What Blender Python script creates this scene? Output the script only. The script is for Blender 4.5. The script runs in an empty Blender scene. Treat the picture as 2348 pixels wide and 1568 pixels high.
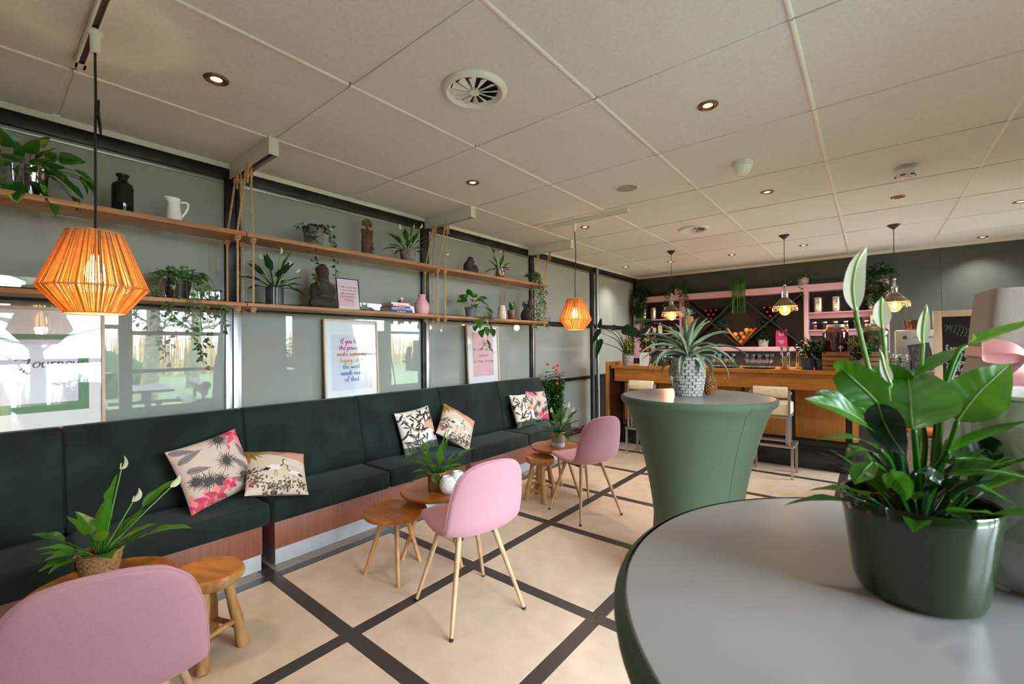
import bpy, bmesh, math, random
import numpy as np
from mathutils import Vector, Matrix
PI = math.pi
SC = bpy.context.scene
COL = SC.collection

# ---------------------------------------------------------------- camera
cam_d = bpy.data.cameras.new('camera')
cam = bpy.data.objects.new('camera', cam_d); COL.objects.link(cam); SC.camera = cam
cam_d.sensor_width = 36.0; cam_d.lens = 15.473; cam_d.clip_start = 0.02
YAW, PITCH, ROLL = 0.68432, 0.00717, -0.00798
_fw = Vector((-math.sin(YAW)*math.cos(PITCH), math.cos(YAW)*math.cos(PITCH), math.sin(PITCH)))
_rt = Vector((math.cos(YAW), math.sin(YAW), 0)); _up = _rt.cross(_fw)
_r2 = _rt*math.cos(ROLL)+_up*math.sin(ROLL); _u2 = -_rt*math.sin(ROLL)+_up*math.cos(ROLL)
cam.matrix_world = Matrix(((_r2.x,_u2.x,-_fw.x,0),(_r2.y,_u2.y,-_fw.y,0),(_r2.z,_u2.z,-_fw.z,1.404),(0,0,0,1)))
cam_d.dof.use_dof = True; cam_d.dof.focus_distance = 3.2; cam_d.dof.aperture_fstop = 7.0

# ---------------------------------------------------------------- sky and exposure
world = bpy.data.worlds.new('overcast_sky'); SC.world = world; world.use_nodes = True
_nt = world.node_tree; _nt.nodes.clear()
_o = _nt.nodes.new('ShaderNodeOutputWorld'); _b = _nt.nodes.new('ShaderNodeBackground')
_n = _nt.nodes.new('ShaderNodeTexNoise'); _n.inputs['Scale'].default_value = 2.2; _n.inputs['Detail'].default_value = 5
_r = _nt.nodes.new('ShaderNodeValToRGB')
_r.color_ramp.elements[0].position = .35; _r.color_ramp.elements[0].color = (.66,.79,1.0,1)
_r.color_ramp.elements[1].position = .65; _r.color_ramp.elements[1].color = (.84,.92,1.0,1)
_nt.links.new(_n.outputs['Fac'], _r.inputs['Fac']); _nt.links.new(_r.outputs['Color'], _b.inputs['Color'])
_b.inputs['Strength'].default_value = 32.0
_nt.links.new(_b.outputs['Background'], _o.inputs['Surface'])
vs = SC.view_settings
vs.view_transform = 'Standard'; vs.look = 'None'; vs.exposure = 0.76; vs.gamma = 1.0
try: vs.use_curve_mapping = False
except Exception: pass
SC.cycles.use_denoising = True
SC.cycles.max_bounces = 10; SC.cycles.diffuse_bounces = 5; SC.cycles.glossy_bounces = 4
SC.cycles.transparent_max_bounces = 12; SC.cycles.transmission_bounces = 6
SC.cycles.caustics_reflective = False; SC.cycles.caustics_refractive = False
SC.cycles.sample_clamp_indirect = 6.0

XW, XR, YB, YF, HC = -3.60, 2.40, 8.35, -3.20, 2.724        # left wall, window wall, bar wall, wall behind camera, ceiling
# daylight comes in through these openings of the window wall: (y0, y1, z0, z1)
WIN = [(.20,1.58,.35,2.52),(1.66,3.06,.35,2.52),(4.18,4.42,1.15,2.45),(5.65,6.75,.35,2.52),(6.83,7.95,.35,2.52)]
for (y0,y1,z0,z1) in WIN:
    L = bpy.data.lights.new('window_portal','AREA'); L.shape='RECTANGLE'; L.size = z1-z0; L.size_y = y1-y0
    L.cycles.is_portal = True
    o = bpy.data.objects.new('window_portal', L); COL.objects.link(o)
    o.location = (XR+.13,(y0+y1)/2,(z0+z1)/2); o.rotation_euler = (0, PI/2, 0)

# ---------------------------------------------------------------- helpers
def lin(c):
    if isinstance(c,str):
        c = c.lstrip('#'); c = [int(c[i:i+2],16)/255 for i in (0,2,4)]
    return tuple((x/12.92 if x<=.04045 else ((x+.055)/1.055)**2.4) for x in c[:3])
def shade(c,k): return tuple(min(1,x*k) for x in c)
MATS = {}
def M(name, col, rough=.5, metal=0., spec=.5, col2=None, scale=8., detail=4., stretch=(1,1,1), ramp=(.35,.65), bump=0., bscale=None,
      coat=0., sheen=0., trans=0., ior=None, emit=None, estr=0., sss=0., rnd=True, wave=None, alpha=None, attr=None, rough2=None):
    """procedural principled material: two colours mixed by stretched noise (or wave), optional bump"""
    m = bpy.data.materials.new(name); MATS[name] = m; m.use_nodes = True
    nt = m.node_tree; p = nt.nodes['Principled BSDF']; N = nt.nodes.new; K = nt.links.new
    c = lin(col) if isinstance(col,str) else col
    p.inputs['Base Color'].default_value = (*c,1); p.inputs['Roughness'].default_value = rough
    p.inputs['Metallic'].default_value = metal; p.inputs['Specular IOR Level'].default_value = spec
    if ior: p.inputs['IOR'].default_value = ior
    if coat: p.inputs['Coat Weight'].default_value = coat; p.inputs['Coat Roughness'].default_value = .05
    if sheen: p.inputs['Sheen Weight'].default_value = sheen; p.inputs['Sheen Roughness'].default_value = .4
    if trans: p.inputs['Transmission Weight'].default_value = trans
    if sss: p.inputs['Subsurface Weight'].default_value = sss; p.inputs['Subsurface Radius'].default_value = (.01,.01,.01)
    if emit: p.inputs['Emission Color'].default_value = (*(lin(emit) if isinstance(emit,str) else emit),1); p.inputs['Emission Strength'].default_value = estr
    if attr:
        a = N('ShaderNodeAttribute'); a.attribute_name = attr; K(a.outputs['Color'], p.inputs['Base Color'])
    if col2 is not None or bump or wave:
        tc = N('ShaderNodeTexCoord'); mp = N('ShaderNodeMapping'); mp.inputs['Scale'].default_value = stretch
        src = tc.outputs['Object']
        if rnd:
            oi = N('ShaderNodeObjectInfo'); ml = N('ShaderNodeMath'); ml.operation='MULTIPLY'; ml.inputs[1].default_value = 37.0
            ad = N('ShaderNodeVectorMath'); ad.operation='ADD'
            K(oi.outputs['Random'], ml.inputs[0]); K(src, ad.inputs[0]); K(ml.outputs[0], ad.inputs[1]); src = ad.outputs[0]
        K(src, mp.inputs['Vector'])
    if col2 is not None:
        c2 = lin(col2) if isinstance(col2,str) else col2
        if wave:
            t = N('ShaderNodeTexWave'); t.inputs['Scale'].default_value = scale; t.inputs['Distortion'].default_value = wave; t.inputs['Detail'].default_value = detail
            t.inputs['Detail Scale'].default_value = 1.2
        else:
            t = N('ShaderNodeTexNoise'); t.inputs['Scale'].default_value = scale; t.inputs['Detail'].default_value = detail; t.inputs['Roughness'].default_value = .6
        K(mp.outputs['Vector'], t.inputs['Vector'])
        r = N('ShaderNodeValToRGB'); e = r.color_ramp.elements
        e[0].position = ramp[0]; e[0].color = (*c,1); e[1].position = ramp[1]; e[1].color = (*c2,1)
        K(t.outputs['Fac'], r.inputs['Fac']); K(r.outputs['Color'], p.inputs['Base Color'])
        if rough2 is not None:
            mr = N('ShaderNodeMapRange'); mr.inputs['To Min'].default_value = rough; mr.inputs['To Max'].default_value = rough2
            K(t.outputs['Fac'], mr.inputs['Value']); K(mr.outputs['Result'], p.inputs['Roughness'])
    if bump:
        t2 = N('ShaderNodeTexNoise'); t2.inputs['Scale'].default_value = bscale or scale; t2.inputs['Detail'].default_value = 3
        K(mp.outputs['Vector'], t2.inputs['Vector'])
        b = N('ShaderNodeBump'); b.inputs['Strength'].default_value = bump; b.inputs['Distance'].default_value = .004
        K(t2.outputs['Fac'], b.inputs['Height']); K(b.outputs['Normal'], p.inputs['Normal'])
    return m
def clearglass(name, tint=(1,1,1), refl=1.0):
    """thin clear pane: transparent with a fresnel mirror on top"""
    m = bpy.data.materials.new(name); MATS[name]=m; m.use_nodes=True; nt=m.node_tree; nt.nodes.clear(); N=nt.nodes.new; K=nt.links.new
    o=N('ShaderNodeOutputMaterial'); t=N('ShaderNodeBsdfTransparent'); t.inputs['Color'].default_value=(*tint,1)
    g=N('ShaderNodeBsdfGlossy'); g.inputs['Roughness'].default_value=.02; f=N('ShaderNodeFresnel'); f.inputs['IOR'].default_value=1.0+.52*refl
    x=N('ShaderNodeMixShader'); K(f.outputs[0],x.inputs[0]); K(t.outputs[0],x.inputs[1]); K(g.outputs[0],x.inputs[2]); K(x.outputs[0],o.inputs['Surface'])
    return m

class MB:
    """collects shapes, then links them as ONE mesh object"""
    def __init__(s): s.v=[]; s.f=[]; s.c=None
    def add(s, vs_, fs_):
        n=len(s.v); s.v += [tuple(v) for v in vs_]; s.f += [tuple(i+n for i in f) for f in fs_]; return s
    def box(s, x0,x1,y0,y1,z0,z1, mat=None):
        vs_=[Vector((x,y,z)) for z in (z0,z1) for y in (y0,y1) for x in (x0,x1)]
        if mat is not None: vs_=[mat@v for v in vs_]
        return s.add(vs_,[(0,2,3,1),(4,5,7,6),(0,1,5,4),(2,6,7,3),(0,4,6,2),(1,3,7,5)])
    def lathe(s, prof, n=24, c=(0,0,0), mod=None, cap0=True, cap1=True, sq=1.0):
        vs_=[]; k=len(prof)
        for i in range(n):
            a=2*PI*i/n; ca,sa=math.cos(a),math.sin(a)
            for j,(r,z) in enumerate(prof):
                rr = r if mod is None else mod(r,z,a,j)
                vs_.append((c[0]+rr*ca, c[1]+rr*sa*sq, c[2]+z))
        fs_=[]
        for i in range(n):
            i2=(i+1)%n
            for j in range(k-1): fs_.append((i*k+j, i2*k+j, i2*k+j+1, i*k+j+1))
        if cap0 and prof[0][0]>1e-6: fs_.append(tuple(i*k for i in range(n))[::-1])
        if cap1 and prof[-1][0]>1e-6: fs_.append(tuple(i*k+k-1 for i in range(n)))
        return s.add(vs_,fs_)
    def tube(s, pts, r, n=8, caps=True, flat=1.0):
        pts=[Vector(p) for p in pts]; m=len(pts)
        rs = r if isinstance(r,(list,tuple)) else [r]*m
        t0=(pts[1]-pts[0]).normalized(); ref=Vector((0,0,1)) if abs(t0.z)<.9 else Vector((1,0,0))
        nrm=(ref-t0*ref.dot(t0)).normalized(); vs_=[]
        for i,p in enumerate(pts):
            t=((pts[min(i+1,m-1)]-pts[max(i-1,0)])).normalized()
            nrm=(nrm-t*nrm.dot(t)); nrm = nrm.normalized() if nrm.length>1e-6 else Vector((1,0,0)); b=t.cross(nrm)
            for k in range(n):
                a=2*PI*k/n; vs_.append(p+nrm*(math.cos(a)*rs[i]*flat)+b*(math.sin(a)*rs[i]))
        fs_=[]
        for i in range(m-1):
            for k in range(n): fs_.append((i*n+k,i*n+(k+1)%n,(i+1)*n+(k+1)%n,(i+1)*n+k))
        if caps: fs_.append(tuple(range(n))[::-1]); fs_.append(tuple((m-1)*n+k for k in range(n)))
        return s.add(vs_,fs_)
    def cyl(s, p0,p1,r0,r1=None,n=12): return s.tube([p0,p1],[r0,r0 if r1 is None else r1],n)
    def poly(s, pts2, z0, z1, frame=None):
        """prism of a 2-D outline (x,y) between z0 and z1; frame = Matrix placing it"""
        n=len(pts2); A=[Vector((x,y,z0)) for x,y in pts2]; B=[Vector((x,y,z1)) for x,y in pts2]
        vs_=A+B
        if frame is not None: vs_=[frame@v for v in vs_]
        return s.add(vs_,[tuple(range(n))[::-1],tuple(range(n,2*n))]+[(i,(i+1)%n,n+(i+1)%n,n+i) for i in range(n)])
    def grid(s, P, nu, nv, wrapu=False):
        """P[i*nv+j], i<nu, j<nv"""
        fs_=[]
        for i in range(nu if wrapu else nu-1):
            for j in range(nv-1): fs_.append((i*nv+j,((i+1)%nu)*nv+j,((i+1)%nu)*nv+j+1,i*nv+j+1))
        return s.add(P,fs_)
    def ball(s, c, r, n=12, m=8, sc=(1,1,1)):
        vs_=[(c[0],c[1],c[2]-r*sc[2])]
        for j in range(1,m):
            ph=-PI/2+PI*j/m
            for i in range(n):
                a=2*PI*i/n; vs_.append((c[0]+r*sc[0]*math.cos(ph)*math.cos(a),c[1]+r*sc[1]*math.cos(ph)*math.sin(a),c[2]+r*sc[2]*math.sin(ph)))
        vs_.append((c[0],c[1],c[2]+r*sc[2])); fs_=[]
        for i in range(n): fs_.append((0,1+(i+1)%n,1+i))
        for j in range(m-2):
            for i in range(n): fs_.append((1+j*n+i,1+j*n+(i+1)%n,1+(j+1)*n+(i+1)%n,1+(j+1)*n+i))
        t=len(vs_)-1
        for i in range(n): fs_.append((1+(m-2)*n+i,1+(m-2)*n+(i+1)%n,t))
        return s.add(vs_,fs_)
    def mesh(s, name, bevel=0, seg=2, smooth=True, angle=40):
        me=bpy.data.meshes.new(name); me.from_pydata(s.v,[],s.f)
        bm=bmesh.new(); bm.from_mesh(me)
        bmesh.ops.recalc_face_normals(bm, faces=bm.faces) if len(bm.faces)<60000 else None
        if bevel:
            es=[e for e in bm.edges if len(e.link_faces)==2 and e.calc_face_angle(0)>math.radians(30)]
            bmesh.ops.bevel(bm, geom=es, offset=bevel, segments=seg, profile=.5, affect='EDGES', clamp_overlap=True)
        bm.to_mesh(me); bm.free()
        if smooth:
            me.polygons.foreach_set('use_smooth',[True]*len(me.polygons))
            try: me.set_sharp_from_angle(angle=math.radians(angle))
            except Exception: pass
        return me
    def build(s, name, mat, parent=None, bevel=0, seg=2, smooth=True, angle=40, label=None):
        o=bpy.data.objects.new(name, s.mesh(name,bevel,seg,smooth,angle)); COL.objects.link(o)
        if mat: o.data.materials.append(MATS[mat] if isinstance(mat,str) else mat)
        if parent is not None: o.parent=parent
        if label: o['label']=label
        return o
def inst(me, name, parent=None, loc=(0,0,0), rot=(0,0,0), sc=(1,1,1)):
    o=bpy.data.objects.new(name, me); COL.objects.link(o); o.location=loc; o.rotation_euler=rot; o.scale=sc
    if parent is not None: o.parent=parent
    return o
def tag(o,label=None,cat=None,group=None,kind=None):
    if label: o['label']=label
    if cat: o['category']=cat
    if group: o['group']=group
    if kind: o['kind']=kind
    return o
def thing(name,label,cat,loc=(0,0,0),rz=0,group=None):
    o=bpy.data.objects.new(name,None); COL.objects.link(o); o.location=loc; o.rotation_euler=(0,0,rz); o.empty_display_size=.05
    return tag(o,label,cat,group)
def struct(name,mb,mat,parent=None,**k):
    o=mb.build(name,mat,parent,**k)
    if parent is None: o['kind']='structure'
    return o
def copy_tree(o,parent=None):
    c=o.copy(); COL.objects.link(c); c.parent=parent
    for ch in [x for x in o.children]: copy_tree(ch,c)
    return c
def bez(ctrl,n):
    """Catmull-Rom through control points"""
    P=[Vector(c) for c in ctrl]; P=[P[0]*2-P[1]]+P+[P[-1]*2-P[-2]]; out=[]
    segs=len(P)-3
    for k in range(n+1):
        t=k/n*segs; i=min(int(t),segs-1); t-=i; a,b,c,d=P[i:i+4]
        out.append(.5*((2*b)+(c-a)*t+(2*a-5*b+4*c-d)*t*t+(3*b-a-3*c+d)*t**3))
    return out
def lerp(a,b,t): return a+(b-a)*t
def interp(tab,t):
    for (t0,v0),(t1,v1) in zip(tab,tab[1:]):
        if t<=t1: return v0+(v1-v0)*((t-t0)/(t1-t0) if t1>t0 else 0)
    return tab[-1][1]

# ---------------------------------------------------------------- materials
M('ceiling_white','#e4e2e0',.9,col2='#dbd9d7',scale=60,bump=.25,bscale=260)
M('bar_white','#e6e4df',.45)
M('trim_white','#dcdcd6',.5)
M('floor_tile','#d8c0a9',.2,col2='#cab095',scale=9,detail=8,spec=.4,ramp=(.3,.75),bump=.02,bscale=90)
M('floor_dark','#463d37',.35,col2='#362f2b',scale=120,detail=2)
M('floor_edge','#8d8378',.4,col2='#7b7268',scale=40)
M('steel_dark','#3a3836',.35,.7,col2='#1d1c1b',scale=5,detail=6,rough2=.5,stretch=(1,1,1))
M('alu','#9a9a98',.35,.85)
M('alu_pale','#c6c8ca',.3,.7)
M('panel_glass',(.315,.33,.295),.0,spec=.5,ior=1.75,coat=.0,col2=(.30,.325,.29),scale=.8)
M('panel_low',(.33,.36,.345),.12,spec=.5,ior=1.6)
M('wall_green','#444b42',.7,col2='#3e453d',scale=3)
M('wall_plain','#c2c2bd',.8)
M('wall_dark','#787c78',.8)
M('brown_channel','#4a3a35',.7)
M('shelf_wood','#b07a42',.5,col2='#8a5a2c',scale=4,detail=6,stretch=(14,1,14),ramp=(.3,.7),bump=.1)
M('rope','#c9a67c',.9,col2='#a98760',scale=90)
M('velvet','#0a1411',.95,col2='#1a2d27',scale=4.5,detail=7,sheen=.14,ramp=(.38,.72))
MATS['velvet'].node_tree.nodes['Principled BSDF'].inputs['Sheen Tint'].default_value=(.55,.75,.68,1)
M('bench_wood','#9c5c44',.45,col2='#894d38',scale=6,detail=5,stretch=(10,10,.7),ramp=(.3,.7))
M('kick_metal','#cfd1d3',.35,.45,col2='#b4b6b9',scale=3,rough2=.45)
M('black','#0c0c0c',.6)
M('black_plastic','#161616',.35)
M('white_plastic','#e4e2dc',.35)
M('table_wood','#c27620',.3,col2='#8c480e',scale=3,detail=5,stretch=(1.2,12,3),ramp=(.3,.72),coat=.15,rnd=True)
M('leg_wood','#bf8f56',.5,col2='#a37440',scale=5,stretch=(8,8,1))
M('log_wood','#b98a52',.65,col2='#94642f',scale=6,detail=6,stretch=(5,5,1),bump=.3,bscale=18)
M('stool_top','#cc8428',.42,col2='#a05c18',scale=5,detail=6,stretch=(1,6,1),bump=.15,bscale=10)
M('chair_pink','#c6929d',.95,col2='#bb8590',scale=420,detail=2,sheen=.2,bump=.2,bscale=700,ramp=(.35,.65))
M('chair_leg','#c3a078',.45,col2='#ad8a62',scale=6,stretch=(8,8,1))
M('grey_top','#9d9b98',.30,col2='#93918f',scale=2,spec=.4)
M('skirt_green','#45583f',.8,col2='#3f513a',scale=120,sheen=.15)
M('skirt_dark','#3c4a35',.85,col2='#36442f',scale=120,sheen=.1)
M('bar_wood','#c4832f',.35,col2='#a3621c',scale=4,detail=6,stretch=(1,6,9),ramp=(.3,.7))
M('bar_wood_v','#bf7f35',.38,col2='#a0621f',scale=4,detail=6,stretch=(9,6,.8),ramp=(.3,.7))
M('bar_end','#3a1c0c',.4)
M('granite','#17181a',.25,col2='#2c2e31',scale=160,detail=2,ramp=(.5,.8))
M('shelf_pink','#c59ca4',.5,col2='#bd939c',scale=4)
M('rack_black','#1a1613',.5)
M('nook_dark','#434441',.8)
M('cream','#e3d2b4',.5,col2='#d8c5a4',scale=30)
M('steel_brushed','#b0aaa2',.32,.9)
M('chrome','#d8d8d8',.08,1.)
M('tin','#d5d2cb',.22,.9)
M('copper','#b07a5c',.15,1.)
M('gold_trim','#b89a6a',.35,.8)
M('leaf','#28601a',.42,col2='#173f10',scale=14,detail=3,ramp=(.3,.7),spec=.4)
M('leaf_bright','#3c7a18',.36,col2='#255a10',scale=9,detail=3,ramp=(.3,.7),spec=.45)
M('leaf_dark','#1d4a1d',.45,col2='#123312',scale=14,spec=.4)
M('leaf_big','#2d6a14',.33,col2='#1c4c0d',scale=10,stretch=(1,1,1),ramp=(.3,.75),spec=.5)
M('leaf_blue','#1f4a30',.22,col2='#143421',scale=10,spec=.6)
M('pothos_leaf','#1f5a1c',.3,col2='#9fb53a',scale=9,detail=5,ramp=(.52,.66),stretch=(1,1,1),spec=.5)
M('ivy_leaf','#2c5a24',.5,col2='#8aa06a',scale=60,detail=2,ramp=(.5,.72))
M('ivy_dark','#163a17',.5,col2='#2d5a24',scale=50)
M('stem','#6b9438',.5)
M('stem_brown','#6d5a34',.7)
M('spathe','#eef0dc',.45,col2='#dfe6c4',scale=10,sss=.05)
M('spathe_green','#a9c46a',.45)
M('spadix','#e2d9a0',.7)
M('soil','#2a1c12',.95,col2='#1a110a',scale=60)
M('pine_leaf','#7c9478',.5,col2='#9a9a78',scale=6,detail=4,stretch=(1,1,1),ramp=(.45,.75))
M('pine_fruit','#b0743a',.6,col2='#8a5528',scale=40)
M('wicker_grey','#8d8278',.8,col2='#6a6058',scale=40)
M('wicker_white','#b8b2aa',.8,col2='#8e877e',scale=40)
M('seagrass','#a6814f',.85,col2='#7d5c33',scale=70)
M('pot_green','#283a1a',.10,spec=.6,coat=.3)
M('terracotta','#a0532a',.7)
M('pot_dark','#2a2c2c',.3,spec=.6)
M('pot_charcoal','#3a3d40',.4)
M('pot_grey','#6a6d70',.6)
M('pot_blue','#7d9093',.5)
M('stone_white','#d3cfc8',.85,col2='#9a958e',scale=30,detail=6,bump=.6,bscale=60)
M('stone_gap','#84807a',.9)
M('stone_dark','#4a3a2c',.85,col2='#2a221b',scale=14,detail=6,bump=.7,bscale=40)
M('clay_brown','#6a4a30',.8,col2='#45301f',scale=10,detail=5,bump=.3,bscale=60)
M('stone_black','#3c3734',.8,col2='#26221f',scale=16,bump=.5,bscale=50)
M('white_ceramic','#f0efec',.3,spec=.5)
M('white_enamel','#f2f2ef',.18)
M('pink_vase','#d79aa0',.45)
M('grey_vase','#d2d3d1',.32,spec=.5)
M('glaze_tan','#9d7f5e',.3); M('glaze_teal','#86a29a',.25); M('glaze_white','#dde3e2',.3)
M('bottle_green',(.008,.012,.006),.06,spec=.35)
M('dark_glass',(.01,.01,.01),.06,spec=.7)
M('red_foil','#b4121c',.3)
M('wine_glass',(.95,.95,.95),.02)
clearglass('clear_glass'); clearglass('pane',(.93,.96,.95),1.0); clearglass('drink_glass',(.9,.92,.92),2.2)
M('juice_yellow','#c99a2a',.2); M('juice_red','#bd2114',.08,spec=.6,coat=.4); M('juice_green','#b3b678',.15)
M('paper','#efeeec',.7); M('paper_white','#f4f3f2',.6); M('paper_pink','#ebb9bd',.7); M('paper_blush','#f0d3cf',.7); M('paper_lilac','#dcdbe6',.7); M('paper_green','#6f9470',.7)
M('frame_pale','#d9c3a8',.5,col2='#cbb292',scale=6,stretch=(6,6,1)); M('frame_black','#151515',.4)
M('ink','#20242c',.6)
for k_,c_ in [('ink_pink','#d22a5c'),('ink_orange','#e2701e'),('ink_yellow','#dba21e'),('ink_green','#3f8f4a'),('ink_teal','#1c8f86'),('ink_blue','#2a6fae'),('ink_violet','#7a5fb5'),('ink_plum','#7a4a58')]: M(k_,c_,.6)
M('chalk','#e8e6e0',.9); M('chalk_green','#6c9a6a',.9); M('chalk_pink','#e2a6b4',.9)
M('chalkboard','#1d1a19',.85,col2='#282423',scale=8); M('slate_blue','#5d6b7d',.7); M('pine_wood','#f0dcc0',.5,col2='#e2c8a4',scale=4,stretch=(6,6,1))
M('taupe','#a09287',.85,col2='#988a80',scale=140,bump=.1,bscale=300)
M('organza','#eaa6a8',.45,sheen=.4,col2='#f0b8b6',scale=6)
M('jute','#cfa766',.8,col2='#a87c3c',scale=60,stretch=(1,1,1))
M('jute_dark','#7d5c2a',.85)
M('turquoise','#1fb39c',.4)
M('crate_wood','#a9743a',.6,col2='#8c5a28',scale=6,stretch=(1,6,6)); M('crate_pale','#dcc4ac',.6,col2='#cdb196',scale=6,stretch=(1,6,6))
M('orange','#e8791c',.5,bump=.2,bscale=200); M('lemon','#e2b02a',.5,bump=.2,bscale=200); M('carrot','#e2661a',.5); M('lime','#5f7f2a',.5); M('tomato','#c81e14',.3); M('yellow_flower','#e0b422',.6); M('red_flower','#b80f1e',.5)
M('bag_pink','#c3206f',.4); M('book_navy','#1f2f5e',.5); M('book_lilac','#8f93c9',.5); M('book_pages','#d9d4c8',.8); M('book_pink','#e6aeb4',.5); M('book_black','#22201f',.5); M('book_white','#ece5dc',.5)
M('wax','#d88a90',.5); M('gin_blue','#1f3fa0',.1,coat=.4); M('water_blue','#7fb6c0',.1); M('label_cream','#d9d2b4',.6)
M('dried_grass','#a98a70',.9)
M('cushion_back','#8d8790',.8)
M('lawn','#56683a',.9,col2='#46562e',scale=3); M('reed','#c2a878',.9,col2='#a08858',scale=3); M('bark','#5a5a48',.9,col2='#7a7a62',scale=6); M('conifer','#2a4a26',.9); M('patio_wood','#2a2826',.6); M('patio_stone','#c9c7c2',.9)
M('cushion_print',(.8,.8,.8),.8,attr='print')
M('print_paper',(.8,.8,.8),.6,attr='print')

def translucent(nm,col,k):
    m=MATS[nm]; nt=m.node_tree; p=nt.nodes['Principled BSDF']; o=[n for n in nt.nodes if n.type=='OUTPUT_MATERIAL'][0]
    tr=nt.nodes.new('ShaderNodeBsdfTranslucent'); tr.inputs['Color'].default_value=(*lin(col),1)
    mx=nt.nodes.new('ShaderNodeMixShader'); mx.inputs[0].default_value=k
    nt.links.new(p.outputs[0],mx.inputs[1]); nt.links.new(tr.outputs[0],mx.inputs[2]); nt.links.new(mx.outputs[0],o.inputs['Surface'])
for nm_,c_,k_ in (('leaf','#5f9a28',.22),('leaf_bright','#86c030',.28),('leaf_big','#5fa01e',.25),('pothos_leaf','#6fa030',.2),('spathe','#f4f6e0',.3),('organza','#f4b4b4',.35)): translucent(nm_,c_,k_)
# ================================================================ THE ROOM
XS=[-2.855+.872*k for k in range(7)]; YS=[1.165+.8595*k for k in range(-5,9)]; SW=.0365
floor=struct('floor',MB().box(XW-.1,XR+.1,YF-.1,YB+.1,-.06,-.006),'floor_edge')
def spans(lines,lo,hi):
    e=[lo]+[v for l in lines for v in (l-SW,l+SW)]+[hi]
    return [(e[i],e[i+1]) for i in range(0,len(e),2) if e[i+1]-e[i]>.02]
_tm={}
def piece(name,parent,x0,x1,y0,y1,z0,z1,mat,bevel=.0015):
    k=(name,round(x1-x0,4),round(y1-y0,4),round(z1-z0,4),mat)
    if k not in _tm:
        me=MB().box((x0-x1)/2,(x1-x0)/2,(y0-y1)/2,(y1-y0)/2,0,z1-z0).mesh(name,bevel,1); me.materials.append(MATS[mat]); _tm[k]=me
    return inst(_tm[k],name,parent,((x0+x1)/2,(y0+y1)/2,z0))
xsp=spans(XS,-2.93,XR); ysp=spans(YS,YF,YB); g=.0008
for i,(x0,x1) in enumerate(xsp):
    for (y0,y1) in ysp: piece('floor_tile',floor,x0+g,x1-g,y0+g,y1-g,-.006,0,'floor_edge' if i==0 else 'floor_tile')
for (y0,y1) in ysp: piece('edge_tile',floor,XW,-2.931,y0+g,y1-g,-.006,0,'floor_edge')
for x in XS:
    for (y0,y1) in ysp: piece('dark_strip',floor,x-SW,x+SW,y0,y1,-.006,0,'floor_dark')
for y in YS:
    e=[XW]+XS+[XR]
    for x0,x1 in zip(e,e[1:]): piece('cross_strip',floor,x0+g,x1-g,y-SW,y+SW,-.006,0,'floor_dark')

# ceiling: square panels hung between rounded white bars
ceiling=struct('ceiling',MB().box(XW-.1,XR+.1,YF-.1,YB+.1,HC+.014,HC+.08),'wall_plain')
CX=[-2.924+.8952*k for k in range(0,7)]; CY=[.2953+.9052*k for k in range(-4,9)]
ex=[XW]+[x for x in CX if x<XR]+[XR]; ey=[YF]+[y for y in CY if YF+.05<y<YB-.05]+[YB]
for x0,x1 in zip(ex,ex[1:]):
    for y0,y1 in zip(ey,ey[1:]):
        piece('ceiling_tile',ceiling,x0+.010,x1-.010,y0+.013,y1-.013,HC,HC+.012,'ceiling_white',.002)
for y in ey[1:-1]:
    for x0,x1 in zip(ex,ex[1:]): piece('cross_bar',ceiling,x0+.012,x1-.012,y-.0125,y+.0125,HC+.006,HC+.013,'ceiling_white',0)
for x in ex[1:-1]:
    for y0,y1 in zip(ey,ey[1:]):
        k=round(y1-y0,4)
        if ('bar',k) not in _tm:
            h=(y1-y0)/2-.006; pr_=[(math.sin(a)*.0125,-math.cos(a)*.008) for a in [(-.5+i/6)*PI for i in range(7)]]
            P=[(px_,s*h,pz_) for s in (-1,1) for px_,pz_ in pr_]
            me=MB().add(P,[(j,j+1,8+j,7+j) for j in range(6)]+[tuple(range(7)),tuple(range(7,14))[::-1],(0,7,13,6)]).mesh('ceiling_bar'); me.materials.append(MATS['bar_white']); _tm[('bar',k)]=me
        inst(_tm[('bar',k)],'ceiling_bar',ceiling,(x,(y0+y1)/2,HC+.001))
struct('trim_1',MB().box(XW,XW+.035,YF,YB-.03,HC-.036,HC-.001),'trim_white')
struct('trim_2',MB().box(XW+.035,XR,YB-.03,YB,HC-.04,HC-.001),'trim_white')

# glazed partition on the left: steel posts and rails, back-painted glass panels
wall_left=struct('wall_left',MB().box(XW-.12,XW-.05,YF,YB,0,HC),'black')
PY=[-2.42,-.60,1.19,2.97,4.83,6.50,8.22]
for y in PY:
    MB().box(XW-.04,XW+.03,y-.045,y+.02,1.72,HC-.04).build('post',MATS['steel_dark'],wall_left,bevel=.002)
    MB().box(XW-.04,XW+.02,y+.026,y+.055,1.72,HC-.04).build('post_channel',MATS['steel_dark'],wall_left,bevel=.002)
    near=y<2
    MB().box(XW-.04,XW+.028,y-.045,y-.005,.1,1.718).build('lower_post',MATS['alu_pale' if near else 'steel_dark'],wall_left,bevel=.002)
    MB().box(XW-.04,XW+.028,y+.004,y+.055,.1,1.718).build('lower_channel',MATS['alu_pale' if near else 'alu'],wall_left,bevel=.002)
    mb=MB().box(XW-.04,XW+.012,y-.0045,y+.0035,.1,1.716).build('slotted_strip',MATS['black_plastic'],wall_left)
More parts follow.
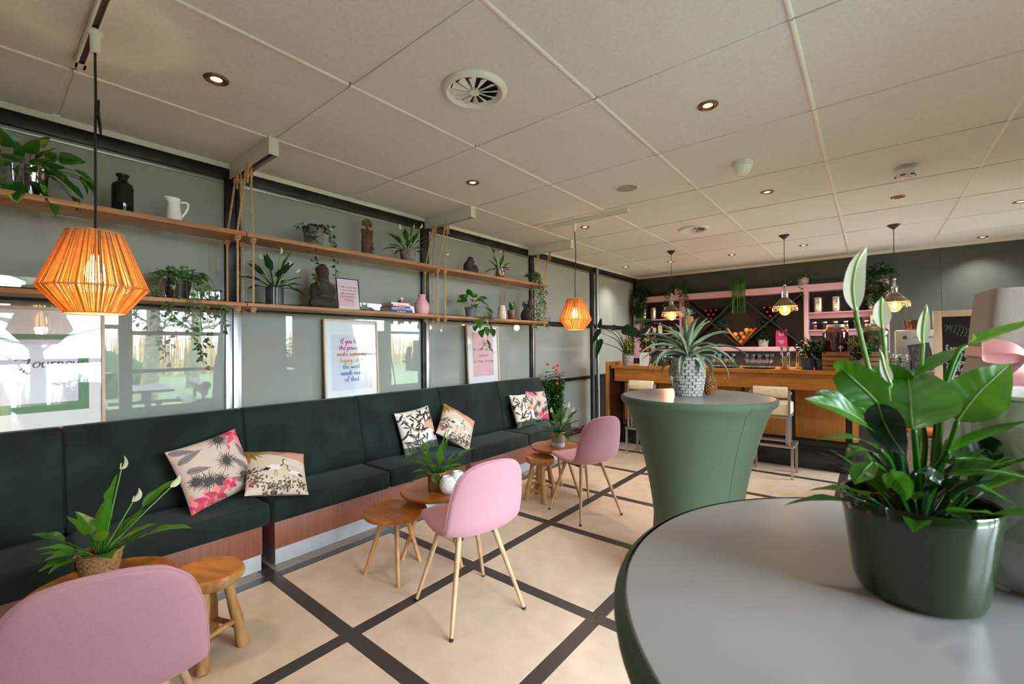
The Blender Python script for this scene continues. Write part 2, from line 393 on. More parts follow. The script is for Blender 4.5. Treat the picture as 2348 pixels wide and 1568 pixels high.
for a,b in zip(PY,PY[1:]):
    y0,y1=a+.056,b-.046
    MB().box(XW-.04,XW+.028,y0,y1,2.612,2.688).build('top_rail',MATS['steel_dark'],wall_left,bevel=.002)
    MB().box(XW-.04,XW+.012,y0,y1,2.585,2.611).build('top_bead',MATS['alu'],wall_left,bevel=.002)
    MB().box(XW-.04,XW+.026,y0,y1,1.672,1.716).build('mid_rail',MATS['steel_dark'],wall_left,bevel=.002)
    MB().box(XW-.04,XW+.010,y0,y1,1.718,1.742).build('mid_bead',MATS['steel_dark'],wall_left,bevel=.002)
    MB().box(XW-.02,XW,y0,y1,1.743,2.584).build('glass_panel',MATS['panel_glass'],wall_left)
    if a<4.5:
        MB().box(XW-.02,XW,y0,y1,.1,1.671).build('glass_panel',MATS['panel_glass'],wall_left)
    else:
        MB().box(XW-.04,XW+.026,y0,y1,.845,.895).build('low_rail',MATS['steel_dark'],wall_left,bevel=.002)
        MB().box(XW-.02,XW,y0,y1,.896,1.671).build('glass_panel',MATS['panel_glass'],wall_left)
        MB().box(XW-.02,XW,y0,y1,.1,.844).build('lower_panel',MATS['panel_low' if a<6 else 'black'],wall_left)
M('base_red','#4a2018',.5)
struct('baseboard_left',MB().box(XW-.04,XW+.012,YF,YB-.31,.001,.098),'base_red')
# round column in front of the fourth post
mb=MB().tube([(XW+.06,6.60,.0),(XW+.06,6.60,HC-.04)],.03,16); struct('trim_3',mb,'alu')

wall_back=struct('wall_back',MB().box(XW-.12,XR+.12,YB+.012,YB+.1,0,HC+.05),'black')
xs_=[XW,-1.25,-.25,.75,1.55,XR]
for x0,x1 in zip(xs_,xs_[1:]): MB().box(x0+.0015,x1-.0015,YB,YB+.012,0,HC).build('wall_panel',MATS['wall_green'],wall_back)
struct('wall_front',MB().box(XW,XR+.2,YF-.2,YF,0,HC),'wall_plain')
# window wall on the right
mb=MB(); ycur=YF
for (y0,y1,z0,z1) in WIN:
    mb.box(XR,XR+.2,ycur,y0,0,HC); mb.box(XR,XR+.2,y0,y1,0,z0); mb.box(XR,XR+.2,y0,y1,z1,HC); ycur=y1
mb.box(XR,XR+.2,ycur,YB,0,HC)
struct('wall_right',mb,'wall_dark')
for k,(y0,y1,z0,z1) in enumerate(WIN):
    f=.045; mb=MB()
    mb.box(XR+.06,XR+.12,y0+.001,y0+f,z0,z1).box(XR+.06,XR+.12,y1-f,y1-.001,z0,z1).box(XR+.06,XR+.12,y0+f,y1-f,z0+.001,z0+f).box(XR+.06,XR+.12,y0+f,y1-f,z1-f,z1-.001)
    w=struct('window_%d'%(k+1),mb,'wall_dark')
    zt=1.76 if k!=1 else 1.66
    if y1-y0>.5:
        MB().box(XR+.065,XR+.115,y0+f,y1-f,zt-.035,zt+.035).build('transom',MATS['wall_dark'],w)
        MB().box(XR+.088,XR+.094,y0+f,y1-f,z0+f,zt-.036).build('pane',MATS['pane'],w)
        MB().box(XR+.088,XR+.094,y0+f,y1-f,zt+.036,z1-f).build('pane',MATS['pane'],w)
    else: MB().box(XR+.088,XR+.094,y0+f,y1-f,z0+f,z1-f).build('pane',MATS['pane'],w)
    if k==1: MB().box(XR+.065,XR+.0875,y0+f,y1-f,.98,1.04).build('lower_transom',MATS['wall_dark'],w)
    MB().box(XR-.06,XR+.058,y0,y1,z0-.03,z0-.001).build('window_sill',MATS['trim_white'],w)

# the garden outside the windows
struct('lawn',MB().box(XR+4.5,70,-50,60,-.35,-.2).box(-40,XR+4.5,-50,YF-.3,-.35,-.2),'lawn')
struct('terrace',MB().box(XR+.2,XR+4.5,YF-.29,40,-.35,-.19),'patio_stone')
rng=random.Random(5)
mb=MB()
for i in range(2600):
    x=rng.uniform(24,31); y=rng.uniform(-30,45); h=rng.uniform(1.5,2.6); a=rng.uniform(0,PI); w=rng.uniform(.04,.12); l=rng.uniform(-.3,.3)
    c,s=math.cos(a)*w,math.sin(a)*w
    mb.add([(x-c,y-s,-.2),(x+c,y+s,-.2),(x+l+c*.3,y+s*.3,h),(x+l-c*.3,y-s*.3,h)],[(0,1,2,3)])
tag(mb.build('reeds',MATS['reed'],smooth=False),'tall straw-coloured reeds along the far edge of the lawn outside','reeds',kind='stuff')
def tree(x,y,h,lean,label):
    t=thing('bare_tree',label,'tree',(x,y,-.2),0,'bare trees on the lawn')
    pts=bez([(0,0,0),(lean*.3,.1,h*.35),(lean*.8,-.1,h*.7),(lean,.2,h)],10)
    MB().tube(pts,[lerp(.24,.05,i/10) for i in range(11)],8).build('trunk',MATS['bark'],t)
    mb=MB()
    for i in range(26):
        p=pts[rng.randint(3,10)]; a=rng.uniform(0,2*PI); L=rng.uniform(.8,2.6)
        q=[p+Vector((math.cos(a),math.sin(a),.35+rng.uniform(0,.6)))*(L*k/4)+Vector((rng.uniform(-.12,.12),rng.uniform(-.12,.12),0))*k for k in range(5)]
        mb.tube(q,[.05*(1-k/5) for k in range(5)],5)
        for _ in range(3):
            b=q[rng.randint(1,4)]; a2=a+rng.uniform(-1,1); mb.tube([b,b+Vector((math.cos(a2),math.sin(a2),rng.uniform(.1,.9)))*rng.uniform(.5,1.2)],[.022,.006],4)
    mb.build('branches',MATS['bark'],t)
tree(10,3.4,6.5,-.8,'bare leaning tree on the lawn, nearest the terrace'); tree(13,1.2,7,.5,'bare tree on the lawn behind the nearest leaning tree'); tree(14,5.6,7,-.6,'bare tree on the lawn beside the round shrub'); tree(12,11.5,7,.3,'bare tree on the lawn furthest towards the bar end')
for (x,y,r,h,lb) in [(12,2.6,.75,1.5,'spiky dark conifer bush on the lawn'),(15,3.9,.6,1.1,'small round clipped shrub on the lawn')]:
    mb=MB().ball((0,0,h*.45),r,20,14,(1,1,h/(2*r)*1.05)); bo=mb.build('garden_bush',MATS['conifer']); bo.location=(x,y,-.2)
    for v in bo.data.vertices: v.co*= (1+rng.uniform(-.12,.14))
    tag(bo,lb,'bush')
def patio(x,y,rz,lb):
    t=thing('picnic_table',lb,'table',(x,y,-.19),rz,'dark picnic tables on the terrace')
    MB().box(-.9,.9,-.4,.4,.72,.77).build('table_top',MATS['patio_wood'],t)
    for s in (-1,1):
        MB().box(-.9,.9,s*.75-.16,s*.75+.16,.43,.47).build('bench_seat',MATS['patio_wood'],t)
        m2=MB().box(-.9,.9,s*.93-.03,s*.93+.03,.60,.74)
        m2.tube([(-.9,s*.93,.80),(.9,s*.93,.80)],.09,12); m2.box(-.7,-.64,s*.90-.02,s*.90+.04,.47,.62).box(.64,.7,s*.90-.02,s*.90+.04,.47,.62); m2.build('bench_back',MATS['patio_wood'],t)
        MB().box(s*.7-.05,s*.7+.05,-.85,.85,.36,.429).box(s*.7-.05,s*.7+.05,-.3,-.2,0,.36).box(s*.7-.05,s*.7+.05,.2,.3,0,.36).box(s*.7-.04,s*.7+.04,-.05,.05,.43,.719).build('trestle',MATS['patio_wood'],t)
patio(4.6,2.3,.15,'dark picnic table with roll-back benches on the terrace, nearer the tall windows'); patio(5.2,5.2,-.1,'dark picnic table with roll-back benches on the terrace, further along')

# white ceiling channels that carry the rope shelves
for k,(y,lb) in enumerate([(1.197,'white ceiling channel nearest the camera, above the first rope joint'),(2.985,'white ceiling channel in the middle, above the second rope joint'),(4.76,'white ceiling channel furthest away, above the trailing ivy')]):
    t=thing('ceiling_channel',lb,'ceiling beam',(0,y,HC),0,'white ceiling channels')
    MB().box(XW+.036,-2.9,-.030,-.026,-.112,-.001).build('side_plate',MATS['trim_white'],t)
    MB().box(XW+.036,-2.9,.026,.030,-.112,-.001).build('side_plate',MATS['trim_white'],t)
    MB().box(-2.9,-2.896,-.030,.030,-.112,-.001).build('end_plate',MATS['trim_white'],t)
    MB().box(XW+.036,-2.9,-.026,.026,-.085,-.001).build('inner_channel',MATS['brown_channel'],t)
# ================================================================ CEILING FIXTURES
M('lamp_glow','#fff0d0',.4,emit='#ffd49a',estr=9.); M('bulb_glow','#ffd9a0',.3,emit='#ffb75e',estr=30.); M('spot_ring','#8a6a4a',.3,.85); M('reflector','#cfc8ba',.2,.6)
M('filament','#ffb040',.3,emit='#ffa43c',estr=60.)
DL=[(-2.48,.757),(-.686,2.573),(-2.484,2.559),(-.69,4.386),(-2.475,4.346),(1.11,6.267),(1.105,8.061),(-.691,7.103),(-1.593,7.148),(-3.231,7.05),(-2.481,7.09),(.203,5.314),(-.69,.757),(1.10,2.57),(1.10,4.38),(1.10,.757),(-2.48,-1.05),(-.69,-1.05)]
DLL=['lit recessed downlight nearest the jute lamp track','lit recessed downlight right of the large round air vent','lit recessed downlight between two white ceiling channels','lit recessed downlight right of the motion sensor dome','lit recessed downlight beside the far jute lamp cord','lit recessed downlight at the right edge of the picture','lit recessed downlight close to the green wall on the right','lit recessed downlight between the middle and right bar pendants','lit recessed downlight behind the left bar pendant, over the wine rack','lit recessed downlight in the far corner by the glass wall','lit recessed downlight right behind the left bar pendant cord','unlit recessed downlight behind the smoke detector','lit recessed downlight above the near high table','lit recessed downlight by the windows, middle','lit recessed downlight by the windows, towards the bar','lit recessed downlight by the windows, nearest','lit recessed downlight behind the camera by the glass wall','lit recessed downlight behind the camera in the middle']
for (x,y),lb in zip(DL,DLL):
    unlit='unlit' in lb
    t=thing('ceiling_downlight',lb,'downlight',(x,y,HC),0,'recessed ceiling downlights')
    MB().lathe([(.052,-.0005),(.054,-.004),(.050,-.008),(.043,-.007),(.041,-.004),(.034,-.006),(.031,-.003),(.025,-.004),(.024,-.001)],28,cap0=False,cap1=False).build('ring',MATS['spot_ring'],t)
    MB().lathe([(.024,-.001),(.020,-.003),(.0001,-.003)],24,cap0=False).build('lens',MATS['black_plastic' if unlit else 'lamp_glow'],t)
    if not unlit:
        L=bpy.data.lights.new('downlight_beam','SPOT'); L.energy=48 if y>4 else 15; L.color=(1,.93,.84); L.spot_size=math.radians(110); L.spot_blend=.8; L.shadow_soft_size=.035
        lo=bpy.data.objects.new('downlight_beam',L); COL.objects.link(lo); lo.parent=t; lo.location=(0,0,-.012)
def vent(x,y,lb):
    t=thing('air_vent',lb,'vent',(x,y,HC),0,'round swirl air vents')
    R=.168
    MB().lathe([(R,-.0005),(R,-.006),(R*.93,-.020),(R*.86,-.024),(R*.79,-.018),(R*.74,-.008),(R*.715,-.002)],48,cap0=False,cap1=False).build('flange',MATS['white_plastic'],t)
    MB().lathe([(R*.73,-.0012),(.0001,-.0012)],40,cap0=False,cap1=False).build('dark_throat',MATS['black'],t)
    MB().lathe([(.0001,-.020),(R*.16,-.020),(R*.16,-.004)],24,cap1=False).build('hub',MATS['white_plastic'],t)
    a0=MB()
    for k in range(12):
        a=2*PI*k/12; c,s=math.cos(a),math.sin(a); r0,r1=R*.17,R*.705
        def pt(r,d,z): return (r*c-d*s, r*s+d*c, z)
        me=MB().add([pt(r0,0,-.018),pt(r1,0,-.017),pt(r1,r1*.34,-.003),pt(r0,r0*.34,-.003),pt(r0,.003,-.0185),pt(r1,.003,-.0175)],[(0,1,2,3),(0,4,5,1),(4,3,2,5)])
        me.build('blade',MATS['white_plastic'],t,smooth=False)
vent(-1.571,1.636,'large round white swirl air vent nearest the camera'); vent(-1.565,5.24,'round white swirl air vent nearer the bar')
t=thing('motion_sensor','white domed motion sensor on the ceiling','sensor',(-.715,3.545,HC))
MB().lathe([(.074,-.0005),(.074,-.026),(.068,-.034)],32,cap1=True).build('base',MATS['white_plastic'],t)
MB().lathe([(.065,-.0345),(.062,-.055),(.050,-.080),(.028,-.096),(.0001,-.101)],32,cap0=True).build('dome',MATS['white_enamel'],t)
t=thing('smoke_detector','white slotted smoke detector on the ceiling','smoke detector',(.212,4.44,HC))
MB().lathe([(.052,-.0005),(.052,-.03),(.05,-.032)],32).build('base',MATS['white_plastic'],t)
MB().lathe([(.076,-.0325),(.070,-.040),(.056,-.078),(.044,-.088),(.0001,-.090)],32).build('cover',MATS['white_plastic'],t)
for k in range(6):
    a=2*PI*k/6+.25; c,s=math.cos(a),math.sin(a)
    MB().box(-.014,.014,-.003,.003,-.004,.004,Matrix.Translation((c*.0585,s*.0585,-.074))@Matrix.Rotation(a+PI/2,4,'Z')).build('slot',MATS['black'],t)
t=thing('ceiling_speaker','flat round beige ceiling loudspeaker','speaker',(-1.582,3.485,HC))
MB().lathe([(.105,-.0005),(.105,-.004),(.098,-.007),(.086,-.006)],40,cap1=False).build('rim',MATS['white_plastic'],t)
M('speaker_mesh','#a89c8e',.7,bump=.4,bscale=900)
MB().lathe([(.086,-.004),(.0001,-.004)],40,cap0=False).build('grille',MATS['speaker_mesh'],t)
# track rails and jute pendants
def track(y,x0,x1,lb):
    t=thing('track_rail',lb,'track rail',(0,y,HC),0,'white ceiling track rails')
    MB().box(x0,x1,-.018,-.010,-.036,-.001).box(x0,x1,.010,.018,-.036,-.001).box(x0,x1,-.010,.010,-.014,-.001).build('rail',MATS['white_plastic'],t)
    MB().box(x0+.03,x1-.03,-.010,.010,-.024,-.0145).build('groove',MATS['brown_channel'],t)
    MB().box(x0-.001,x0+.05,-.024,.024,-.036,-.0345).build('end_cap',MATS['white_plastic'],t)
    MB().box(x1,x1+.004,-.018,.018,-.036,-.001).build('end_cap',MATS['white_plastic'],t)
track(.31,-2.80,-1.75,'white ceiling track rail in the near left corner, above the big jute lamp'); track(4.03,-2.80,-1.82,'white ceiling track rail over the far jute lamp')
def jute_lamp(x,y,ztop,cordpts,lb,loops):
    t=thing('jute_pendant',lb,'pendant lamp',(x,y,ztop),0,'orange jute pendant lamps')
    zc=HC-.035-ztop
    MB().lathe([(.001,zc),(.024,zc),(.026,zc-.012),(.017,zc-.022),(.0165,zc-.085),(.012,zc-.090),(.001,zc-.090)],18).build('track_adapter',MATS['white_plastic'],t)
    pts=bez([(0,0,zc-.088)]+[(dx,dy,zz-ztop) for dx,dy,zz in cordpts]+[(0,0,.0),(0,0,-.06)],40)
    MB().tube(pts,.0045,8).build('cord',MATS['black_plastic'],t)
    if loops:
        z=2.36-ztop
        c=MB(); 
        c.tube(bez([(0,.004,z-.0),(-.012,.008,z+.03),(-.02,.01,z+.055),(-.008,.012,z+.05),(.006,.010,z),(.030,.012,z-.06),(.034,.012,z-.095),(.022,.012,z-.085),(.006,.006,z-.01)],30),.0038,6)
        c.build('cord_loop',MATS['black_plastic'],t)
        MB().tube([(-.009,.012,z),(.012,.012,z-.002)],.003,6).build('cable_tie',MATS['black_plastic'],t)
    H=.322; RT,RM,RB,zm=.086,.168,.092,-.222
    for nm,r,z in (('top_ring',RT,0),('middle_ring',RM,zm),('bottom_ring',RB,-H)):
        MB().tube([(r*math.cos(2*PI*k/40),r*math.sin(2*PI*k/40),z) for k in range(41)],.0032,6,caps=False).build(nm,MATS['jute'],t)
    rng=random.Random(3); mb=MB(); md=MB(); n=230
    for k in range(n):
        a=2*PI*k/n+rng.uniform(-.012,.012); b=a+rng.uniform(-.02,.02)
        p0=(RT*math.cos(a),RT*math.sin(a),0); p1=(RM*math.cos(b),RM*math.sin(b),zm); p2=(RB*math.cos(a),RB*math.sin(a),-H)
        w=rng.uniform(.0013,.0023)
        (md if rng.random()<.28 else mb).tube([p0,p1],[w*.95,w*1.25],5,caps=False)
        if k%1==0: (md if rng.random()<.25 else mb).tube([p1,p2],[w*1.2,w*.9],5,caps=False)
    sh=mb.build('shade_strings',MATS['jute'],t,smooth=True); sh['kind']='stuff'
    md.build('shade_dark_strings',MATS['jute_dark'],t)['kind']='stuff'
    MB().lathe([(.014,-.02),(.017,-.03),(.017,-.085),(.012,-.09)],14).build('lamp_holder',MATS['black_plastic'],t)
    MB().lathe([(.012,-.09),(.016,-.105),(.030,-.135),(.034,-.165),(.026,-.192),(.0001,-.20)],16).build('bulb',MATS['bulb_glow'],t)
    L=bpy.data.lights.new('jute_bulb','POINT'); L.energy=9; L.color=(1,.80,.52); L.shadow_soft_size=.035
    lo=bpy.data.objects.new('jute_bulb',L); COL.objects.link(lo); lo.parent=t; lo.location=(0,0,-.225)
# translucent jute
for nm in ('jute','jute_dark'):
    m=MATS[nm]; nt=m.node_tree; p=nt.nodes['Principled BSDF']; o=[n for n in nt.nodes if n.type=='OUTPUT_MATERIAL'][0]
    tr=nt.nodes.new('ShaderNodeBsdfTranslucent'); tr.inputs['Color'].default_value=(*lin('#f4bc5c' if nm=='jute' else '#b8863a'),1)
    mx=nt.nodes.new('ShaderNodeMixShader'); mx.inputs[0].default_value=.45
    nt.links.new(p.outputs[0],mx.inputs[1]); nt.links.new(tr.outputs[0],mx.inputs[2]); nt.links.new(mx.outputs[0],o.inputs['Surface'])
jute_lamp(-2.42,.313,1.868,[(0,0,2.56),(-.004,.002,2.44),(.008,0,2.36),(.002,0,2.25),(.006,0,2.1),(.004,0,1.98)],'large orange jute pendant lamp hanging in the left foreground, tied cord',True)
jute_lamp(-2.42,4.03,1.886,[(.004,0,2.5),(.012,0,2.35),(0,0,2.1)],'small-looking orange jute pendant lamp in front of the far glass panels',False)

# ================================================================ ROPE SHELVES
SX0,SX1=-3.45,-3.20; ZU,ZL=2.17,1.70
for z,tn,lbs in ((ZU,.03,['near upper wooden shelf board holding the bottle and white jug','middle upper wooden shelf board holding the tall clay figure','far upper wooden shelf board holding the small crouching figure']),
              (ZL,.025,['near lower wooden shelf board behind the jute lamp','middle lower wooden shelf board holding books and pink vase','far lower wooden shelf board holding the trailing pothos'])):
    for (y0,y1),lb in zip([(-.62,1.148),(1.152,2.878),(2.882,4.66)],lbs):
        o=MB().box(SX0,SX1,y0,y1,z-tn,z).build('shelf_board',MATS['shelf_wood'],bevel=.003); tag(o,lb,'shelf','wooden boards hung on ropes')
def rope_mesh(mb,pts,r=.0062):
    pts=[Vector(p) for p in pts]
    L=sum((b-a).length for a,b in zip(pts,pts[1:])); n=max(8,int(L/.007))
    P=bez(pts,n); ref=Vector((1,0,0))
    for s in range(3):
        q=[]
        for i,p in enumerate(P):
            t=(P[min(i+1,n)]-P[max(i-1,0)]).normalized(); u=(ref-t*ref.dot(t)).normalized(); v=t.cross(u)
            a=2*PI*(s/3+i*L/n/.036); q.append(p+(u*math.cos(a)+v*math.sin(a))*r*.62)
        mb.tube(q,r*.62,6)
def knot(mb,c,R=.013,r=.006,ax=0):
    c=Vector(c)
    for k,(tz,rr) in enumerate([(-.008,1),(.003,1.15),(.012,.9)]):
        mb.tube([c+Vector((math.cos(a)*R*rr,math.sin(a)*R*rr,tz+.004*math.sin(a+k))) for a in [2*PI*i/12 for i in range(13)]],r,6,caps=False)
    mb.tube([c+Vector((-R,0,.012)),c+Vector((0,R*.9,-.002)),c+Vector((R,0,-.014))],r,6)
def hang(yb,ys,xx,ytop,lb):
    t=thing('shelf_rope',lb,'rope',(xx,ys,HC-.085),0,'ropes carrying the shelves')
    zz=HC-.085; top=(0,ytop-ys,-.004)
    r=MB(); rope_mesh(r,[top,(0,(ytop-ys)*.82,-.075),(0,(ytop-ys)*.41,(ZU-zz-.075)/2),(0,0,ZU-zz+.005)]); r.build('upper_rope',MATS['rope'],t)
    r=MB(); rope_mesh(r,[(0,0,ZU-.032-zz),(.001,0,1.95-zz),(0,0,ZL+.004-zz)]); r.build('lower_rope',MATS['rope'],t)
    for z in (ZU-.046,ZL-.042):
        r=MB(); knot(r,(0,0,z-zz)); r.tube([(0,0,z-zz-.01),(.006,.004,z-zz-.028)],.0055,6); r.build('knot',MATS['rope'],t)
    r=MB(); knot(r,(0,(ytop-ys)*.92,-.075),.012); rope_mesh(r,[(.012,(ytop-ys),-.004),(.016,(ytop-ys)*.95,-.05),(.014,(ytop-ys)*.92,-.085),(.02,(ytop-ys)*.9,-.135)]); r.build('hitch',MATS['rope'],t)
XF_,XB_=-3.232,-3.418
for (yb,ys,pre) in [(1.197,(1.105,1.200),'first joint'),(2.985,(2.835,2.930),'second joint')]:
    for j,y in enumerate(ys):
        side='near board' if j==0 else 'next board'
        hang(yb,y,XF_,yb-.030+.016*j,'twisted rope at the %s, front corner of the %s'%(pre,side))
        hang(yb,y,XB_,yb-.030+.016*j,'twisted rope at the %s, rear corner of the %s'%(pre,side))
hang(4.76,4.615,XF_,4.755,'twisted rope at the far end of the shelves, front corner, by trailing ivy'); hang(4.76,4.615,XB_,4.755,'twisted rope at the far end of the shelves, rear corner, behind trailing ivy')

# ================================================================ BANQUETTE
def bench(y0,y1,seams,lb):
    t=thing('banquette_bench',lb,'bench',(0,0,0),0,'green velvet banquette benches')
    MB().box(XW+.034,-2.985,y0+.035,y1-.035,.100,.284).build('base_panel',MATS['bench_wood'],t,bevel=.002)
    MB().box(XW+.034,-2.99,y0+.04,y1-.04,.001,.0995).build('kick_plate',MATS['kick_metal'],t)
    MB().box(XW+.034,-3.50,y0+.002,y1-.002,.2845,.955).build('back_board',MATS['black'],t)
    for a,b in zip(seams,seams[1:]):
        o=MB().box(-3.42,-2.93,a+.002,b-.002,.285,.422).build('seat_cushion',MATS['velvet'],t,bevel=.03,seg=4)
        fr=MB()
        prof=[(-3.497,.424),(-3.30,.424),(-3.285,.46),(-3.405,.955),(-3.425,.975),(-3.497,.975)]
        fr.add([(x,yy,z) for yy in (a+.002,b-.002) for x,z in prof],[tuple(range(6)),tuple(range(6,12))[::-1]]+[(i,(i+1)%6,6+(i+1)%6,6+i) for i in range(6)])
        fr.build('back_cushion',MATS['velvet'],t,bevel=.014,seg=3)
        MB().tube([(-3.42,b-.003,.97),(-3.406,b-.003,.952),(-3.288,b-.003,.462)],.003,6).build('piping',MATS['velvet'],t)
bench(-1.50,1.19,[-1.5,-.60,.31,1.19],'near dark green velvet banquette bench behind the foreground stool')
bench(1.194,2.985,[1.194,2.08,2.985],'middle dark green velvet banquette bench with bamboo and crane cushions')
bench(2.989,4.775,[2.989,3.88,4.775],'far dark green velvet banquette bench ending at red flowering plant')

# ================================================================ PRINTED CUSHIONS
class Ras:
    def __init__(s,n,base):
        s.n=n; s.a=np.empty((n,n,3)); s.a[:]=lin(base); g=(np.arange(n)+.5)/n; s.X,s.Y=np.meshgrid(g,g,indexing='ij')
    def poly(s,pts,col,alpha=1):
        x,y=s.X,s.Y; ins=np.zeros_like(x,bool); k=len(pts)
        for i in range(k):
            (x0,y0),(x1,y1)=pts[i],pts[(i+1)%k]
            if y0==y1: continue
            ins^=((y0>y)!=(y1>y))&(x<(x1-x0)*(y-y0)/(y1-y0)+x0)
        s.a[ins]=s.a[ins]*(1-alpha)+np.array(lin(col))*alpha
    def blade(s,x,y,ang,L,w,col,alpha=1):
        c,sn=math.cos(ang),math.sin(ang); u=(s.X-x)*c+(s.Y-y)*sn; v=-(s.X-x)*sn+(s.Y-y)*c; t=u/L
        m=(t>0)&(t<1)&(np.abs(v)<w*np.sqrt(np.clip(t,0,1))*(1-np.clip(t,0,1))*1.9)
        s.a[m]=s.a[m]*(1-alpha)+np.array(lin(col))*alpha
    def fan(s,x,y,r,n,a0,a1,w,col):
        for k in range(n): s.blade(x,y,a0+(a1-a0)*k/(n-1),r*(.85+.15*math.sin(k*2.3)),w,col)
    def line(s,pts,w,col):
        for (x0,y0),(x1,y1) in zip(pts,pts[1:]):
            dx,dy=x1-x0,y1-y0; L2=dx*dx+dy*dy+1e-9; t=np.clip(((s.X-x0)*dx+(s.Y-y0)*dy)/L2,0,1)
            m=(s.X-x0-t*dx)**2+(s.Y-y0-t*dy)**2<w*w; s.a[m]=lin(col)
    def blob(s,x,y,r,col,sc=1,alpha=1):
        m=((s.X-x)/sc)**2+(s.Y-y)**2<r*r; s.a[m]=s.a[m]*(1-alpha)+np.array(lin(col))*alpha
def crane(R,x,y,k,flip=1,white='#efe9e2'):
    f=lambda px_,py_:(x+flip*px_*k,y+py_*k)
    R.poly([f(-.5,.05),f(-.2,.28),f(.25,.22),f(.5,.0),f(.2,-.18),f(-.25,-.2)],white)
    R.poly([f(-.5,.05),f(-.75,-.2),f(-.45,-.25),f(-.2,-.05)],'#2a2430')
    R.line([f(.35,.1),f(.55,.35),f(.5,.62),f(.62,.78)],.035*k,'#2a2430'); R.line([f(.62,.78),f(.82,.70)],.018*k,'#5a4a30')
    R.line([f(0,-.15),f(.02,-.7)],.016*k,'#5a4a44'); R.line([f(.1,-.15),f(.16,-.68)],.016*k,'#5a4a44')
def design(kind,n):
    rg=random.Random(kind); 
    if kind=='palm':
        R=Ras(n,'#d3bcae')
        for (x,y,a,L) in [(.05,.75,.3,.35),(.1,.6,-.2,.3),(.9,.3,2.2,.35),(.95,.5,1.9,.3),(.02,.95,-.3,.3),(.85,.12,2.6,.3)]:
            R.blade(x,y,a,L,.07,'#8a7d78'); R.line([(x,y),(x+math.cos(a)*L,y+math.sin(a)*L)],.004,'#5a504d')
        for (x,y,r) in [(.30,.36,.20),(.44,.30,.17),(.62,.55,.19),(.66,.92,.22),(.80,.24,.16),(.16,.42,.14)]: R.fan(x,y,r,22,0,2*PI,.012,'#4c4442')
        for (x,y,k) in [(.06,.06,.2),(.22,.1,.16),(.92,.92,.2),(.35,.12,.15),(.55,.2,.10)]:
            for q in range(6): R.blade(x,y,q*1.05+k*3,k*1.2,.06,['#e2566a','#f08a8a','#d23c5e'][q%3])
        R.blade(.72,.70,1.2,.08,.03,'#e2566a')
    elif kind.startswith('crane'):
        R=Ras(n,'#ddcbb6')
        R.poly([(0,.72),(.3,.80),(.62,.70),(1,.62),(1,1),(0,1)],'#d8a184'); R.poly([(.5,.55),(.8,.5),(1,.35),(1,.62),(.62,.7)],'#e2d5c4')
        for q in range(5): R.blade(.02,.95,-.2-q*.32,.34,.045,['#a3862f','#8a6f22'][q%2])
        for (cx,cy) in [(.08,.42),(.15,.22),(.62,.10),(.85,.12),(.4,.06)]:
            for q in range(46): R.blob(cx+rg.gauss(0,.07),cy+rg.gauss(0,.055),.016,['#4a4038','#6a5c4e','#2f2823','#8a7a66'][q%4])
        crane(R,.42,.45,.26); crane(R,.74,.34,.22,-1); R.line([(.3,.85),(.45,.78),(.6,.84)],.008,'#3a332e')
        for q in range(8): R.blob(.05+rg.random()*.1,.1+rg.random()*.15,.02,'#a0404a')
    else:
        R=Ras(n,'#e6dbd0')
        R.poly([(.5,.42),(.62,.66),(.95,.72),(1,.45),(.8,.36)],'#dba688'); R.poly([(0,0),(1,0),(1,.16),(.6,.2),(.3,.15),(0,.2)],'#59644a')
        crane(R,.72,.36,.34,-1,'#f4efe8'); R.blob(.66,.34,.13,'#f4efe8',1.2)
        for q in range(60):
            x,y=(rg.uniform(.0,.62),rg.uniform(.12,.98)) if q<44 else (rg.uniform(.55,1),rg.uniform(.72,1))
            R.blade(x,y,rg.choice([-.5,-.9,-1.3,-2.0,-2.6,.2])+rg.gauss(0,.25),rg.uniform(.13,.26),.03,rg.choice(['#241f1b','#3a322b','#2c2621','#6a6258']))
        for q in range(14): R.blade(rg.uniform(.1,.9),rg.uniform(0,.1),rg.uniform(.8,2.3),.14,.025,'#2f3328')
        R.line([(.12,1),(.2,.5),(.26,.1)],.006,'#3a322b')
    return R.a
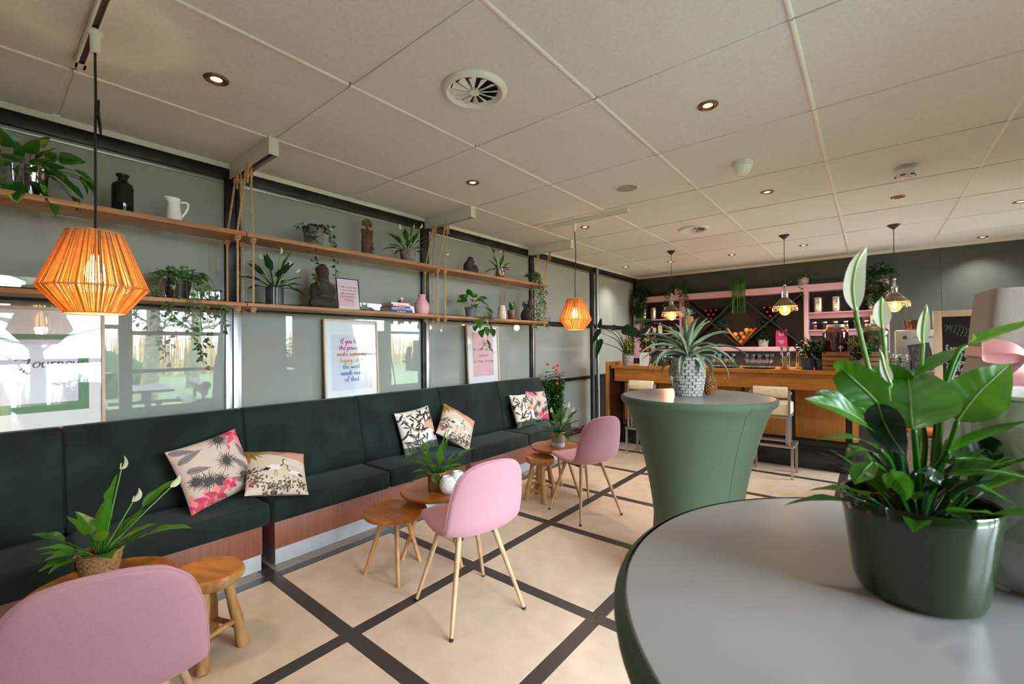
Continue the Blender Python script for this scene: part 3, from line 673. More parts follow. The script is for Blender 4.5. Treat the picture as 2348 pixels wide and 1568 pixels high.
def cushion(kind,c,yaw,lean,roll,S,lb,mirror=False):
    """face looks towards +x; yaw about z, lean = top tips back, roll in its own plane"""
    n=110; D=design(kind,n); 
    if mirror: D=D[::-1]
    h=S/2; T=.075
    def prof(u,v):
        e=((1-abs(u)**2.6)*(1-abs(v)**2.6)); return T*max(0,e)**.55
    P=[];colr=[]
    for side in (1,-1):
        for i in range(n):
            for j in range(n):
                u=-1+2*i/(n-1); v=-1+2*j/(n-1)
                k=1-.055*(1-v*v)*abs(u)**3; l=1-.055*(1-u*u)*abs(v)**3
                wr=.003*math.sin(9*u+4*v)*(1-u*u)
                P.append((u*h*k, v*h*l, side*(prof(u,v)+wr*(side>0)*.6)))
                colr.append(D[i,j] if side>0 else np.array(lin('#8d8288')))
    mb=MB(); mb.grid(P[:n*n],n,n); q=len(mb.v); mb.v+=P[n*n:]; 
    mb.f+=[(q+i*n+j,q+i*n+j+1,q+(i+1)*n+j+1,q+(i+1)*n+j) for i in range(n-1) for j in range(n-1)]
    me=bpy.data.meshes.new('cushion'); me.from_pydata(mb.v,[],mb.f); me.polygons.foreach_set('use_smooth',[True]*len(me.polygons))
    at=me.color_attributes.new('print','FLOAT_COLOR','POINT'); A=np.ones((2*n*n,4)); A[:,:3]=np.array(colr); at.data.foreach_set('color',A.ravel())
    me.materials.append(MATS['cushion_print'])
    o=bpy.data.objects.new('throw_cushion',me); COL.objects.link(o)
    B=Matrix(((0,0,1,0),(1,0,0,0),(0,1,0,0),(0,0,0,1)))
    o.matrix_world=Matrix.Translation(c)@Matrix.Rotation(yaw,4,'Z')@Matrix.Rotation(-lean,4,'Y')@B@Matrix.Rotation(roll,4,'Z')
    tag(o,lb,'cushion','printed throw cushions')
cushion('palm',(-3.19,.957,.642),.10,.38,.20,.405,'blush throw cushion with grey palm fans and pink flowers, nearest the camera')
cushion('crane',(-3.09,1.285,.560),.05,.95,-.33,.375,'peach and cream crane-print cushion slumped against the palm-print cushion')
cushion('bamboo',(-3.25,2.59,.626),.02,.30,.08,.40,'bamboo-print cushion with white crane, upright beside a tilted peach cushion')
cushion('crane2',(-3.13,2.97,.615),.0,.62,-.72,.38,'peach crane-print cushion standing on its corner by the bamboo cushion')
cushion('bamboo2',(-3.24,4.17,.622),.08,.32,-.03,.40,'bamboo and crane cushion with green hem at the far bench end')
cushion('palm',(-3.31,4.555,.628),-.06,.24,-.06,.38,'pink-flowered palm cushion tucked behind the furthest bamboo cushion',True)
# ================================================================ HAND LETTERING
_o=[(.8,.9),(.45,1),(.1,.75),(.05,.35),(.35,0),(.7,.15),(.85,.55),(.75,.9),(.5,1)]
GL={'a':(1,[[(.85,.95),(.45,1),(.1,.6),(.15,.1),(.5,.05),(.82,.5),(.86,1),(.82,.3),(1.0,.02)]]),
'b':(.95,[[(.15,2),(.1,.9),(.12,.1),(.5,0),(.85,.4),(.7,.95),(.35,.9),(.12,.6)]]),'c':(.85,[[(.8,.85),(.45,1),(.1,.6),(.2,.1),(.55,0),(.85,.2)]]),
'd':(1,[[(.8,.9),(.4,1),(.08,.55),(.2,.05),(.6,.1),(.84,.6),(.88,2),(.84,.3),(1,.02)]]),'e':(.85,[[(.1,.5),(.7,.6),(.72,.9),(.4,1),(.1,.6),(.2,.1),(.55,0),(.88,.25)]]),
'f':(.7,[[(.75,1.8),(.5,2),(.32,1.6),(.3,.5),(.28,-.4)],[(.05,1),(.65,1.05)]]),'g':(.95,[[(.8,.9),(.4,1),(.1,.55),(.3,.1),(.7,.3),(.84,1),(.8,-.3),(.5,-.9),(.15,-.6)]]),
'h':(.95,[[(.15,2),(.12,.8),(.1,0)],[(.12,.6),(.45,1),(.75,.8),(.75,.1),(.95,.02)]]),'i':(.4,[[(.15,1),(.15,.2),(.35,.02)],[(.17,1.4),(.2,1.48)]]),
'k':(.9,[[(.15,2),(.12,0)],[(.75,1),(.2,.5),(.8,0)]]),'l':(.4,[[(.18,2),(.14,.4),(.35,.02)]]),'m':(1.45,[[(.1,1),(.1,0)],[(.1,.6),(.4,1),(.65,.8),(.65,0)],[(.65,.6),(.95,1),(1.2,.8),(1.2,.1),(1.4,.02)]]),
'n':(.95,[[(.12,1),(.1,0)],[(.12,.6),(.45,1),(.75,.8),(.75,.1),(.95,.02)]]),'o':(.92,[_o]),'p':(.95,[[(.12,1),(.1,-.9)],[(.12,.6),(.45,1),(.85,.7),(.7,.1),(.35,0),(.12,.3)]]),
'r':(.7,[[(.12,1),(.1,0)],[(.12,.55),(.4,.98),(.7,.9)]]),'s':(.75,[[(.68,.85),(.4,1),(.12,.78),(.4,.5),(.66,.25),(.4,0),(.08,.12)]]),'t':(.65,[[(.32,1.6),(.28,.3),(.45,0),(.65,.15)],[(.05,1.05),(.6,1.1)]]),
'u':(.95,[[(.12,1),(.1,.4),(.35,0),(.72,.4),(.78,1),(.76,.2),(.95,.02)]]),'v':(.85,[[(.08,1),(.4,.02),(.78,1)]]),'w':(1.3,[[(.08,1),(.3,.03),(.62,.8),(.9,.03),(1.2,1)]]),'x':(.85,[[(.1,1),(.8,0)],[(.75,1),(.1,0)]]),
'y':(.9,[[(.1,1),(.2,.3),(.5,.25),(.78,1)],[(.78,1),(.7,-.2),(.4,-.9),(.1,-.6)]]),
'A':(1.3,[[(.05,0),(.5,1.9),(.6,1.9),(1.1,0)],[(.25,.7),(.95,.7)]]),'C':(1.15,[[(1.05,1.6),(.65,1.95),(.15,1.4),(.12,.5),(.5,0),(1.05,.25)]]),'E':(1,[[(.95,1.75),(.45,1.9),(.2,1.4),(.55,1),(.15,.5),(.5,0),(.95,.2)]]),
'I':(.5,[[(.25,1.9),(.2,0)]]),'J':(1.4,[[(-.9,1.35),(-.3,1.6),(.5,1.35),(.9,1.6),(.8,.5),(.5,-1.0),(.0,-1.2),(-.1,-.6),(.5,.0),(.9,.3)]]),'K':(1.1,[[(.15,1.9),(.12,0)],[(.95,1.9),(.2,.9),(1,0)]]),'L':(1,[[(.5,1.9),(.3,1.7),(.3,.3),(.1,.02),(.5,.05),(.95,.1)]]),
'P':(1.05,[[(.2,1.9),(.15,0)],[(.18,1.8),(.7,1.9),(1,1.4),(.7,.95),(.2,.9)]]),'T':(1.1,[[(.05,1.85),(1.05,1.9)],[(.55,1.88),(.5,0)]]),'U':(1.15,[[(.15,1.9),(.12,.6),(.5,0),(.95,.5),(1,1.9)]]),'D':(1.2,[[(.2,1.9),(.15,0),(.7,.1),(1.05,.9),(.75,1.7),(.1,1.9)]]),
',':(.4,[[(.2,.1),(.1,-.3)]]),'.':(.4,[[(.18,.0),(.22,.08)]])}
def lettering(text,x,y,size,w,frame,name,mat,parent,slant=.15,align='L',thick=.0006,brush=.5):
    """flat pen strokes of a line of text in the frame's xy plane"""
    tot=sum((GL[c][0]+.14) if c in GL else .6 for c in text)*size
    cx=x if align=='L' else x-tot/2; mb=MB()
    for ch in text:
        if ch not in GL: cx+=.6*size; continue
        wd,strokes=GL[ch]
        for st in strokes:
            pts=[(cx+(a+slant*b)*size,y+b*size) for a,b in st]
            P=bez([(a,b,0) for a,b in pts],max(6,len(pts)*4)) if len(pts)>2 else [Vector((*pts[0],0)),Vector((*pts[1],0))]
            vs_=[]
            for i,p in enumerate(P):
                t=(P[min(i+1,len(P)-1)]-P[max(i-1,0)]); t=t.normalized() if t.length>1e-9 else Vector((0,1,0))
                ww=w*((1-brush)+brush*abs(t.y))*.5; nn=Vector((-t.y,t.x,0))*ww
                vs_+= [frame@(p+nn+Vector((0,0,thick))),frame@(p-nn+Vector((0,0,thick)))]
            mb.add(vs_,[(2*i,2*i+1,2*i+3,2*i+2) for i in range(len(P)-1)])
        cx+=(wd+.14)*size
    return mb.build(name,MATS[mat],parent,smooth=False)
def typed(text,x,y,size,frame,mat,parent,name='lettering',align='CENTER',sx=1,shear=0,bold=0):
    cu=bpy.data.curves.new(name,'FONT'); cu.body=text; cu.size=size; cu.align_x=align; cu.shear=shear; cu.offset=bold; cu.space_character=sx; cu.resolution_u=3
    tmp=bpy.data.objects.new('tmp_text',cu); cu.materials.append(MATS[mat]); me=bpy.data.meshes.new_from_object(tmp); bpy.data.objects.remove(tmp)
    o=bpy.data.objects.new(name,me); COL.objects.link(o); o.parent=parent; o.matrix_local=frame@Matrix.Translation((x,y,.0007)); return o
def WALLFRAME(c,lean=0,yaw=0):
    """plane facing +x at c: local x -> +y, local y -> up"""
    B=Matrix(((0,0,1,0),(1,0,0,0),(0,1,0,0),(0,0,0,1)))
    return Matrix.Translation(c)@Matrix.Rotation(yaw,4,'Z')@Matrix.Rotation(-lean,4,'Y')@B
def picture(lb,y0,y1,z0,h,lean,frame_mat,fw_=.016,x=-3.530,dep_=.022,glass=True):
    """framed print leaning on the glass wall; returns (thing, frame for the print face)"""
    t=thing('framed_print',lb,'picture',(x,(y0+y1)/2,z0),0,'framed prints')
    w=y1-y0; F=WALLFRAME((0,0,0),lean); mb=MB()
    for (a,b,c,d) in [(-w/2,w/2,0,fw_),(-w/2,w/2,h-fw_,h),(-w/2,-w/2+fw_,fw_,h-fw_),(w/2-fw_,w/2,fw_,h-fw_)]: mb.box(a,b,c,d,0,dep_,F)
    mb.build('frame',MATS[frame_mat],t,bevel=.0015)
    MB().box(-w/2+fw_,w/2-fw_,fw_,h-fw_,.001,.006,F).build('backing',MATS['paper'],t)
    if glass: MB().add([F@Vector(p) for p in [(-w/2+fw_,fw_,.0135),(w/2-fw_,fw_,.0135),(w/2-fw_,h-fw_,.0135),(-w/2+fw_,h-fw_,.0135)]],[(0,1,2,3)]).build('glass',MATS['clear_glass'],t)
    return t,F@Matrix.Translation((0,0,.007)),w
def sheet(t,F,x0,x1,y0,y1,mat,z=0,name='print_area'):
    MB().box(x0,x1,y0,y1,z,z+.0006,F).build(name,MATS[mat],t)
# picture with the word Journeys
t,F,w=picture('large pale-framed print with black script and green border, left edge of picture',-.04,.498,.956,.68,.045,'frame_pale')
sheet(t,F,-.20,.20,.10,.53,'paper_green',0); sheet(t,F,-.155,.155,.15,.50,'paper_lilac',.0008)
lettering('Journeys',-.07,.345,.030,.0075,F@Matrix.Translation((0,0,.0016)),'lettering','ink',t,slant=.2,brush=.7)
lettering('D',-.105,.255,.034,.008,F@Matrix.Translation((0,0,.0016)),'lettering','ink',t,slant=.6,brush=.7)
# rainbow brush lettering
t,F,w=picture('pale-framed white print with rainbow brush lettering above the sofa',1.853,2.368,.956,.68,.045,'frame_pale')
sheet(t,F,-.19,.19,.07,.55,'paper_lilac',0)
for k,(tx,col) in enumerate([('If you have','ink_pink'),('the power to','ink_pink'),('make someone','ink_orange'),('happy, do it','ink_yellow'),('the world','ink_teal'),('needs more','ink_blue'),('of that.','ink_violet')]):
    lettering(tx,0,.475-.055*k,.0215,.0075,F@Matrix.Translation((0,0,.0008)),'lettering',col,t,slant=.15,align='C',brush=.6)
# coffee print
t,F,w=picture('pale-framed pink print about coffee behind the trailing pothos',3.53,4.07,.956,.68,.045,'frame_pale')
sheet(t,F,-.175,.175,.09,.60,'paper_pink',0); 
for (a,b,c,d) in [(-.14,.14,.125,.128),(-.14,.14,.56,.563),(-.14,-.137,.128,.56),(.137,.14,.128,.56)]: sheet(t,F,a,b,c,d,'paper_blush',.0008,'thin_line')
lettering('Coffee',0,.455,.024,.004,F@Matrix.Translation((0,0,.0008)),'lettering','ink_plum',t,slant=.45,align='C'); typed('IN ONE HAND',0,.385,.042,F@Matrix.Translation((0,0,.0008)),'ink',t,sx=1.25)
lettering('ambition',0,.315,.021,.004,F@Matrix.Translation((0,0,.0008)),'lettering','ink_plum',t,slant=.45,align='C'); typed('IN THE OTHER',0,.245,.042,F@Matrix.Translation((0,0,.0008)),'ink',t,sx=1.25)
# small framed quote on the lower shelf
t,F,w=picture('small black-framed blush quote card on the lower shelf beside the seated statue',1.845,2.045,ZL,.262,.14,'frame_black',.007,-3.30,.012)
sheet(t,F,-.088,.088,.012,.25,'paper_blush',0); sheet(t,F,-.088,.05,.03,.14,'paper_pink',.0007,'blush_patch')
for k,tx in enumerate(['Today is your day','to start fresh, eat','right, train hard,','live healthy & to','be proud']): typed(tx,0,.185-.027*k,.0185,F@Matrix.Translation((0,0,.0014)),'ink_plum',t,bold=.0003,sx=1.1)

# ================================================================ CHAIRS
def chair(loc,rz,lb):
    t=thing('shell_chair',lb,'chair',loc,rz,'pink upholstered shell chairs')
    # side profile (forward +x) with half widths: from the seat's front edge to the top of the back
    pr_=[(.2365,.450,.012),(.235,.453,.10),(.225,.462,.165),(.19,.462,.192),(.12,.452,.205),(.04,.442,.213),(-.05,.438,.218),(-.12,.445,.220),(-.17,.468,.221),(-.200,.510,.221),(-.218,.57,.219),(-.232,.64,.213),(-.244,.695,.202),(-.255,.75,.185),(-.262,.785,.160),(-.265,.805,.138),(-.268,.820,.108),(-.2695,.830,.074),(-.270,.8345,.038),(-.270,.836,.006)]
    NU=66; cw=bez([(p[2],0,0) for p in pr_],NU); cen=bez([(x,0,z) for x,z,_ in pr_],NU); wid=[max(.004,c_.x) for c_ in cw]
    nu=NU+1; nv=17; top=[]; bot=[]
    for i in range(nu):
        tn=(cen[min(i+1,NU)]-cen[max(i-1,0)]).normalized(); nn=Vector((0,1,0)).cross(tn); nn=-nn if nn.dot(Vector((.5,0,1)))<0 else nn
        u=i/NU; curl=interp([(0,.004),(.2,.022),(.5,.045),(.75,.035),(1,.03)],u)*min(1,(wid[i]/.2)**2)
        for j in range(nv):
            s=-1+2*j/(nv-1); y=wid[i]*math.sin(s*PI/2)**1 if True else 0
            c=curl*abs(math.sin(s*PI/2))**2.2; th=.017*max(0,(1-abs(s)**6))**.5*min(1,min(i,NU-i)/5+.25)
            base=cen[i]+Vector((0,y,0))+nn*c
            top.append(base+nn*th); bot.append(base-nn*th)
    mb=MB(); mb.grid(top,nu,nv); mb.grid([p for p in bot],nu,nv)
    n0=nu*nv
    per=[i*nv for i in range(nu)]+[(nu-1)*nv+j for j in range(1,nv)]+[i*nv+nv-1 for i in range(nu-2,-1,-1)]+[j for j in range(nv-2,0,-1)]
    mb.f+=[(per[k],per[(k+1)%len(per)],n0+per[(k+1)%len(per)],n0+per[k]) for k in range(len(per))]
    mb.build('shell',MATS['chair_pink'],t,angle=75)
    # welt around the edge
    MB().tube([(top[k]+bot[k])/2 for k in per]+[(top[per[0]]+bot[per[0]])/2],.0035,6,caps=False).build('piping',MATS['chair_pink'],t)
    fr=MB()
    for s in (-1,1): fr.box(-.10,.13,s*.10-.012,s*.10+.012,.405,.418)
    fr.box(-.012,.012,-.088,.088,.402,.414); fr.build('under_frame',MATS['black_plastic'],t)
    for sx,sy in ((1,1),(1,-1),(-1,1),(-1,-1)):
        p0=(.10*sx+.015,.105*sy,.425); p1=(.205*sx,.215*sy,.012)
        MB().tube([p0,p1],[.0155,.0095],12).build('leg',MATS['chair_leg'],t)
        lg=MB().tube([(.206*sx,.216*sy,.014),(.2065*sx,.2165*sy,.0)],[.0105,.0105],12).build('foot_cap',MATS['black_plastic'],t)
    return t
def chair_at(rear,front,lb,x):
    rx,ry=rear; fx,fy=front; a=math.atan2(fy-ry,fx-rx); chair(((rx+fx)/2,(ry+fy)/2,0),a,lb)
chair_at((-1.495,1.645),(-1.909,1.759),'pink shell chair in the middle, beside the white faceted vases',0)
chair_at((-1.674,3.175),(-2.08,3.325),'pink shell chair furthest away, beside the two-tone glazed plant pot',0)
chair((-1.757,.281,0),PI-.30,'pink shell chair cropped at the lower left corner, seen from behind')

# ================================================================ SMALL TABLES AND STOOLS
def side_table(x,y,z,r,feet,rz,lb):
    t=thing('side_table',lb,'table',(x,y,0),rz,'round three-legged wooden side tables')
    MB().lathe([(r-.012,z-.026),(r-.003,z-.018),(r,z-.008),(r-.004,z),(.0001,z)],56).build('table_top',MATS['table_wood'],t)
    for k,a in enumerate(feet):
        c,s=math.cos(a),math.sin(a); rr=r*.95
        p0=Vector((c*r*.36,s*r*.36,z-.027)); p1=Vector((c*rr,s*rr,0)); tn=(p1-p0).normalized()
        MB().tube([p0,p1],[.0155,.0125],4 if False else 10).build('leg',MATS['leg_wood'],t)
    MB().lathe([(r*.5,z-.032),(r*.5,z-.0265)],20).build('leg_block',MATS['leg_wood'],t)
    return t
side_table(-2.305,1.665,.385,.195,(.1-PI+.75,-.55,1.55),0,'low round wooden side table tucked under its taller twin')
side_table(-2.26,1.965,.452,.24,(-2.25,1.85,.0),0,'taller round wooden side table holding white faceted vases')
side_table(-2.315,3.485,.452,.240,(.25,1.95,3.4),0,'round wooden side table holding the two-tone glazed pot')
side_table(-2.42,.335,.452,.235,(.6,2.7,-1.6),0,'round wooden side table behind the cropped foreground chair')
def log_stool(x,y,h,r,rz,lb,seed):
    t=thing('log_stool',lb,'stool',(x,y,0),rz,'rustic log stools'); rg=random.Random(seed)
    ph=[rg.uniform(0,6) for _ in range(4)]
    mod=lambda rr,z,a,j: rr*(1+.05*math.sin(2*a+ph[0])+.03*math.sin(3*a+ph[1])+.018*math.sin(7*a+ph[2]))
    MB().lathe([(.001,h-.058),(r*.80,h-.058),(r*.93,h-.045),(r,h-.024),(r*.985,h-.008),(r*.95,h-.001),(r*.6,h-.004),(.0001,h-.006)],48,mod=mod).build('seat',MATS['stool_top'],t)
    MB().lathe([(r*.82,h-.062),(r*.955,h-.047),(r*1.012,h-.026),(r*.99,h-.012)],48,mod=mod,cap0=False,cap1=False).build('bark_edge',MATS['log_wood'],t)
    feet=[]
    for k in range(4):
        a=PI/4+k*PI/2; p0=Vector((math.cos(a)*r*.52,math.sin(a)*r*.52,h-.058)); p1=Vector((math.cos(a)*r*.98,math.sin(a)*r*.98,0.0)); feet.append((p0,p1))
        P=[p0.lerp(p1,i/9)+Vector((.0015*math.sin(i*1.3+k*2),.0015*math.cos(i*1.1+k),0)) for i in range(10)]
        P[-1]=p1
        MB().tube(P,[.020+.0015*math.sin(i*1.7+k*1.9)+.0008*i for i in range(10)],10).build('leg',MATS['log_wood'],t)
    for k in range(4):
        f=.62 if k%2 else .72; a=feet[k][0].lerp(feet[k][1],f); b=feet[(k+1)%4][0].lerp(feet[(k+1)%4][1],f)
        MB().tube([a,a.lerp(b,.5)+Vector((0,0,.003)),b],.0125,8).build('rung',MATS['log_wood'],t)
log_stool(-2.375,.685,.385,.142,.35,'rustic log stool with orange-brown slab seat in the left foreground',4)
log_stool(-2.355,3.285,.385,.135,.05,'rustic log stool in front of the furthest round side table',9)

# ================================================================ HIGH TABLES
def high_table(x,y,r,skirt,lb,a_seam):
    t=thing('cocktail_table',lb,'table',(x,y,0),0,'high tables in stretch covers'); z=1.10
    MB().lathe([(r-.012,z-.004),(r-.016,z),(.0001,z)],96,cap0=True).build('table_top',MATS['grey_top'],t)
    prof=[(r-.0125,z+.001),(r-.004,z-.004),(r,z-.014),(r-.002,z-.030),(r-.012,z-.043),(r-.035,z-.064)]
    for k in range(1,25):
        u=k/24; zz=lerp(z-.064,.02,u); rr=.222+(r-.035-.222)*(1-u)**2.35 if u<.62 else .222+(r-.035-.222)*(.38)**2.35+.075*((u-.62)/.38)**2
        prof.append((rr,zz))
    MB().lathe(prof,96,cap0=False,cap1=False).build('stretch_cover',MATS[skirt],t,angle=80)
    MB().tube([(q[0]*math.cos(a_seam),q[0]*math.sin(a_seam),q[1]) for q in prof[1:]],.0022,6).build('seam',MATS[skirt],t)
    MB().lathe([(.21,.0),(.21,.018),(.03,.024),(.03,z-.05)],32,cap1=False).build('pedestal',MATS['black_plastic'],t)
    return t
high_table(-.806,2.69,.425,'skirt_green','high table in a sage green stretch cover carrying the pineapple plant',-.62)
high_table(.138,.691,.432,'skirt_dark','near high table with grey top and olive cover filling the lower right',2.5)
# ================================================================ PLANT PARTS
def blade(mb,P,w,shape,fold=.35,up=Vector((0,0,1)),wave=0.,na=5,vein=0.):
    n=len(P); V=[]
    for i,p in enumerate(P):
        t=i/(n-1); tn=(P[min(i+1,n-1)]-P[max(i-1,0)]).normalized(); sd=tn.cross(up)
        if sd.length<1e-4: sd=tn.cross(Vector((1,0,0)))
        sd.normalize(); nn=sd.cross(tn); h=max(w*shape(t),.0004)
        for j in range(na):
            s=-1+2*j/(na-1); V.append(p+sd*(s*h)+nn*(fold*abs(s)*h-.18*fold*h+wave*h*math.sin(t*13+s*2)*abs(s)+vein*h*math.sin(t*48-abs(s)*7)))
    mb.grid(V,n,na)
lance=lambda t: (max(0,math.sin(PI*min(1,t**.75)))**.9)*(1-.25*t)
heart=lambda t: (min(1,(t+.02)*7)**.5)*max(0,math.cos(PI/2*max(0,(t-.12)/.88)))**.8 if t<.999 else 0
strap=lambda t: (.75+.25*math.sin(PI*t*.8))*(1-t**3)
def dirv(az,el): return Vector((math.cos(el)*math.cos(az),math.cos(el)*math.sin(az),math.sin(el)))
def lily_leaf(t,rg,z0,r0,az,el,pl,bl,bw,droop,mat,name='leaf'):
    """arching petiole and pointed blade"""
    d=dirv(az,el); b=Vector((math.cos(az)*r0,math.sin(az)*r0,z0)); mb=MB()
    pts=[b+d*(pl*k/5)-Vector((0,0,droop*.25*(k/5)**2*pl)) for k in range(6)]
    mb.tube(pts,[.0042*(bw/.03)**.5*(1-.35*k/5) for k in range(6)],6)
    q=pts[-1]; d2=(pts[-1]-pts[-2]).normalized(); P=[q]
    side=rg.uniform(-.25,.25)
    for k in range(1,11):
        el2=math.asin(max(-1,min(1,d2.z)))-droop*k*.022*4; a2=math.atan2(d2.y,d2.x)+side*k/10
        P.append(P[-1]+dirv(a2,el2)*(bl/10))
    blade(mb,P,bw,lance,.38,wave=.12)
    return mb.build(name,MATS[mat],t,angle=180)
def lily_flower(t,rg,z0,az,el,L,size,bend=.2):
    mb=MB(); d=dirv(az,el); base=Vector((math.cos(az)*.008,math.sin(az)*.008,z0))
    pts=[base+d*(L*k/8)+Vector((0,0,-bend*L*.12*(k/8)**2)) for k in range(9)]
    mb.tube(pts,[.0028]*9,6); st=mb.build('flower_stem',MATS['stem'],t)
    q=pts[-1]; d=(pts[-1]-pts[-2]).normalized(); d=(d+Vector((0,0,.5))).normalized()
    m2=MB(); blade(m2,[q+d*(size*k/10)+Vector((math.cos(az),math.sin(az),0))*(size*.12*math.sin(PI*k/10)) for k in range(11)],size*.28,lambda t:lance(t),.7,up=Vector((math.cos(az+.4),math.sin(az+.4),.3)))
    fl=m2.build('flower',MATS['spathe'],t,angle=180)
    MB().tube([q+d*size*.05-Vector((math.cos(az),math.sin(az),0))*size*.05,q+d*size*.45-Vector((math.cos(az),math.sin(az),0))*size*.07],[size*.045,size*.03],7).build('spadix',MATS['spadix'],fl)
def lily(t,z0,n,hgt,spread,bl,bw,seed,flowers=(),mat='leaf',r0=.018,az0=0):
    rg=random.Random(seed)
    for k in range(n):
        u=k/max(1,n-1); az=az0+k*2.399+rg.uniform(-.3,.3); el=lerp(1.35,.35,u**.8)+rg.uniform(-.1,.1)
        L=hgt*lerp(.62,.28,u)*rg.uniform(.85,1.15)
        lily_leaf(t,rg,z0,r0*(.3+.7*u),az,el,L,bl*rg.uniform(.75,1.15),bw*rg.uniform(.8,1.15),lerp(.25,.75,u)*rg.uniform(.7,1.3)*spread,mat)
    for (az,el,L,s) in flowers: lily_flower(t,rg,z0,az,el,L,s)
def ivy_leaves(mb,p,d,size,rg):
    """five-lobed leaf"""
    up=(Vector((rg.gauss(.35,.4),rg.gauss(0,.4),rg.gauss(.45,.4)))).normalized(); d=(d-up*d.dot(up)); d=d.normalized() if d.length>1e-3 else Vector((1,0,0)); s=up.cross(d)
    out=[(0,0),(.42,.12),(.72,.52),(.36,.52),(.30,.95),(0,.62+.6)]
    pts=[(a,b) for a,b in out]+[(-a,b) for a,b in out[-2:0:-1]]
    c=p+d*(.5*size)+up*(.05*size); n=len(mb.v); mb.v.append(tuple(c))
    mb.v+= [tuple(p+s*(a*size*.8)+d*(b*size*.85)-up*(.12*size*abs(a))) for a,b in pts]; k=len(pts)
    mb.f+=[(n,n+1+i,n+1+(i+1)%k) for i in range(k)]
def ivy(t,z0,vines,nleaf,size,seed,mat='ivy_leaf',bush=(0,.06,.05)):
    """vines: control-point lists in local space; bush: (count, radius, height) of leaves over the pot"""
    rg=random.Random(seed); st=MB(); lv=MB()
    for c in vines:
        P=bez(c,max(10,len(c)*6)); st.tube(P,.0016,5)
        m=max(3,int(nleaf*sum((a-b).length for a,b in zip(P,P[1:]))/.3))
        for i in range(m):
            p=P[min(len(P)-1,int((i+rg.random())/m*len(P)))]; a=rg.uniform(0,2*PI)
            d=Vector((math.cos(a),math.sin(a),rg.uniform(-.8,.2))); q=p+d*rg.uniform(.008,.022); st.tube([p,q],.0008,4,caps=False)
            ivy_leaves(lv,q,d,size*rg.uniform(.6,1.2),rg)
    n,r,h=bush
    for i in range(n):
        a=rg.uniform(0,2*PI); rr=r*math.sqrt(rg.random()); zz=z0+h*rg.random()*(1.2-rr/r*.9); p=Vector((rr*math.cos(a),rr*math.sin(a),zz))
        st.tube([(p.x*.4,p.y*.4,z0-.01),p],.0009,4,caps=False); d=Vector((math.cos(a),math.sin(a),rg.uniform(-.5,.5))); ivy_leaves(lv,p,d,size*rg.uniform(.7,1.25),rg)
    st.build('vines',MATS['stem_brown'],t)['kind']='stuff'; lv.build('foliage',MATS[mat],t,smooth=False)['kind']='stuff'
def heart_leaf(t,p,az,el,size,roll,mat,stemfrom=None):
    mb=MB(); d=dirv(az,el); up=Matrix.Rotation(roll,3,d)@(Vector((0,0,1))-d*d.z).normalized()
    P=[p+d*(size*k/9)-up*(size*.10*(k/9)**2) for k in range(10)]
    blade(mb,P,size*.40,heart,.3,up=up,wave=.05)
    if stemfrom is not None: mb.tube(bez([stemfrom,(Vector(stemfrom)+p)/2+Vector((0,0,.015)),p],6),.0022,5)
    return mb.build('leaf',MATS[mat],t,angle=180)
# ---------------- pots (open vessels, local base at z=0)
def pot_shell(t,prof,mat,name='pot',n=36,wall=.006,mod=None,soil=True,soil_drop=.018):
    r1,h=prof[-1]; inner=[(r1-wall,h),(r1-wall-.001,h-soil_drop-.01)]
    MB().lathe([(.0001,0.0)]+prof+inner,n,mod=mod,cap0=False,cap1=False).build(name,MATS[mat],t)
    if soil: MB().lathe([(r1-wall-.0005,h-soil_drop),(.0001,h-soil_drop+.004)],20,cap0=False).build('soil',MATS['soil'],t)
def wicker_pot(t,r0,r1,h,mat,n=None,rows=None,rnd=None):
    n=n or 14; rows=rows or max(6,int(h/.012)); amp=.0035
    k=rows*3; prof=[(lerp(r0,r1,i/k),h*i/k) for i in range(k+1)]
    def mod(r,z,a,j):
        row=min(rows-1,int(z/h*rows)); ph=z/h*rows-row
        return r+amp*math.sin(n*a+PI*row)*max(0,math.sin(PI*ph))**.7 if r>.01 else r
    pot_shell(t,prof,mat,'basket',n*4,.007,mod)
    MB().tube([((r1)*math.cos(2*PI*i/36),(r1)*math.sin(2*PI*i/36),h+.001) for i in range(37)],.005,6,caps=False).build('basket_rim',MATS[mat],t)

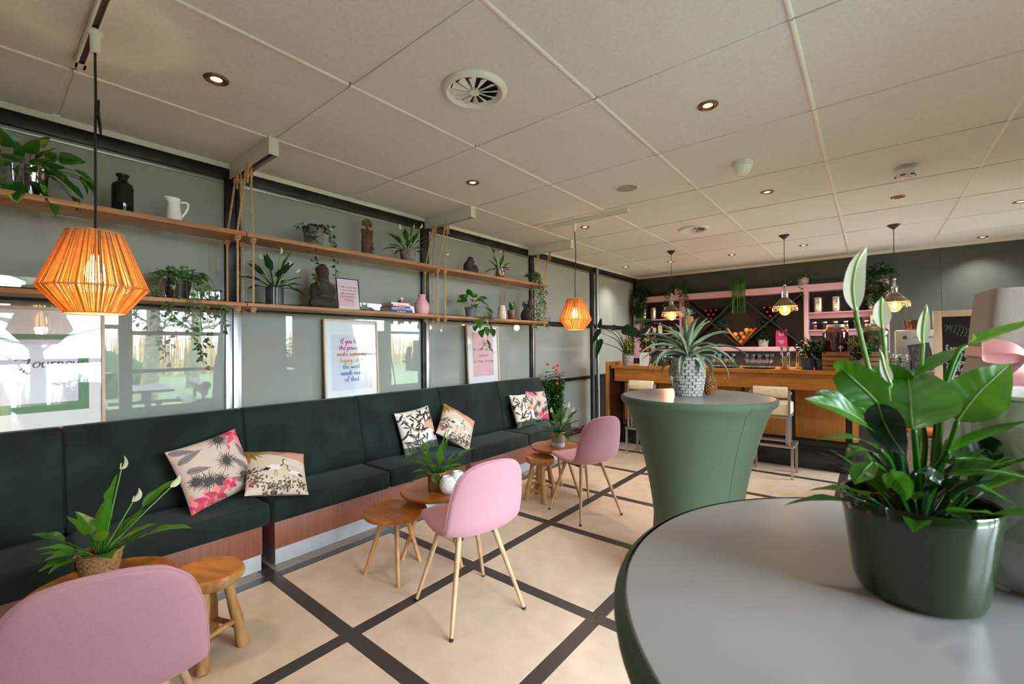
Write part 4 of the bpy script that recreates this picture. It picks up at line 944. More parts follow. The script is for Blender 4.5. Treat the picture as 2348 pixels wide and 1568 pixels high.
# ================================================================ UPPER SHELF
SXM=-3.325
t=thing('potted_pothos','variegated pothos in a mirrored pot at the left end of upper shelf','plant',(SXM,.185,ZU))
pot_shell(t,[(.062,0),(.072,.01),(.080,.15),(.082,.155)],'chrome',soil_drop=.01)
rg=random.Random(11)
for k,(az,el,px,py,pz,s,ro) in enumerate([(1.2,.9,.02,.02,.22,.13,.3),(1.6,.2,.03,.10,.25,.13,-.6),(1.4,-.6,.05,.16,.20,.13,.5),(1.9,-.9,.04,.20,.15,.12,.2),(.4,.3,.06,.02,.18,.12,.3),(.6,-.4,.09,.06,.15,.12,-.3),(-.4,.1,.08,-.05,.17,.12,.1),(1.2,-.8,.08,.13,.10,.11,.4),(1.7,-1.0,.09,.14,.03,.10,.1),(2.0,-.3,.06,.10,.13,.11,.9),(.9,-.9,.09,.0,.08,.12,.0),(.2,-1.1,.10,-.06,.04,.13,.4),(-.6,-.8,.09,-.10,.06,.14,.2),(1.0,-1.2,.11,.06,-.005,.11,.2),(2.6,.6,-.03,.06,.2,.11,.5),(-1.6,.5,.0,-.10,.22,.12,.3),(-1.2,1.0,.03,-.06,.26,.12,.8),(-1.8,.0,.03,-.14,.16,.13,.3),(1.5,1.1,.0,.03,.30,.10,.9),(-.9,-.2,.06,-.08,.14,.12,.3),(.3,.9,.04,.0,.24,.11,.2)]):
    heart_leaf(t,Vector((px,py,pz*.92)),az,el,s*.82,ro,'pothos_leaf',(px*.3,py*.3,.145))
    if k%2==0: heart_leaf(t,Vector((px*1.1+.01,py*.9+.03,pz*.75)),az+.7,el-.4,s*.72,ro+.5,'pothos_leaf',(px*.3,py*.3,.145))
o=MB().lathe([(.0001,.0),(.046,.0),(.0495,.008),(.0495,.155),(.046,.172),(.030,.186),(.0225,.192),(.0215,.212),(.030,.222),(.0315,.228),(.028,.232),(.019,.230),(.0185,.20)],40,cap1=False).build('glass_bottle',MATS['bottle_green']); o.location=(SXM,.545,ZU); tag(o,'dark green glass bottle with short flared neck on upper shelf','bottle')
t=thing('milk_jug','white enamel jug with looped handle on the upper shelf','jug',(SXM,.785,ZU))
def jugmod(r,z,a,j):
    k=max(0,math.cos(a+1.2))**6; return r+(.030*k*((z-.115)/.045)**1.5 if z>.115 else 0)
MB().lathe([(.0001,0),(.042,0),(.044,.004),(.040,.05),(.0325,.105),(.031,.125),(.034,.155),(.032,.155),(.029,.125)],40,mod=jugmod,cap1=False).build('body',MATS['white_enamel'],t)
MB().tube(bez([(.012,.031,.135),(.02,.062,.138),(.02,.068,.115),(.015,.055,.075),(.013,.036,.045)],16),.0045,8,flat=1.4).build('handle',MATS['white_enamel'],t)
t=thing('potted_ivy','ivy trailing from a grey wicker basket on middle upper shelf','plant',(SXM+.01,1.66,ZU))
wicker_pot(t,.058,.074,.135,'wicker_grey')
ivy(t,.13,[[(.03,.05,.14),(.07,.09,.13),(.085,.105,.04),(.095,.12,-.06),(.09,.125,-.17),(.085,.13,-.23)],[(.02,-.05,.14),(.08,-.06,.11),(.09,-.05,.0),(.10,-.045,-.12),(.10,-.03,-.26),(.10,.01,-.335)],[(0,-.06,.15),(.02,-.12,.15),(.03,-.165,.12)],[(.02,.04,.15),(.06,.08,.17),(.07,.10,.08),(.08,.1,.0)],[(.03,.0,.14),(.085,-.02,.1),(.085,-.03,.02)]],20,.030,2,'leaf_dark',(60,.075,.05))
# tall clay figure with fan headdress
t=thing('clay_figure','tall brown clay figure with fan headdress on the upper shelf','sculpture',(SXM,2.13,ZU))
def figmod(r,z,a,j): return r
P=[]; lv=[(0,.052,.040),(.04,.051,.038),(.10,.050,.036),(.105,.054,.040),(.125,.054,.040),(.13,.050,.036),(.17,.050,.034),(.20,.054,.030),(.218,.060,.022),(.230,.058,.014)]
nn=28; rows=[]
for z,a,b in lv: rows.append([(b*math.cos(q),a*math.sin(q),z) for q in [2*PI*k/nn for k in range(nn)]])
mb=MB(); mb.v=[p for r_ in rows for p in r_]; mb.f=[(i*nn+k,i*nn+(k+1)%nn,(i+1)*nn+(k+1)%nn,(i+1)*nn+k) for i in range(len(lv)-1) for k in range(nn)]+[tuple(range(nn))[::-1]]
# sunken shoulders: two raised points with a dip for the neck
mb.v+= [(0,0,.190)]; c=len(mb.v)-1; mb.f+=[((len(lv)-1)*nn+k,(len(lv)-1)*nn+(k+1)%nn,c) for k in range(nn)]
mb.build('torso',MATS['clay_brown'],t)
MB().tube([(.01,-.02,.10),(.045,.02,.085),(.038,.04,.06)],.007,6).tube([(.01,.05,.12),(.042,.02,.095),(.045,.0,.03)],.006,6).build('sash',MATS['clay_brown'],t)
for s in (-1,1): MB().ball((.030,s*.022,.185),.012,10,8).build('breast',MATS['clay_brown'],t)
MB().lathe([(.016,.185),(.0125,.235),(.012,.250),(.019,.262),(.020,.280),(.012,.296),(.0001,.298)],16).build('head',MATS['clay_brown'],t)
arc=[(math.cos(a)*.044,.276+math.sin(a)*.044) for a in [(-.15+k/16*1.3)*PI for k in range(17)]]; arc2=[(math.cos(a)*.020,.274+math.sin(a)*.020) for a in [(1.15-k/16*1.3)*PI for k in range(17)]]
MB().poly(arc+arc2,-.008,.006,Matrix(((0,0,1,0),(1,0,0,0),(0,1,0,0),(0,0,0,1)))).build('headdress',MATS['clay_brown'],t)
t=thing('peace_lily','peace lily in a dark wicker basket at end of middle upper shelf','plant',(SXM,2.56,ZU),0,'peace lilies')
wicker_pot(t,.060,.078,.118,'wicker_grey'); lily(t,.105,16,.24,1.0,.15,.026,21,[(-1.2,1.05,.22,.05),(.2,1.35,.22,.05),(1.3,1.15,.27,.055)],az0=.4)
def blobs(name,mat,parent,balls,vox=.006):
    mb=MB()
    for (c,r,sc) in balls: mb.ball(c,r,16,12,sc)
    o=mb.build(name,MATS[mat],parent); m=o.modifiers.new('fuse','REMESH'); m.mode='VOXEL'; m.voxel_size=vox; m.use_smooth_shade=True
    s=o.modifiers.new('soft','SMOOTH'); s.iterations=2; s.factor=.5; return o
t=thing('crouching_figure','small dark stone crouching figure on the far upper shelf','sculpture',(SXM,3.385,ZU))
blobs('body',"stone_dark",t,[((0,-.01,.035),.06,(.9,1.5,.55)),((0,-.045,.07),.055,(.9,.9,1.15)),((0,-.02,.11),.045,(.9,1.1,1)),((0,.04,.075),.035,(.8,1.2,1.1)),((0,.065,.085),.028,(1,1,.9)),((.02,.05,.05),.032,(1,1.3,.9)),((0,.075,.025),.03,(1,1.2,.8)),((.01,.0,.13),.03,(1,1.2,.9))])
blobs('head',"stone_dark",t,[((.0,-.005,.155),.034,(1,1.05,1.0)),((.01,-.035,.142),.022,(1,1,1)),((.02,-.028,.155),.014,(1,1,1))],.005)
t=thing('peace_lily','small peace lily in a mirrored cup on the far upper shelf','plant',(SXM,3.85,ZU),0,'peace lilies')
pot_shell(t,[(.050,0),(.053,.004),(.068,.105),(.070,.11)],'chrome',n=40); lily(t,.095,13,.17,1.1,.12,.022,33,[(-.5,1.4,.20,.045)],az0=1.0); rg=random.Random(1); lily_leaf(t,rg,.1,.005,-1.9,1.25,.20,.11,.022,.1,'leaf'); lily_leaf(t,rg,.1,.005,.9,1.35,.20,.09,.02,.1,'leaf')
t=thing('potted_ivy','ivy cascading from a dark pot at the far end of upper shelf','plant',(SXM+.02,4.47,ZU),0)
pot_shell(t,[(.045,0),(.058,.10),(.060,.105)],'pot_charcoal')
rg=random.Random(8); vs_=[]
for k in range(17):
    a=rg.uniform(-1.6,2.4); r=rg.uniform(.07,.13); d=rg.choice([.18,.26,.36,.45,.55]); vs_.append([(.02*math.cos(a),.02*math.sin(a),.11),(r*.8*math.cos(a),r*.8*math.sin(a),.10),(r*math.cos(a)+.02,r*math.sin(a)*1.3,-d*.35),(r*math.cos(a)+.03,r*math.sin(a)*1.5+rg.uniform(-.03,.05),-d*.75),(r*math.cos(a)+.03,r*math.sin(a)*1.6+rg.uniform(-.05,.07),-d)])
ivy(t,.10,vs_,20,.026,9,'ivy_leaf',(110,.10,.07))

# ================================================================ LOWER SHELF
t=thing('potted_ivy','bushy ivy in a black pot trailing below the near lower shelf','plant',(SXM+.015,.80,ZL))
pot_shell(t,[(.052,0),(.055,.004),(.074,.125),(.078,.128),(.078,.135)],'pot_dark')
rg=random.Random(14); vs_=[]
for k,(yy,d,xx) in enumerate([(-.10,.05,.08),(.13,.06,.07),(.17,.10,.06),(.20,.02,.03),(.06,.34,.11),(.10,.30,.11),(.14,.22,.10),(.02,.24,.12),(-.05,.12,.11),(.20,.18,.08),(.24,.05,.05),(-.13,-.06,.06),(.16,-.03,.08),(.08,.40,.12)]):
    vs_.append([(.02,yy*.2,.14),(xx*.8,yy*.6,.13+rg.uniform(0,.03)),(xx,yy*.9,.02),(xx+.01,yy+rg.uniform(-.02,.02),-d*.6),(xx+.01,yy+rg.uniform(-.02,.05),-d)])
ivy(t,.13,vs_,15,.032,15,'ivy_leaf',(120,.115,.075))
t=thing('peace_lily','peace lily in a ribbed charcoal pot on the lower shelf, left of seated statue','plant',(SXM,1.375,ZL),0,'peace lilies')
pot_shell(t,[(.055,0),(.061,.003),(.061,.016),(.056,.018),(.0585,.13),(.062,.133)],'pot_dark',n=72,mod=lambda r,z,a,j: r+.0012*math.cos(24*a) if r>.04 else r)
lily(t,.12,20,.25,1.0,.15,.024,41,[(-1.5,1.25,.22,.045),(.2,1.35,.26,.05),(1.5,.8,.2,.05),(1.8,1.1,.22,.045)],'leaf_dark',az0=.9)
t=thing('seated_statue','dark weathered stone statue of a seated hooded figure','sculpture',(SXM,1.735,ZL))
blobs('body','stone_dark',t,[((0,0,.035),.09,(.85,1.2,.42)),((.02,-.07,.045),.05,(.9,1.0,.8)),((.02,.07,.045),.05,(.9,1.0,.8)),((0,0,.11),.085,(.72,1.05,.95)),((0,0,.17),.075,(.7,1.0,.85)),((0,-.075,.135),.035,(.9,.8,1.8)),((0,.075,.135),.035,(.9,.8,1.8)),((.05,0,.095),.035,(.8,1.9,.7)),((.045,-.03,.19),.02,(1,1,1)),((0,0,.225),.05,(.8,1,.8))],.007)
blobs('head','stone_dark',t,[((.005,0,.28),.048,(.95,.95,1.15)),((-.01,0,.30),.05,(.9,1.05,.9)),((.045,0,.272),.012,(1,1,1.4)),((-.015,0,.245),.055,(.7,1.05,.8)),((.035,-.018,.292),.012,(1,1,.7)),((.035,.018,.292),.012,(1,1,.7)),((.036,0,.25),.018,(.8,1.3,.7)),((0,0,.335),.03,(.9,1,.6))],.005)
# books and candle
BK=[('book_navy','thick navy blue book at the bottom of the stack',.024,.235,.185,.0),('book_lilac','lilac book, second from the bottom of the stack',.020,.23,.18,.02),('book_black','thin black book in the middle of the stack',.012,.20,.17,-.03),('book_pink','pink book near the top of the stack',.016,.20,.165,.03),('book_white','cream book on top of the stack, under the candle',.014,.19,.16,-.02)]
z=ZL
for m_,lb,h,l,w,rz in BK:
    t=thing('book',lb,'book',(SXM+.01,2.41+.3*rz,z),rz,'books stacked on the lower shelf')
    mb=MB().box(-w/2,w/2,-l/2,l/2,0,.0022).box(-w/2,w/2,-l/2,l/2,h-.0022,h).box(w/2-.002,w/2,-l/2,l/2,.0022,h-.0022); mb.build('cover',MATS[m_],t)
    MB().box(-w/2+.004,w/2-.0025,-l/2+.004,l/2-.004,.0024,h-.0024).build('pages',MATS['book_pages'],t)
    F=Matrix.Translation((w/2+.0003,0,h*.28))@Matrix(((0,0,1,0),(1,0,0,0),(0,1,0,0),(0,0,0,1)))
    ln={'book_navy':'ink_white','book_lilac':'ink','book_black':'ink_white','book_pink':'ink_pink','book_white':'ink_orange'}[m_]
    if 'ink_white' not in MATS: M('ink_white','#d8d4cc',.6)
    mb=MB(); q=-l*.22
    for wq in (.012,.006,.02,.01,.016): mb.box(q,q+wq,0,h*.3,0,.0005,F); q+=wq+.006
    mb.build('spine_print',MATS[ln],t)
    z+=h+.0004
t=thing('glass_candle','pink candle in a low clear glass on the book stack','candle',(SXM+.02,2.46,z))
MB().lathe([(.028,.001),(.030,.004),(.030,.05)],24,cap0=True,cap1=False).build('glass',MATS['drink_glass'],t); MB().lathe([(.0001,.003),(.0275,.003),(.0275,.028),(.0001,.028)],20).build('wax',MATS['wax'],t); MB().cyl((0,0,.028),(0,0,.036),.001,n=5).build('wick',MATS['black'],t)
o=MB().lathe([(.0001,0),(.048,0),(.060,.006),(.0715,.04),(.0735,.075),(.066,.110),(.046,.138),(.036,.155),(.035,.188),(.037,.194),(.033,.194),(.031,.15)],44,cap1=False).build('round_vase',MATS['pink_vase']); o.location=(SXM,2.715,ZL); tag(o,'matte pink round vase with a short neck on lower shelf','vase')
t=thing('potted_pothos','variegated pothos in a grey pot hanging over the coffee print','plant',(SXM+.02,3.36,ZL))
pot_shell(t,[(.050,0),(.062,.09),(.066,.093),(.066,.11)],'pot_grey')
vine=[(0.03,.0,.12),(.09,.05,.10),(.12,.10,.0),(.125,.12,-.1),(.125,.13,-.2),(.125,.10,-.32)]; MB().tube(bez(vine,24),.003,6).tube(bez([(.03,0,.12),(.11,.02,.05),(.12,.05,-.06),(.12,.04,-.2),(.12,.09,-.30)],20),.0028,6).build('vines',MATS['stem'],t)
for (az,el,px,py,pz,s,ro) in [(-2.0,.0,.02,-.08,.17,.12,.4),(-1.7,.3,.0,-.06,.20,.11,.6),(1.9,.6,.0,.03,.22,.11,.4),(1.3,.2,.03,.08,.20,.12,-.4),(1.6,-.2,.05,.12,.17,.12,.6),(.4,.1,.07,.0,.17,.11,.2),(-.6,-.3,.08,-.04,.13,.11,.1),(1.2,-.5,.1,.12,.11,.12,.2),(1.0,-.8,.12,.15,.03,.12,.4),(.2,-.9,.13,.05,.02,.12,-.2),(-.5,-1.0,.13,-.02,-.03,.11,.1),(1.5,-1.1,.13,.14,-.06,.12,.5),(1.9,-.7,.13,.17,-.12,.12,.1),(.3,-1.2,.13,.08,-.10,.11,.3),(-.8,-1.0,.13,.03,-.13,.10,.5),(1.3,-1.0,.13,.10,-.24,.11,.2),(-1.3,-.5,.13,.07,-.29,.10,.8),(1.0,-.7,.13,.12,-.31,.11,.2),(-1.2,.8,.01,-.02,.24,.09,.2),(2.6,.4,-.02,.05,.18,.1,.2),(.8,.5,.05,.04,.19,.1,.1),(-1.0,-.8,.12,-.05,-.09,.08,.1)]:
    heart_leaf(t,Vector((px,py,pz)),az,el,s,ro,'pothos_leaf',None if pz<.1 else (px*.3,py*.3,.10))
t=thing('tall_vase','tapered off-white stoneware vase with dried grass plumes','vase',(SXM,3.895,ZL),0)
M('stoneware','#d6cbb8',.7,col2='#cabda8',scale=20)
MB().lathe([(.0001,0),(.036,0),(.047,.01),(.052,.04),(.048,.09),(.040,.14),(.038,.165),(.034,.165),(.034,.13)],36,cap1=False).build('body',MATS['stoneware'],t)
rg=random.Random(4); st=MB(); pl=MB()
for (dy,dx,h) in [(-.05,.02,.32),(.05,.03,.38),(.065,.02,.35),(-.06,.0,.28)]:
    P=bez([(0,0,.1),(dx*.4,dy*.4,h*.6),(dx,dy,h)],12); st.tube(P,.0013,5)
    for i in range(90):
        u=rg.random(); p=P[6].lerp(P[12],u); a=rg.uniform(0,2*PI); q=p+Vector((math.cos(a)*.012*(1-u*.6),math.sin(a)*.012*(1-u*.6),rg.uniform(.0,.02))); pl.tube([p,q],[.0016,.0006],4,caps=False)
st.build('grass_stems',MATS['dried_grass'],t); pl.build('grass_plumes',MATS['dried_grass'],t)['kind']='stuff'
M('cup_metal','#b09a88',.2,.9)
t=thing('snake_plant','short broad-leaved plant in a copper cup on the far lower shelf','plant',(SXM,4.075,ZL))
pot_shell(t,[(.038,0),(.041,.003),(.054,.118),(.056,.121)],'cup_metal',n=40)
for (az,el,L,w) in [(0,1.3,.13,.024),(1.4,1.2,.14,.026),(2.8,1.25,.12,.022),(-1.4,1.15,.13,.026),(.7,1.0,.10,.022),(-.5,.95,.09,.02)]:
    mb=MB(); d=dirv(az,el); blade(mb,[Vector((0,0,.10))+d*(L*k/9) for k in range(10)],w,lambda u: math.sin(PI*min(1,(u*.85+.15)))**.7 if u<.99 else .0,.35,up=Vector((math.cos(az+PI),math.sin(az+PI),.4))); mb.build('leaf',MATS['pothos_leaf'],t,angle=180)
t=thing('stone_jar','dark stone two-eared jar at the end of lower shelf','vase',(SXM,4.37,ZL))
MB().lathe([(.0001,0),(.05,0),(.068,.02),(.078,.065),(.070,.11),(.045,.145),(.036,.165),(.040,.205),(.046,.215),(.040,.215),(.032,.19)],36,cap1=False).build('body',MATS['stone_black'],t)
for s in (-1,1): MB().tube(bez([(0,s*.035,.17),(0,s*.065,.185),(0,s*.062,.225),(0,s*.030,.235)],10),[.012]*6+[.010]*5,8).build('ear',MATS['stone_black'],t)
blobs('figure','stone_black',t,[((.05,0,.19),.026,(.8,1,1.1)),((.045,0,.225),.022,(1,1,1)),((.04,-.02,.24),.010,(1,1,1.4)),((.04,.02,.24),.010,(1,1,1.4))],.005)
# ================================================================ BAR
BT=1.105; BY=5.72
bar=thing('bar_counter','long orange-brown wooden bar counter with dark granite step','bar',(0,0,0))
MB().poly([(-2.86,BY),(.42,BY),(.42,6.45),(-2.86,6.45)],BT-.042,BT).build('counter_top',MATS['bar_wood'],bar,bevel=.003)
for x0,x1 in ((-2.83,-1.50),(-1.498,.0),(.002,.40)): MB().box(x0,x1,BY+.045,BY+.075,.885,BT-.043).build('apron_board',MATS['bar_wood'],bar,bevel=.002)
PYF=6.03
for x0,x1 in ((-2.80,-2.33),(-2.30,-1.79),(-1.76,-1.255),(-1.22,-.725),(-.69,-.225)): MB().box(x0,x1,PYF,PYF+.02,.315,.884).build('front_panel',MATS['bar_wood_v'],bar,bevel=.002)
MB().box(0,.52,-.02,0,.315,.884,Matrix.Translation((-.175,PYF+.01,0))@Matrix.Rotation(.55,4,'Z')).build('corner_panel',MATS['bar_wood_v'],bar,bevel=.002)
for x in (-2.315,-1.775,-1.2375,-.7075,-.20): MB().box(x-.014,x+.014,PYF+.004,PYF+.024,.24,.884).build('panel_joint',MATS['black_plastic'],bar)
MB().box(-2.84,.36,PYF+.0245,6.42,.0,BT-.043).build('carcass',MATS['nook_dark'],bar)
MB().poly([(-2.86,5.86),(-.17,5.86),(.05,6.0),(.05,6.054),(-2.86,6.054)],.085,.238).build('granite_step',MATS['granite'],bar,bevel=.006)
MB().poly([(-2.86,5.90),(-.20,5.90),(.0,6.02),(.0,6.054),(-2.86,6.054)],.0,.084).build('granite_plinth',MATS['granite'],bar)
MB().box(-2.935,-2.90,BY-.02,6.45,.0,1.155).build('end_panel',MATS['bar_wood_v'],bar,bevel=.002)
MB().box(-2.899,-2.862,BY+.03,6.45,.0,1.10).build('end_lining',MATS['bar_end'],bar)
for x in (-2.55,-1.62,-1.38,-.35): MB().lathe([(.009,0),(.008,.004),(.0001,.005)],12).build('screw_cap',MATS['chrome'],bar).matrix_local=Matrix.Translation((x,BY+.0449,.985))@Matrix.Rotation(PI/2,4,'X')

# bar stools
def stool(x,y,lb):
    t=thing('bar_stool',lb,'bar stool',(x,y,0),0,'cream and steel bar stools')
    a,b=.195,.165
    for sx in (-1,1):
        for sy in (-1,1): MB().box(sx*a-.012,sx*a+.012,sy*b-.012,sy*b+.012,0,.318).build('lower_leg',MATS['steel_brushed'],t,bevel=.002)
    mb=MB()
    for s in (-1,1): mb.box(-a-.014,a+.014,s*b-.02,s*b+.02,.319,.343)
    for s in (-1,1): mb.box(s*a-.02,s*a+.02,-b+.0201,b-.0201,.319,.343)
    mb.build('foot_frame',MATS['steel_brushed'],t,bevel=.002)
    a2,b2=.145,.135
    for sx in (-1,1):
        MB().box(sx*a2-.011,sx*a2+.011,b2-.011,b2+.011,.3435,.618).build('upper_leg',MATS['steel_brushed'],t,bevel=.002)
        MB().box(sx*a2-.011,sx*a2+.011,-b2+.004,-b2+.02,.3435,.618).build('upper_leg',MATS['steel_brushed'],t,bevel=.002)
        MB().box(sx*(a2+.028)-.011,sx*(a2+.028)+.011,-b2-.034,-b2-.018,.3435,.91).build('back_post',MATS['steel_brushed'],t,bevel=.002)
        MB().tube([(sx*(a2+.017),-b2-.02,.885),(sx*(a2+.055),-b2-.02,.885)],.007,10).build('bolt',MATS['chrome'],t)
    MB().box(-a2-.028,a2+.028,-b2-.01,b2+.028,.6185,.643).build('seat_frame',MATS['steel_brushed'],t,bevel=.002)
    MB().box(-a2-.03,a2+.03,-b2-.012,b2+.035,.6435,.775).build('seat_cushion',MATS['cream'],t,bevel=.018,seg=3)
    P=[(math.sin(q)*.024,.890+math.cos(q)*.058) for q in [2*PI*k/20 for k in range(20)]]
    F=Matrix(((0,0,1,0),(1,0,0,0),(0,1,0,0),(0,0,0,1)))
    mb=MB().poly([(p[0],p[1]) for p in P],-.158,.158,F); o=mb.build('backrest',MATS['cream'],t,bevel=.006,angle=50); o.location=(0,-b2-.022,0)
stool(-.834,5.478,'cream bar stool right of the sage green high table'); stool(-2.25,5.478,'cream bar stool at the left end of bar, half hidden by green table'); stool(-1.545,5.478,'cream bar stool hidden behind the pineapple plant pot')

# ---------------------------------------------------------------- pink shelving on the bar wall
U=thing('bar_shelving','pink wall shelving unit with black diamond wine rack behind the bar','shelf',(0,0,0)); y0,y1=8.0,YB-.002
def bd(name,x0,x1,z0,z1,m='shelf_pink',ya=None,yb=None): return MB().box(x0,x1,y0 if ya is None else ya,y1 if yb is None else yb,z0,z1).build(name,MATS[m],U,bevel=.002)
bd('top_board',-3.52,.20,2.185,2.285)
for x0,x1 in ((-3.52,-3.44),(-2.655,-2.58),(-.79,-.735),(.125,.20)): bd('upright',x0,x1,1.14,2.184)
for z in (1.862,1.600,1.300): bd('side_shelf',-3.439,-2.656,z-.02,z)
for z in (1.862,1.600): bd('side_shelf',-.734,.124,z-.02,z)
bd('shelf_apron',-.734,.124,1.77,1.841,ya=8.12,yb=8.14); bd('shelf_apron',-.734,.124,1.51,1.579,ya=8.12,yb=8.14)
bd('rack_base',-2.579,-.791,1.275,1.345)
bd('back_panel',-3.439,-2.656,1.14,2.184,'nook_dark',YB-.02,YB-.003); bd('back_panel',-.734,.124,1.14,2.184,'nook_dark',YB-.02,YB-.003); bd('back_panel',-2.579,-.791,1.346,2.184,'nook_dark',YB-.02,YB-.003)
# diamond rack of crossing black boards
xa,xb,za,zb=-2.575,-.795,1.350,2.180; xm=(xa+xb)/2; zc=(za+zb)/2
def slat(p,q,nm='diamond_board'):
    p,q=Vector((p[0],0,p[1])),Vector((q[0],0,q[1])); d=q-p; a=math.atan2(d.z,d.x); F=Matrix.Translation(((p.x+q.x)/2,0,(p.z+q.z)/2))@Matrix.Rotation(-a,4,'Y')
    MB().box(-d.length/2,d.length/2,8.03,YB-.021,-.011,.011,F).build(nm,MATS['rack_black'],U)
xq1,xq2=(xa+xm)/2,(xb+xm)/2
slat((xa+.02,zb-.02),(xm-.02,za+.02)); slat((xm+.02,za+.02),(xb-.02,zb-.02))
slat((xa+.02,za+.02),(xq1-.014,zc-.014)); slat((xq1+.014,zc+.014),(xm-.02,zb-.02)); slat((xm+.02,zb-.02),(xq2-.014,zc+.014)); slat((xq2+.014,zc-.014),(xb-.02,za+.02))
# wine bottles lying in the rack
k=0
def wine(x,z,lb):
    t=thing('wine_bottle',lb,'wine bottle',(x,8.02,z),0,'red-capped wine bottles lying in the rack')
    R=Matrix.Rotation(-PI/2,4,'X')
    mb=MB().lathe([(.0001,.30),(.036,.298),(.037,.13),(.033,.105),(.0145,.085),(.0145,.028)],18,cap0=False); o=mb.build('body',MATS['dark_glass'],t); o.matrix_local=R
    o=MB().lathe([(.0145,.028),(.0155,.02),(.0165,.003),(.0001,.0)],16,cap0=False).build('foil_cap',MATS['red_foil'],t); o.matrix_local=R
for cx,side in ((xq1,'left'),(xq2,'right')):
    rows=[[0],[-.042,.042],[-.084,0,.084]]
    for r_,xs__ in enumerate(rows):
        for dx in xs__: wine(cx+dx,zc+.068+.070*r_,'wine bottle in the %s nook of the diamond rack, %s'%(side,['at the bottom of the pile','second row of the pile, %s'%('left' if dx<0 else 'right'),'top row, %s'%('left' if dx<0 else 'middle' if dx==0 else 'right')][r_]))
# vegetables in the lower middle diamond
VX,VZ=xm,za
def veg(nm,lb,cat,mat,x,y,z,r,sc=(1,1,1)):
    o=MB().ball((0,0,0),r,16,12,sc).build(nm,MATS[mat]); o.location=(x,y,z); tag(o,lb,cat,'fruit heaped in the wine rack'); return o
for nm,lb,m_,dx,dz,r in [('orange_fruit','orange at the very bottom of the fruit heap','orange',0.0,.075,.04),('orange_fruit','orange in the centre of the fruit heap','orange',.045,.150,.043),('lime_fruit','green lime on the left of the fruit heap','lime',-.045,.143,.032),('lemon_fruit','yellow lemon at upper left of the fruit heap','lemon',-.085,.205,.038),('orange_fruit','orange at the upper middle of the fruit heap','orange',.005,.215,.036),('lime_fruit','green lime at the right of the fruit heap','lime',.095,.205,.033),('lemon_fruit','yellow lemon at the top right of the heap','lemon',.085,.27,.04),('orange_fruit','orange at the far right of the heap','orange',.15,.265,.034)]:
    veg(nm,lb,'fruit',m_,xm+dx,8.12,za+dz,r)
def carrots(dx,s,lb):
    t=thing('carrot_bunch',lb,'carrots',(xm+dx,8.08,za+.13),0,'bunches of carrots in the rack')
    rg=random.Random(7+int(s))
    for k in range(3):
        a=Vector((-s*.06,0.02*k,-.04)); b=Vector((s*(.07+.02*k),.02*k,.12+.03*k)); MB().tube([a,a.lerp(b,.5),b],[.004,.013,.017],8).build('carrot',MATS['carrot'],t)
    lv=MB(); 
    for k in range(90):
        p=Vector((s*(.11+rg.uniform(-.02,.16)),rg.uniform(-.02,.08),.16+rg.uniform(0,.16))); ivy_leaves(lv,p,Vector((s,rg.uniform(-1,1),rg.uniform(-.5,1))),.035,rg)
    lv.build('carrot_tops',MATS['leaf_dark'],t)['kind']='stuff'
carrots(-.10,-1,'bunch of carrots with green tops leaning left in the rack'); carrots(.12,1,'bunch of carrots with green tops leaning right in the rack')
t=thing('potted_herb','green herb in a grey wicker basket in the wine rack','plant',(-1.36,8.14,1.3455)); wicker_pot(t,.062,.078,.11,'wicker_white'); ivy(t,.10,[],1,.04,3,'leaf_dark',(150,.085,.16))
t=thing('coffee_bag','magenta coffee bag with white logo in the wine rack','bag',(-1.10,8.15,1.3455))
MB().add([(-.078,-.05,0),(.078,-.05,0),(.078,.05,0),(-.078,.05,0),(-.082,-.045,.2),(.082,-.045,.2),(.082,.045,.2),(-.082,.045,.2),(-.07,-.012,.275),(.07,-.012,.275),(.07,.012,.275),(-.07,.012,.275)],[(0,3,2,1)]+[(a+i,a+(i+1)%4,a+4+(i+1)%4,a+4+i) for a in (0,4) for i in range(4)]+[(8,9,10,11)]).build('bag_body',MATS['bag_pink'],t,bevel=.006)
FB=Matrix.Translation((0,-.0515,0))@Matrix(((1,0,0,0),(0,0,-1,0),(0,1,0,0),(0,0,0,1)))
for s in (-1,1): MB().poly([(s*.017-.016,.185),(s*.017+.016,.185),(s*.017+.013*s,.228)],0,.001,FB).build('logo',MATS['ink_white'],t)
MB().poly([(-.036,.178),(.036,.178),(0,.168)],0,.001,FB).build('logo_underline',MATS['ink_white'],t)
MB().box(-.044,.044,.035,.105,0,.0008,FB).build('dark_label',MATS['ink_plum'],t)
mb=MB()
for k,(w_,h_) in enumerate([(.036,.010),(.036,.010),(.020,.005),(.028,.005)]):
    for q in range(5): mb.box(-w_+q*w_*.42,-w_+q*w_*.42+w_*.28,.088-.015*k,.088-.015*k+h_,.001,.0014,FB)
mb.build('label_print',MATS['ink_white'],t)
# silver tins
def tin(x,z,y,lb):
    t=thing('tea_tin',lb,'tin',(x,y,z),0,'silver tins on the pink shelves')
    MB().lathe([(.0001,0),(.052,0),(.053,.003),(.053,.198)],28,cap1=True).build('tin_body',MATS['tin'],t); MB().lathe([(.0545,.1985),(.0545,.222),(.052,.226),(.0001,.227)],28).build('lid',MATS['tin'],t)
    F=Matrix.Translation((0,-.0535,0))@Matrix(((1,0,0,0),(0,0,-1,0),(0,1,0,0),(0,0,0,1)))
    mb=MB()
    for k in range(5): mb.box(-.018+.004*(k%2),.018-.003*(k%3),.085+.017*k,.090+.017*k,0,.0012,F)
    mb.build('label_print',MATS['ink'],t)
for x,lb in ((-3.36,'silver tin half hidden by ivy, left bay top shelf'),(-3.17,'silver tin in the middle of the left bay top shelf'),(-2.93,'silver tin behind the left bar pendant')): tin(x,1.8625,8.12,lb)
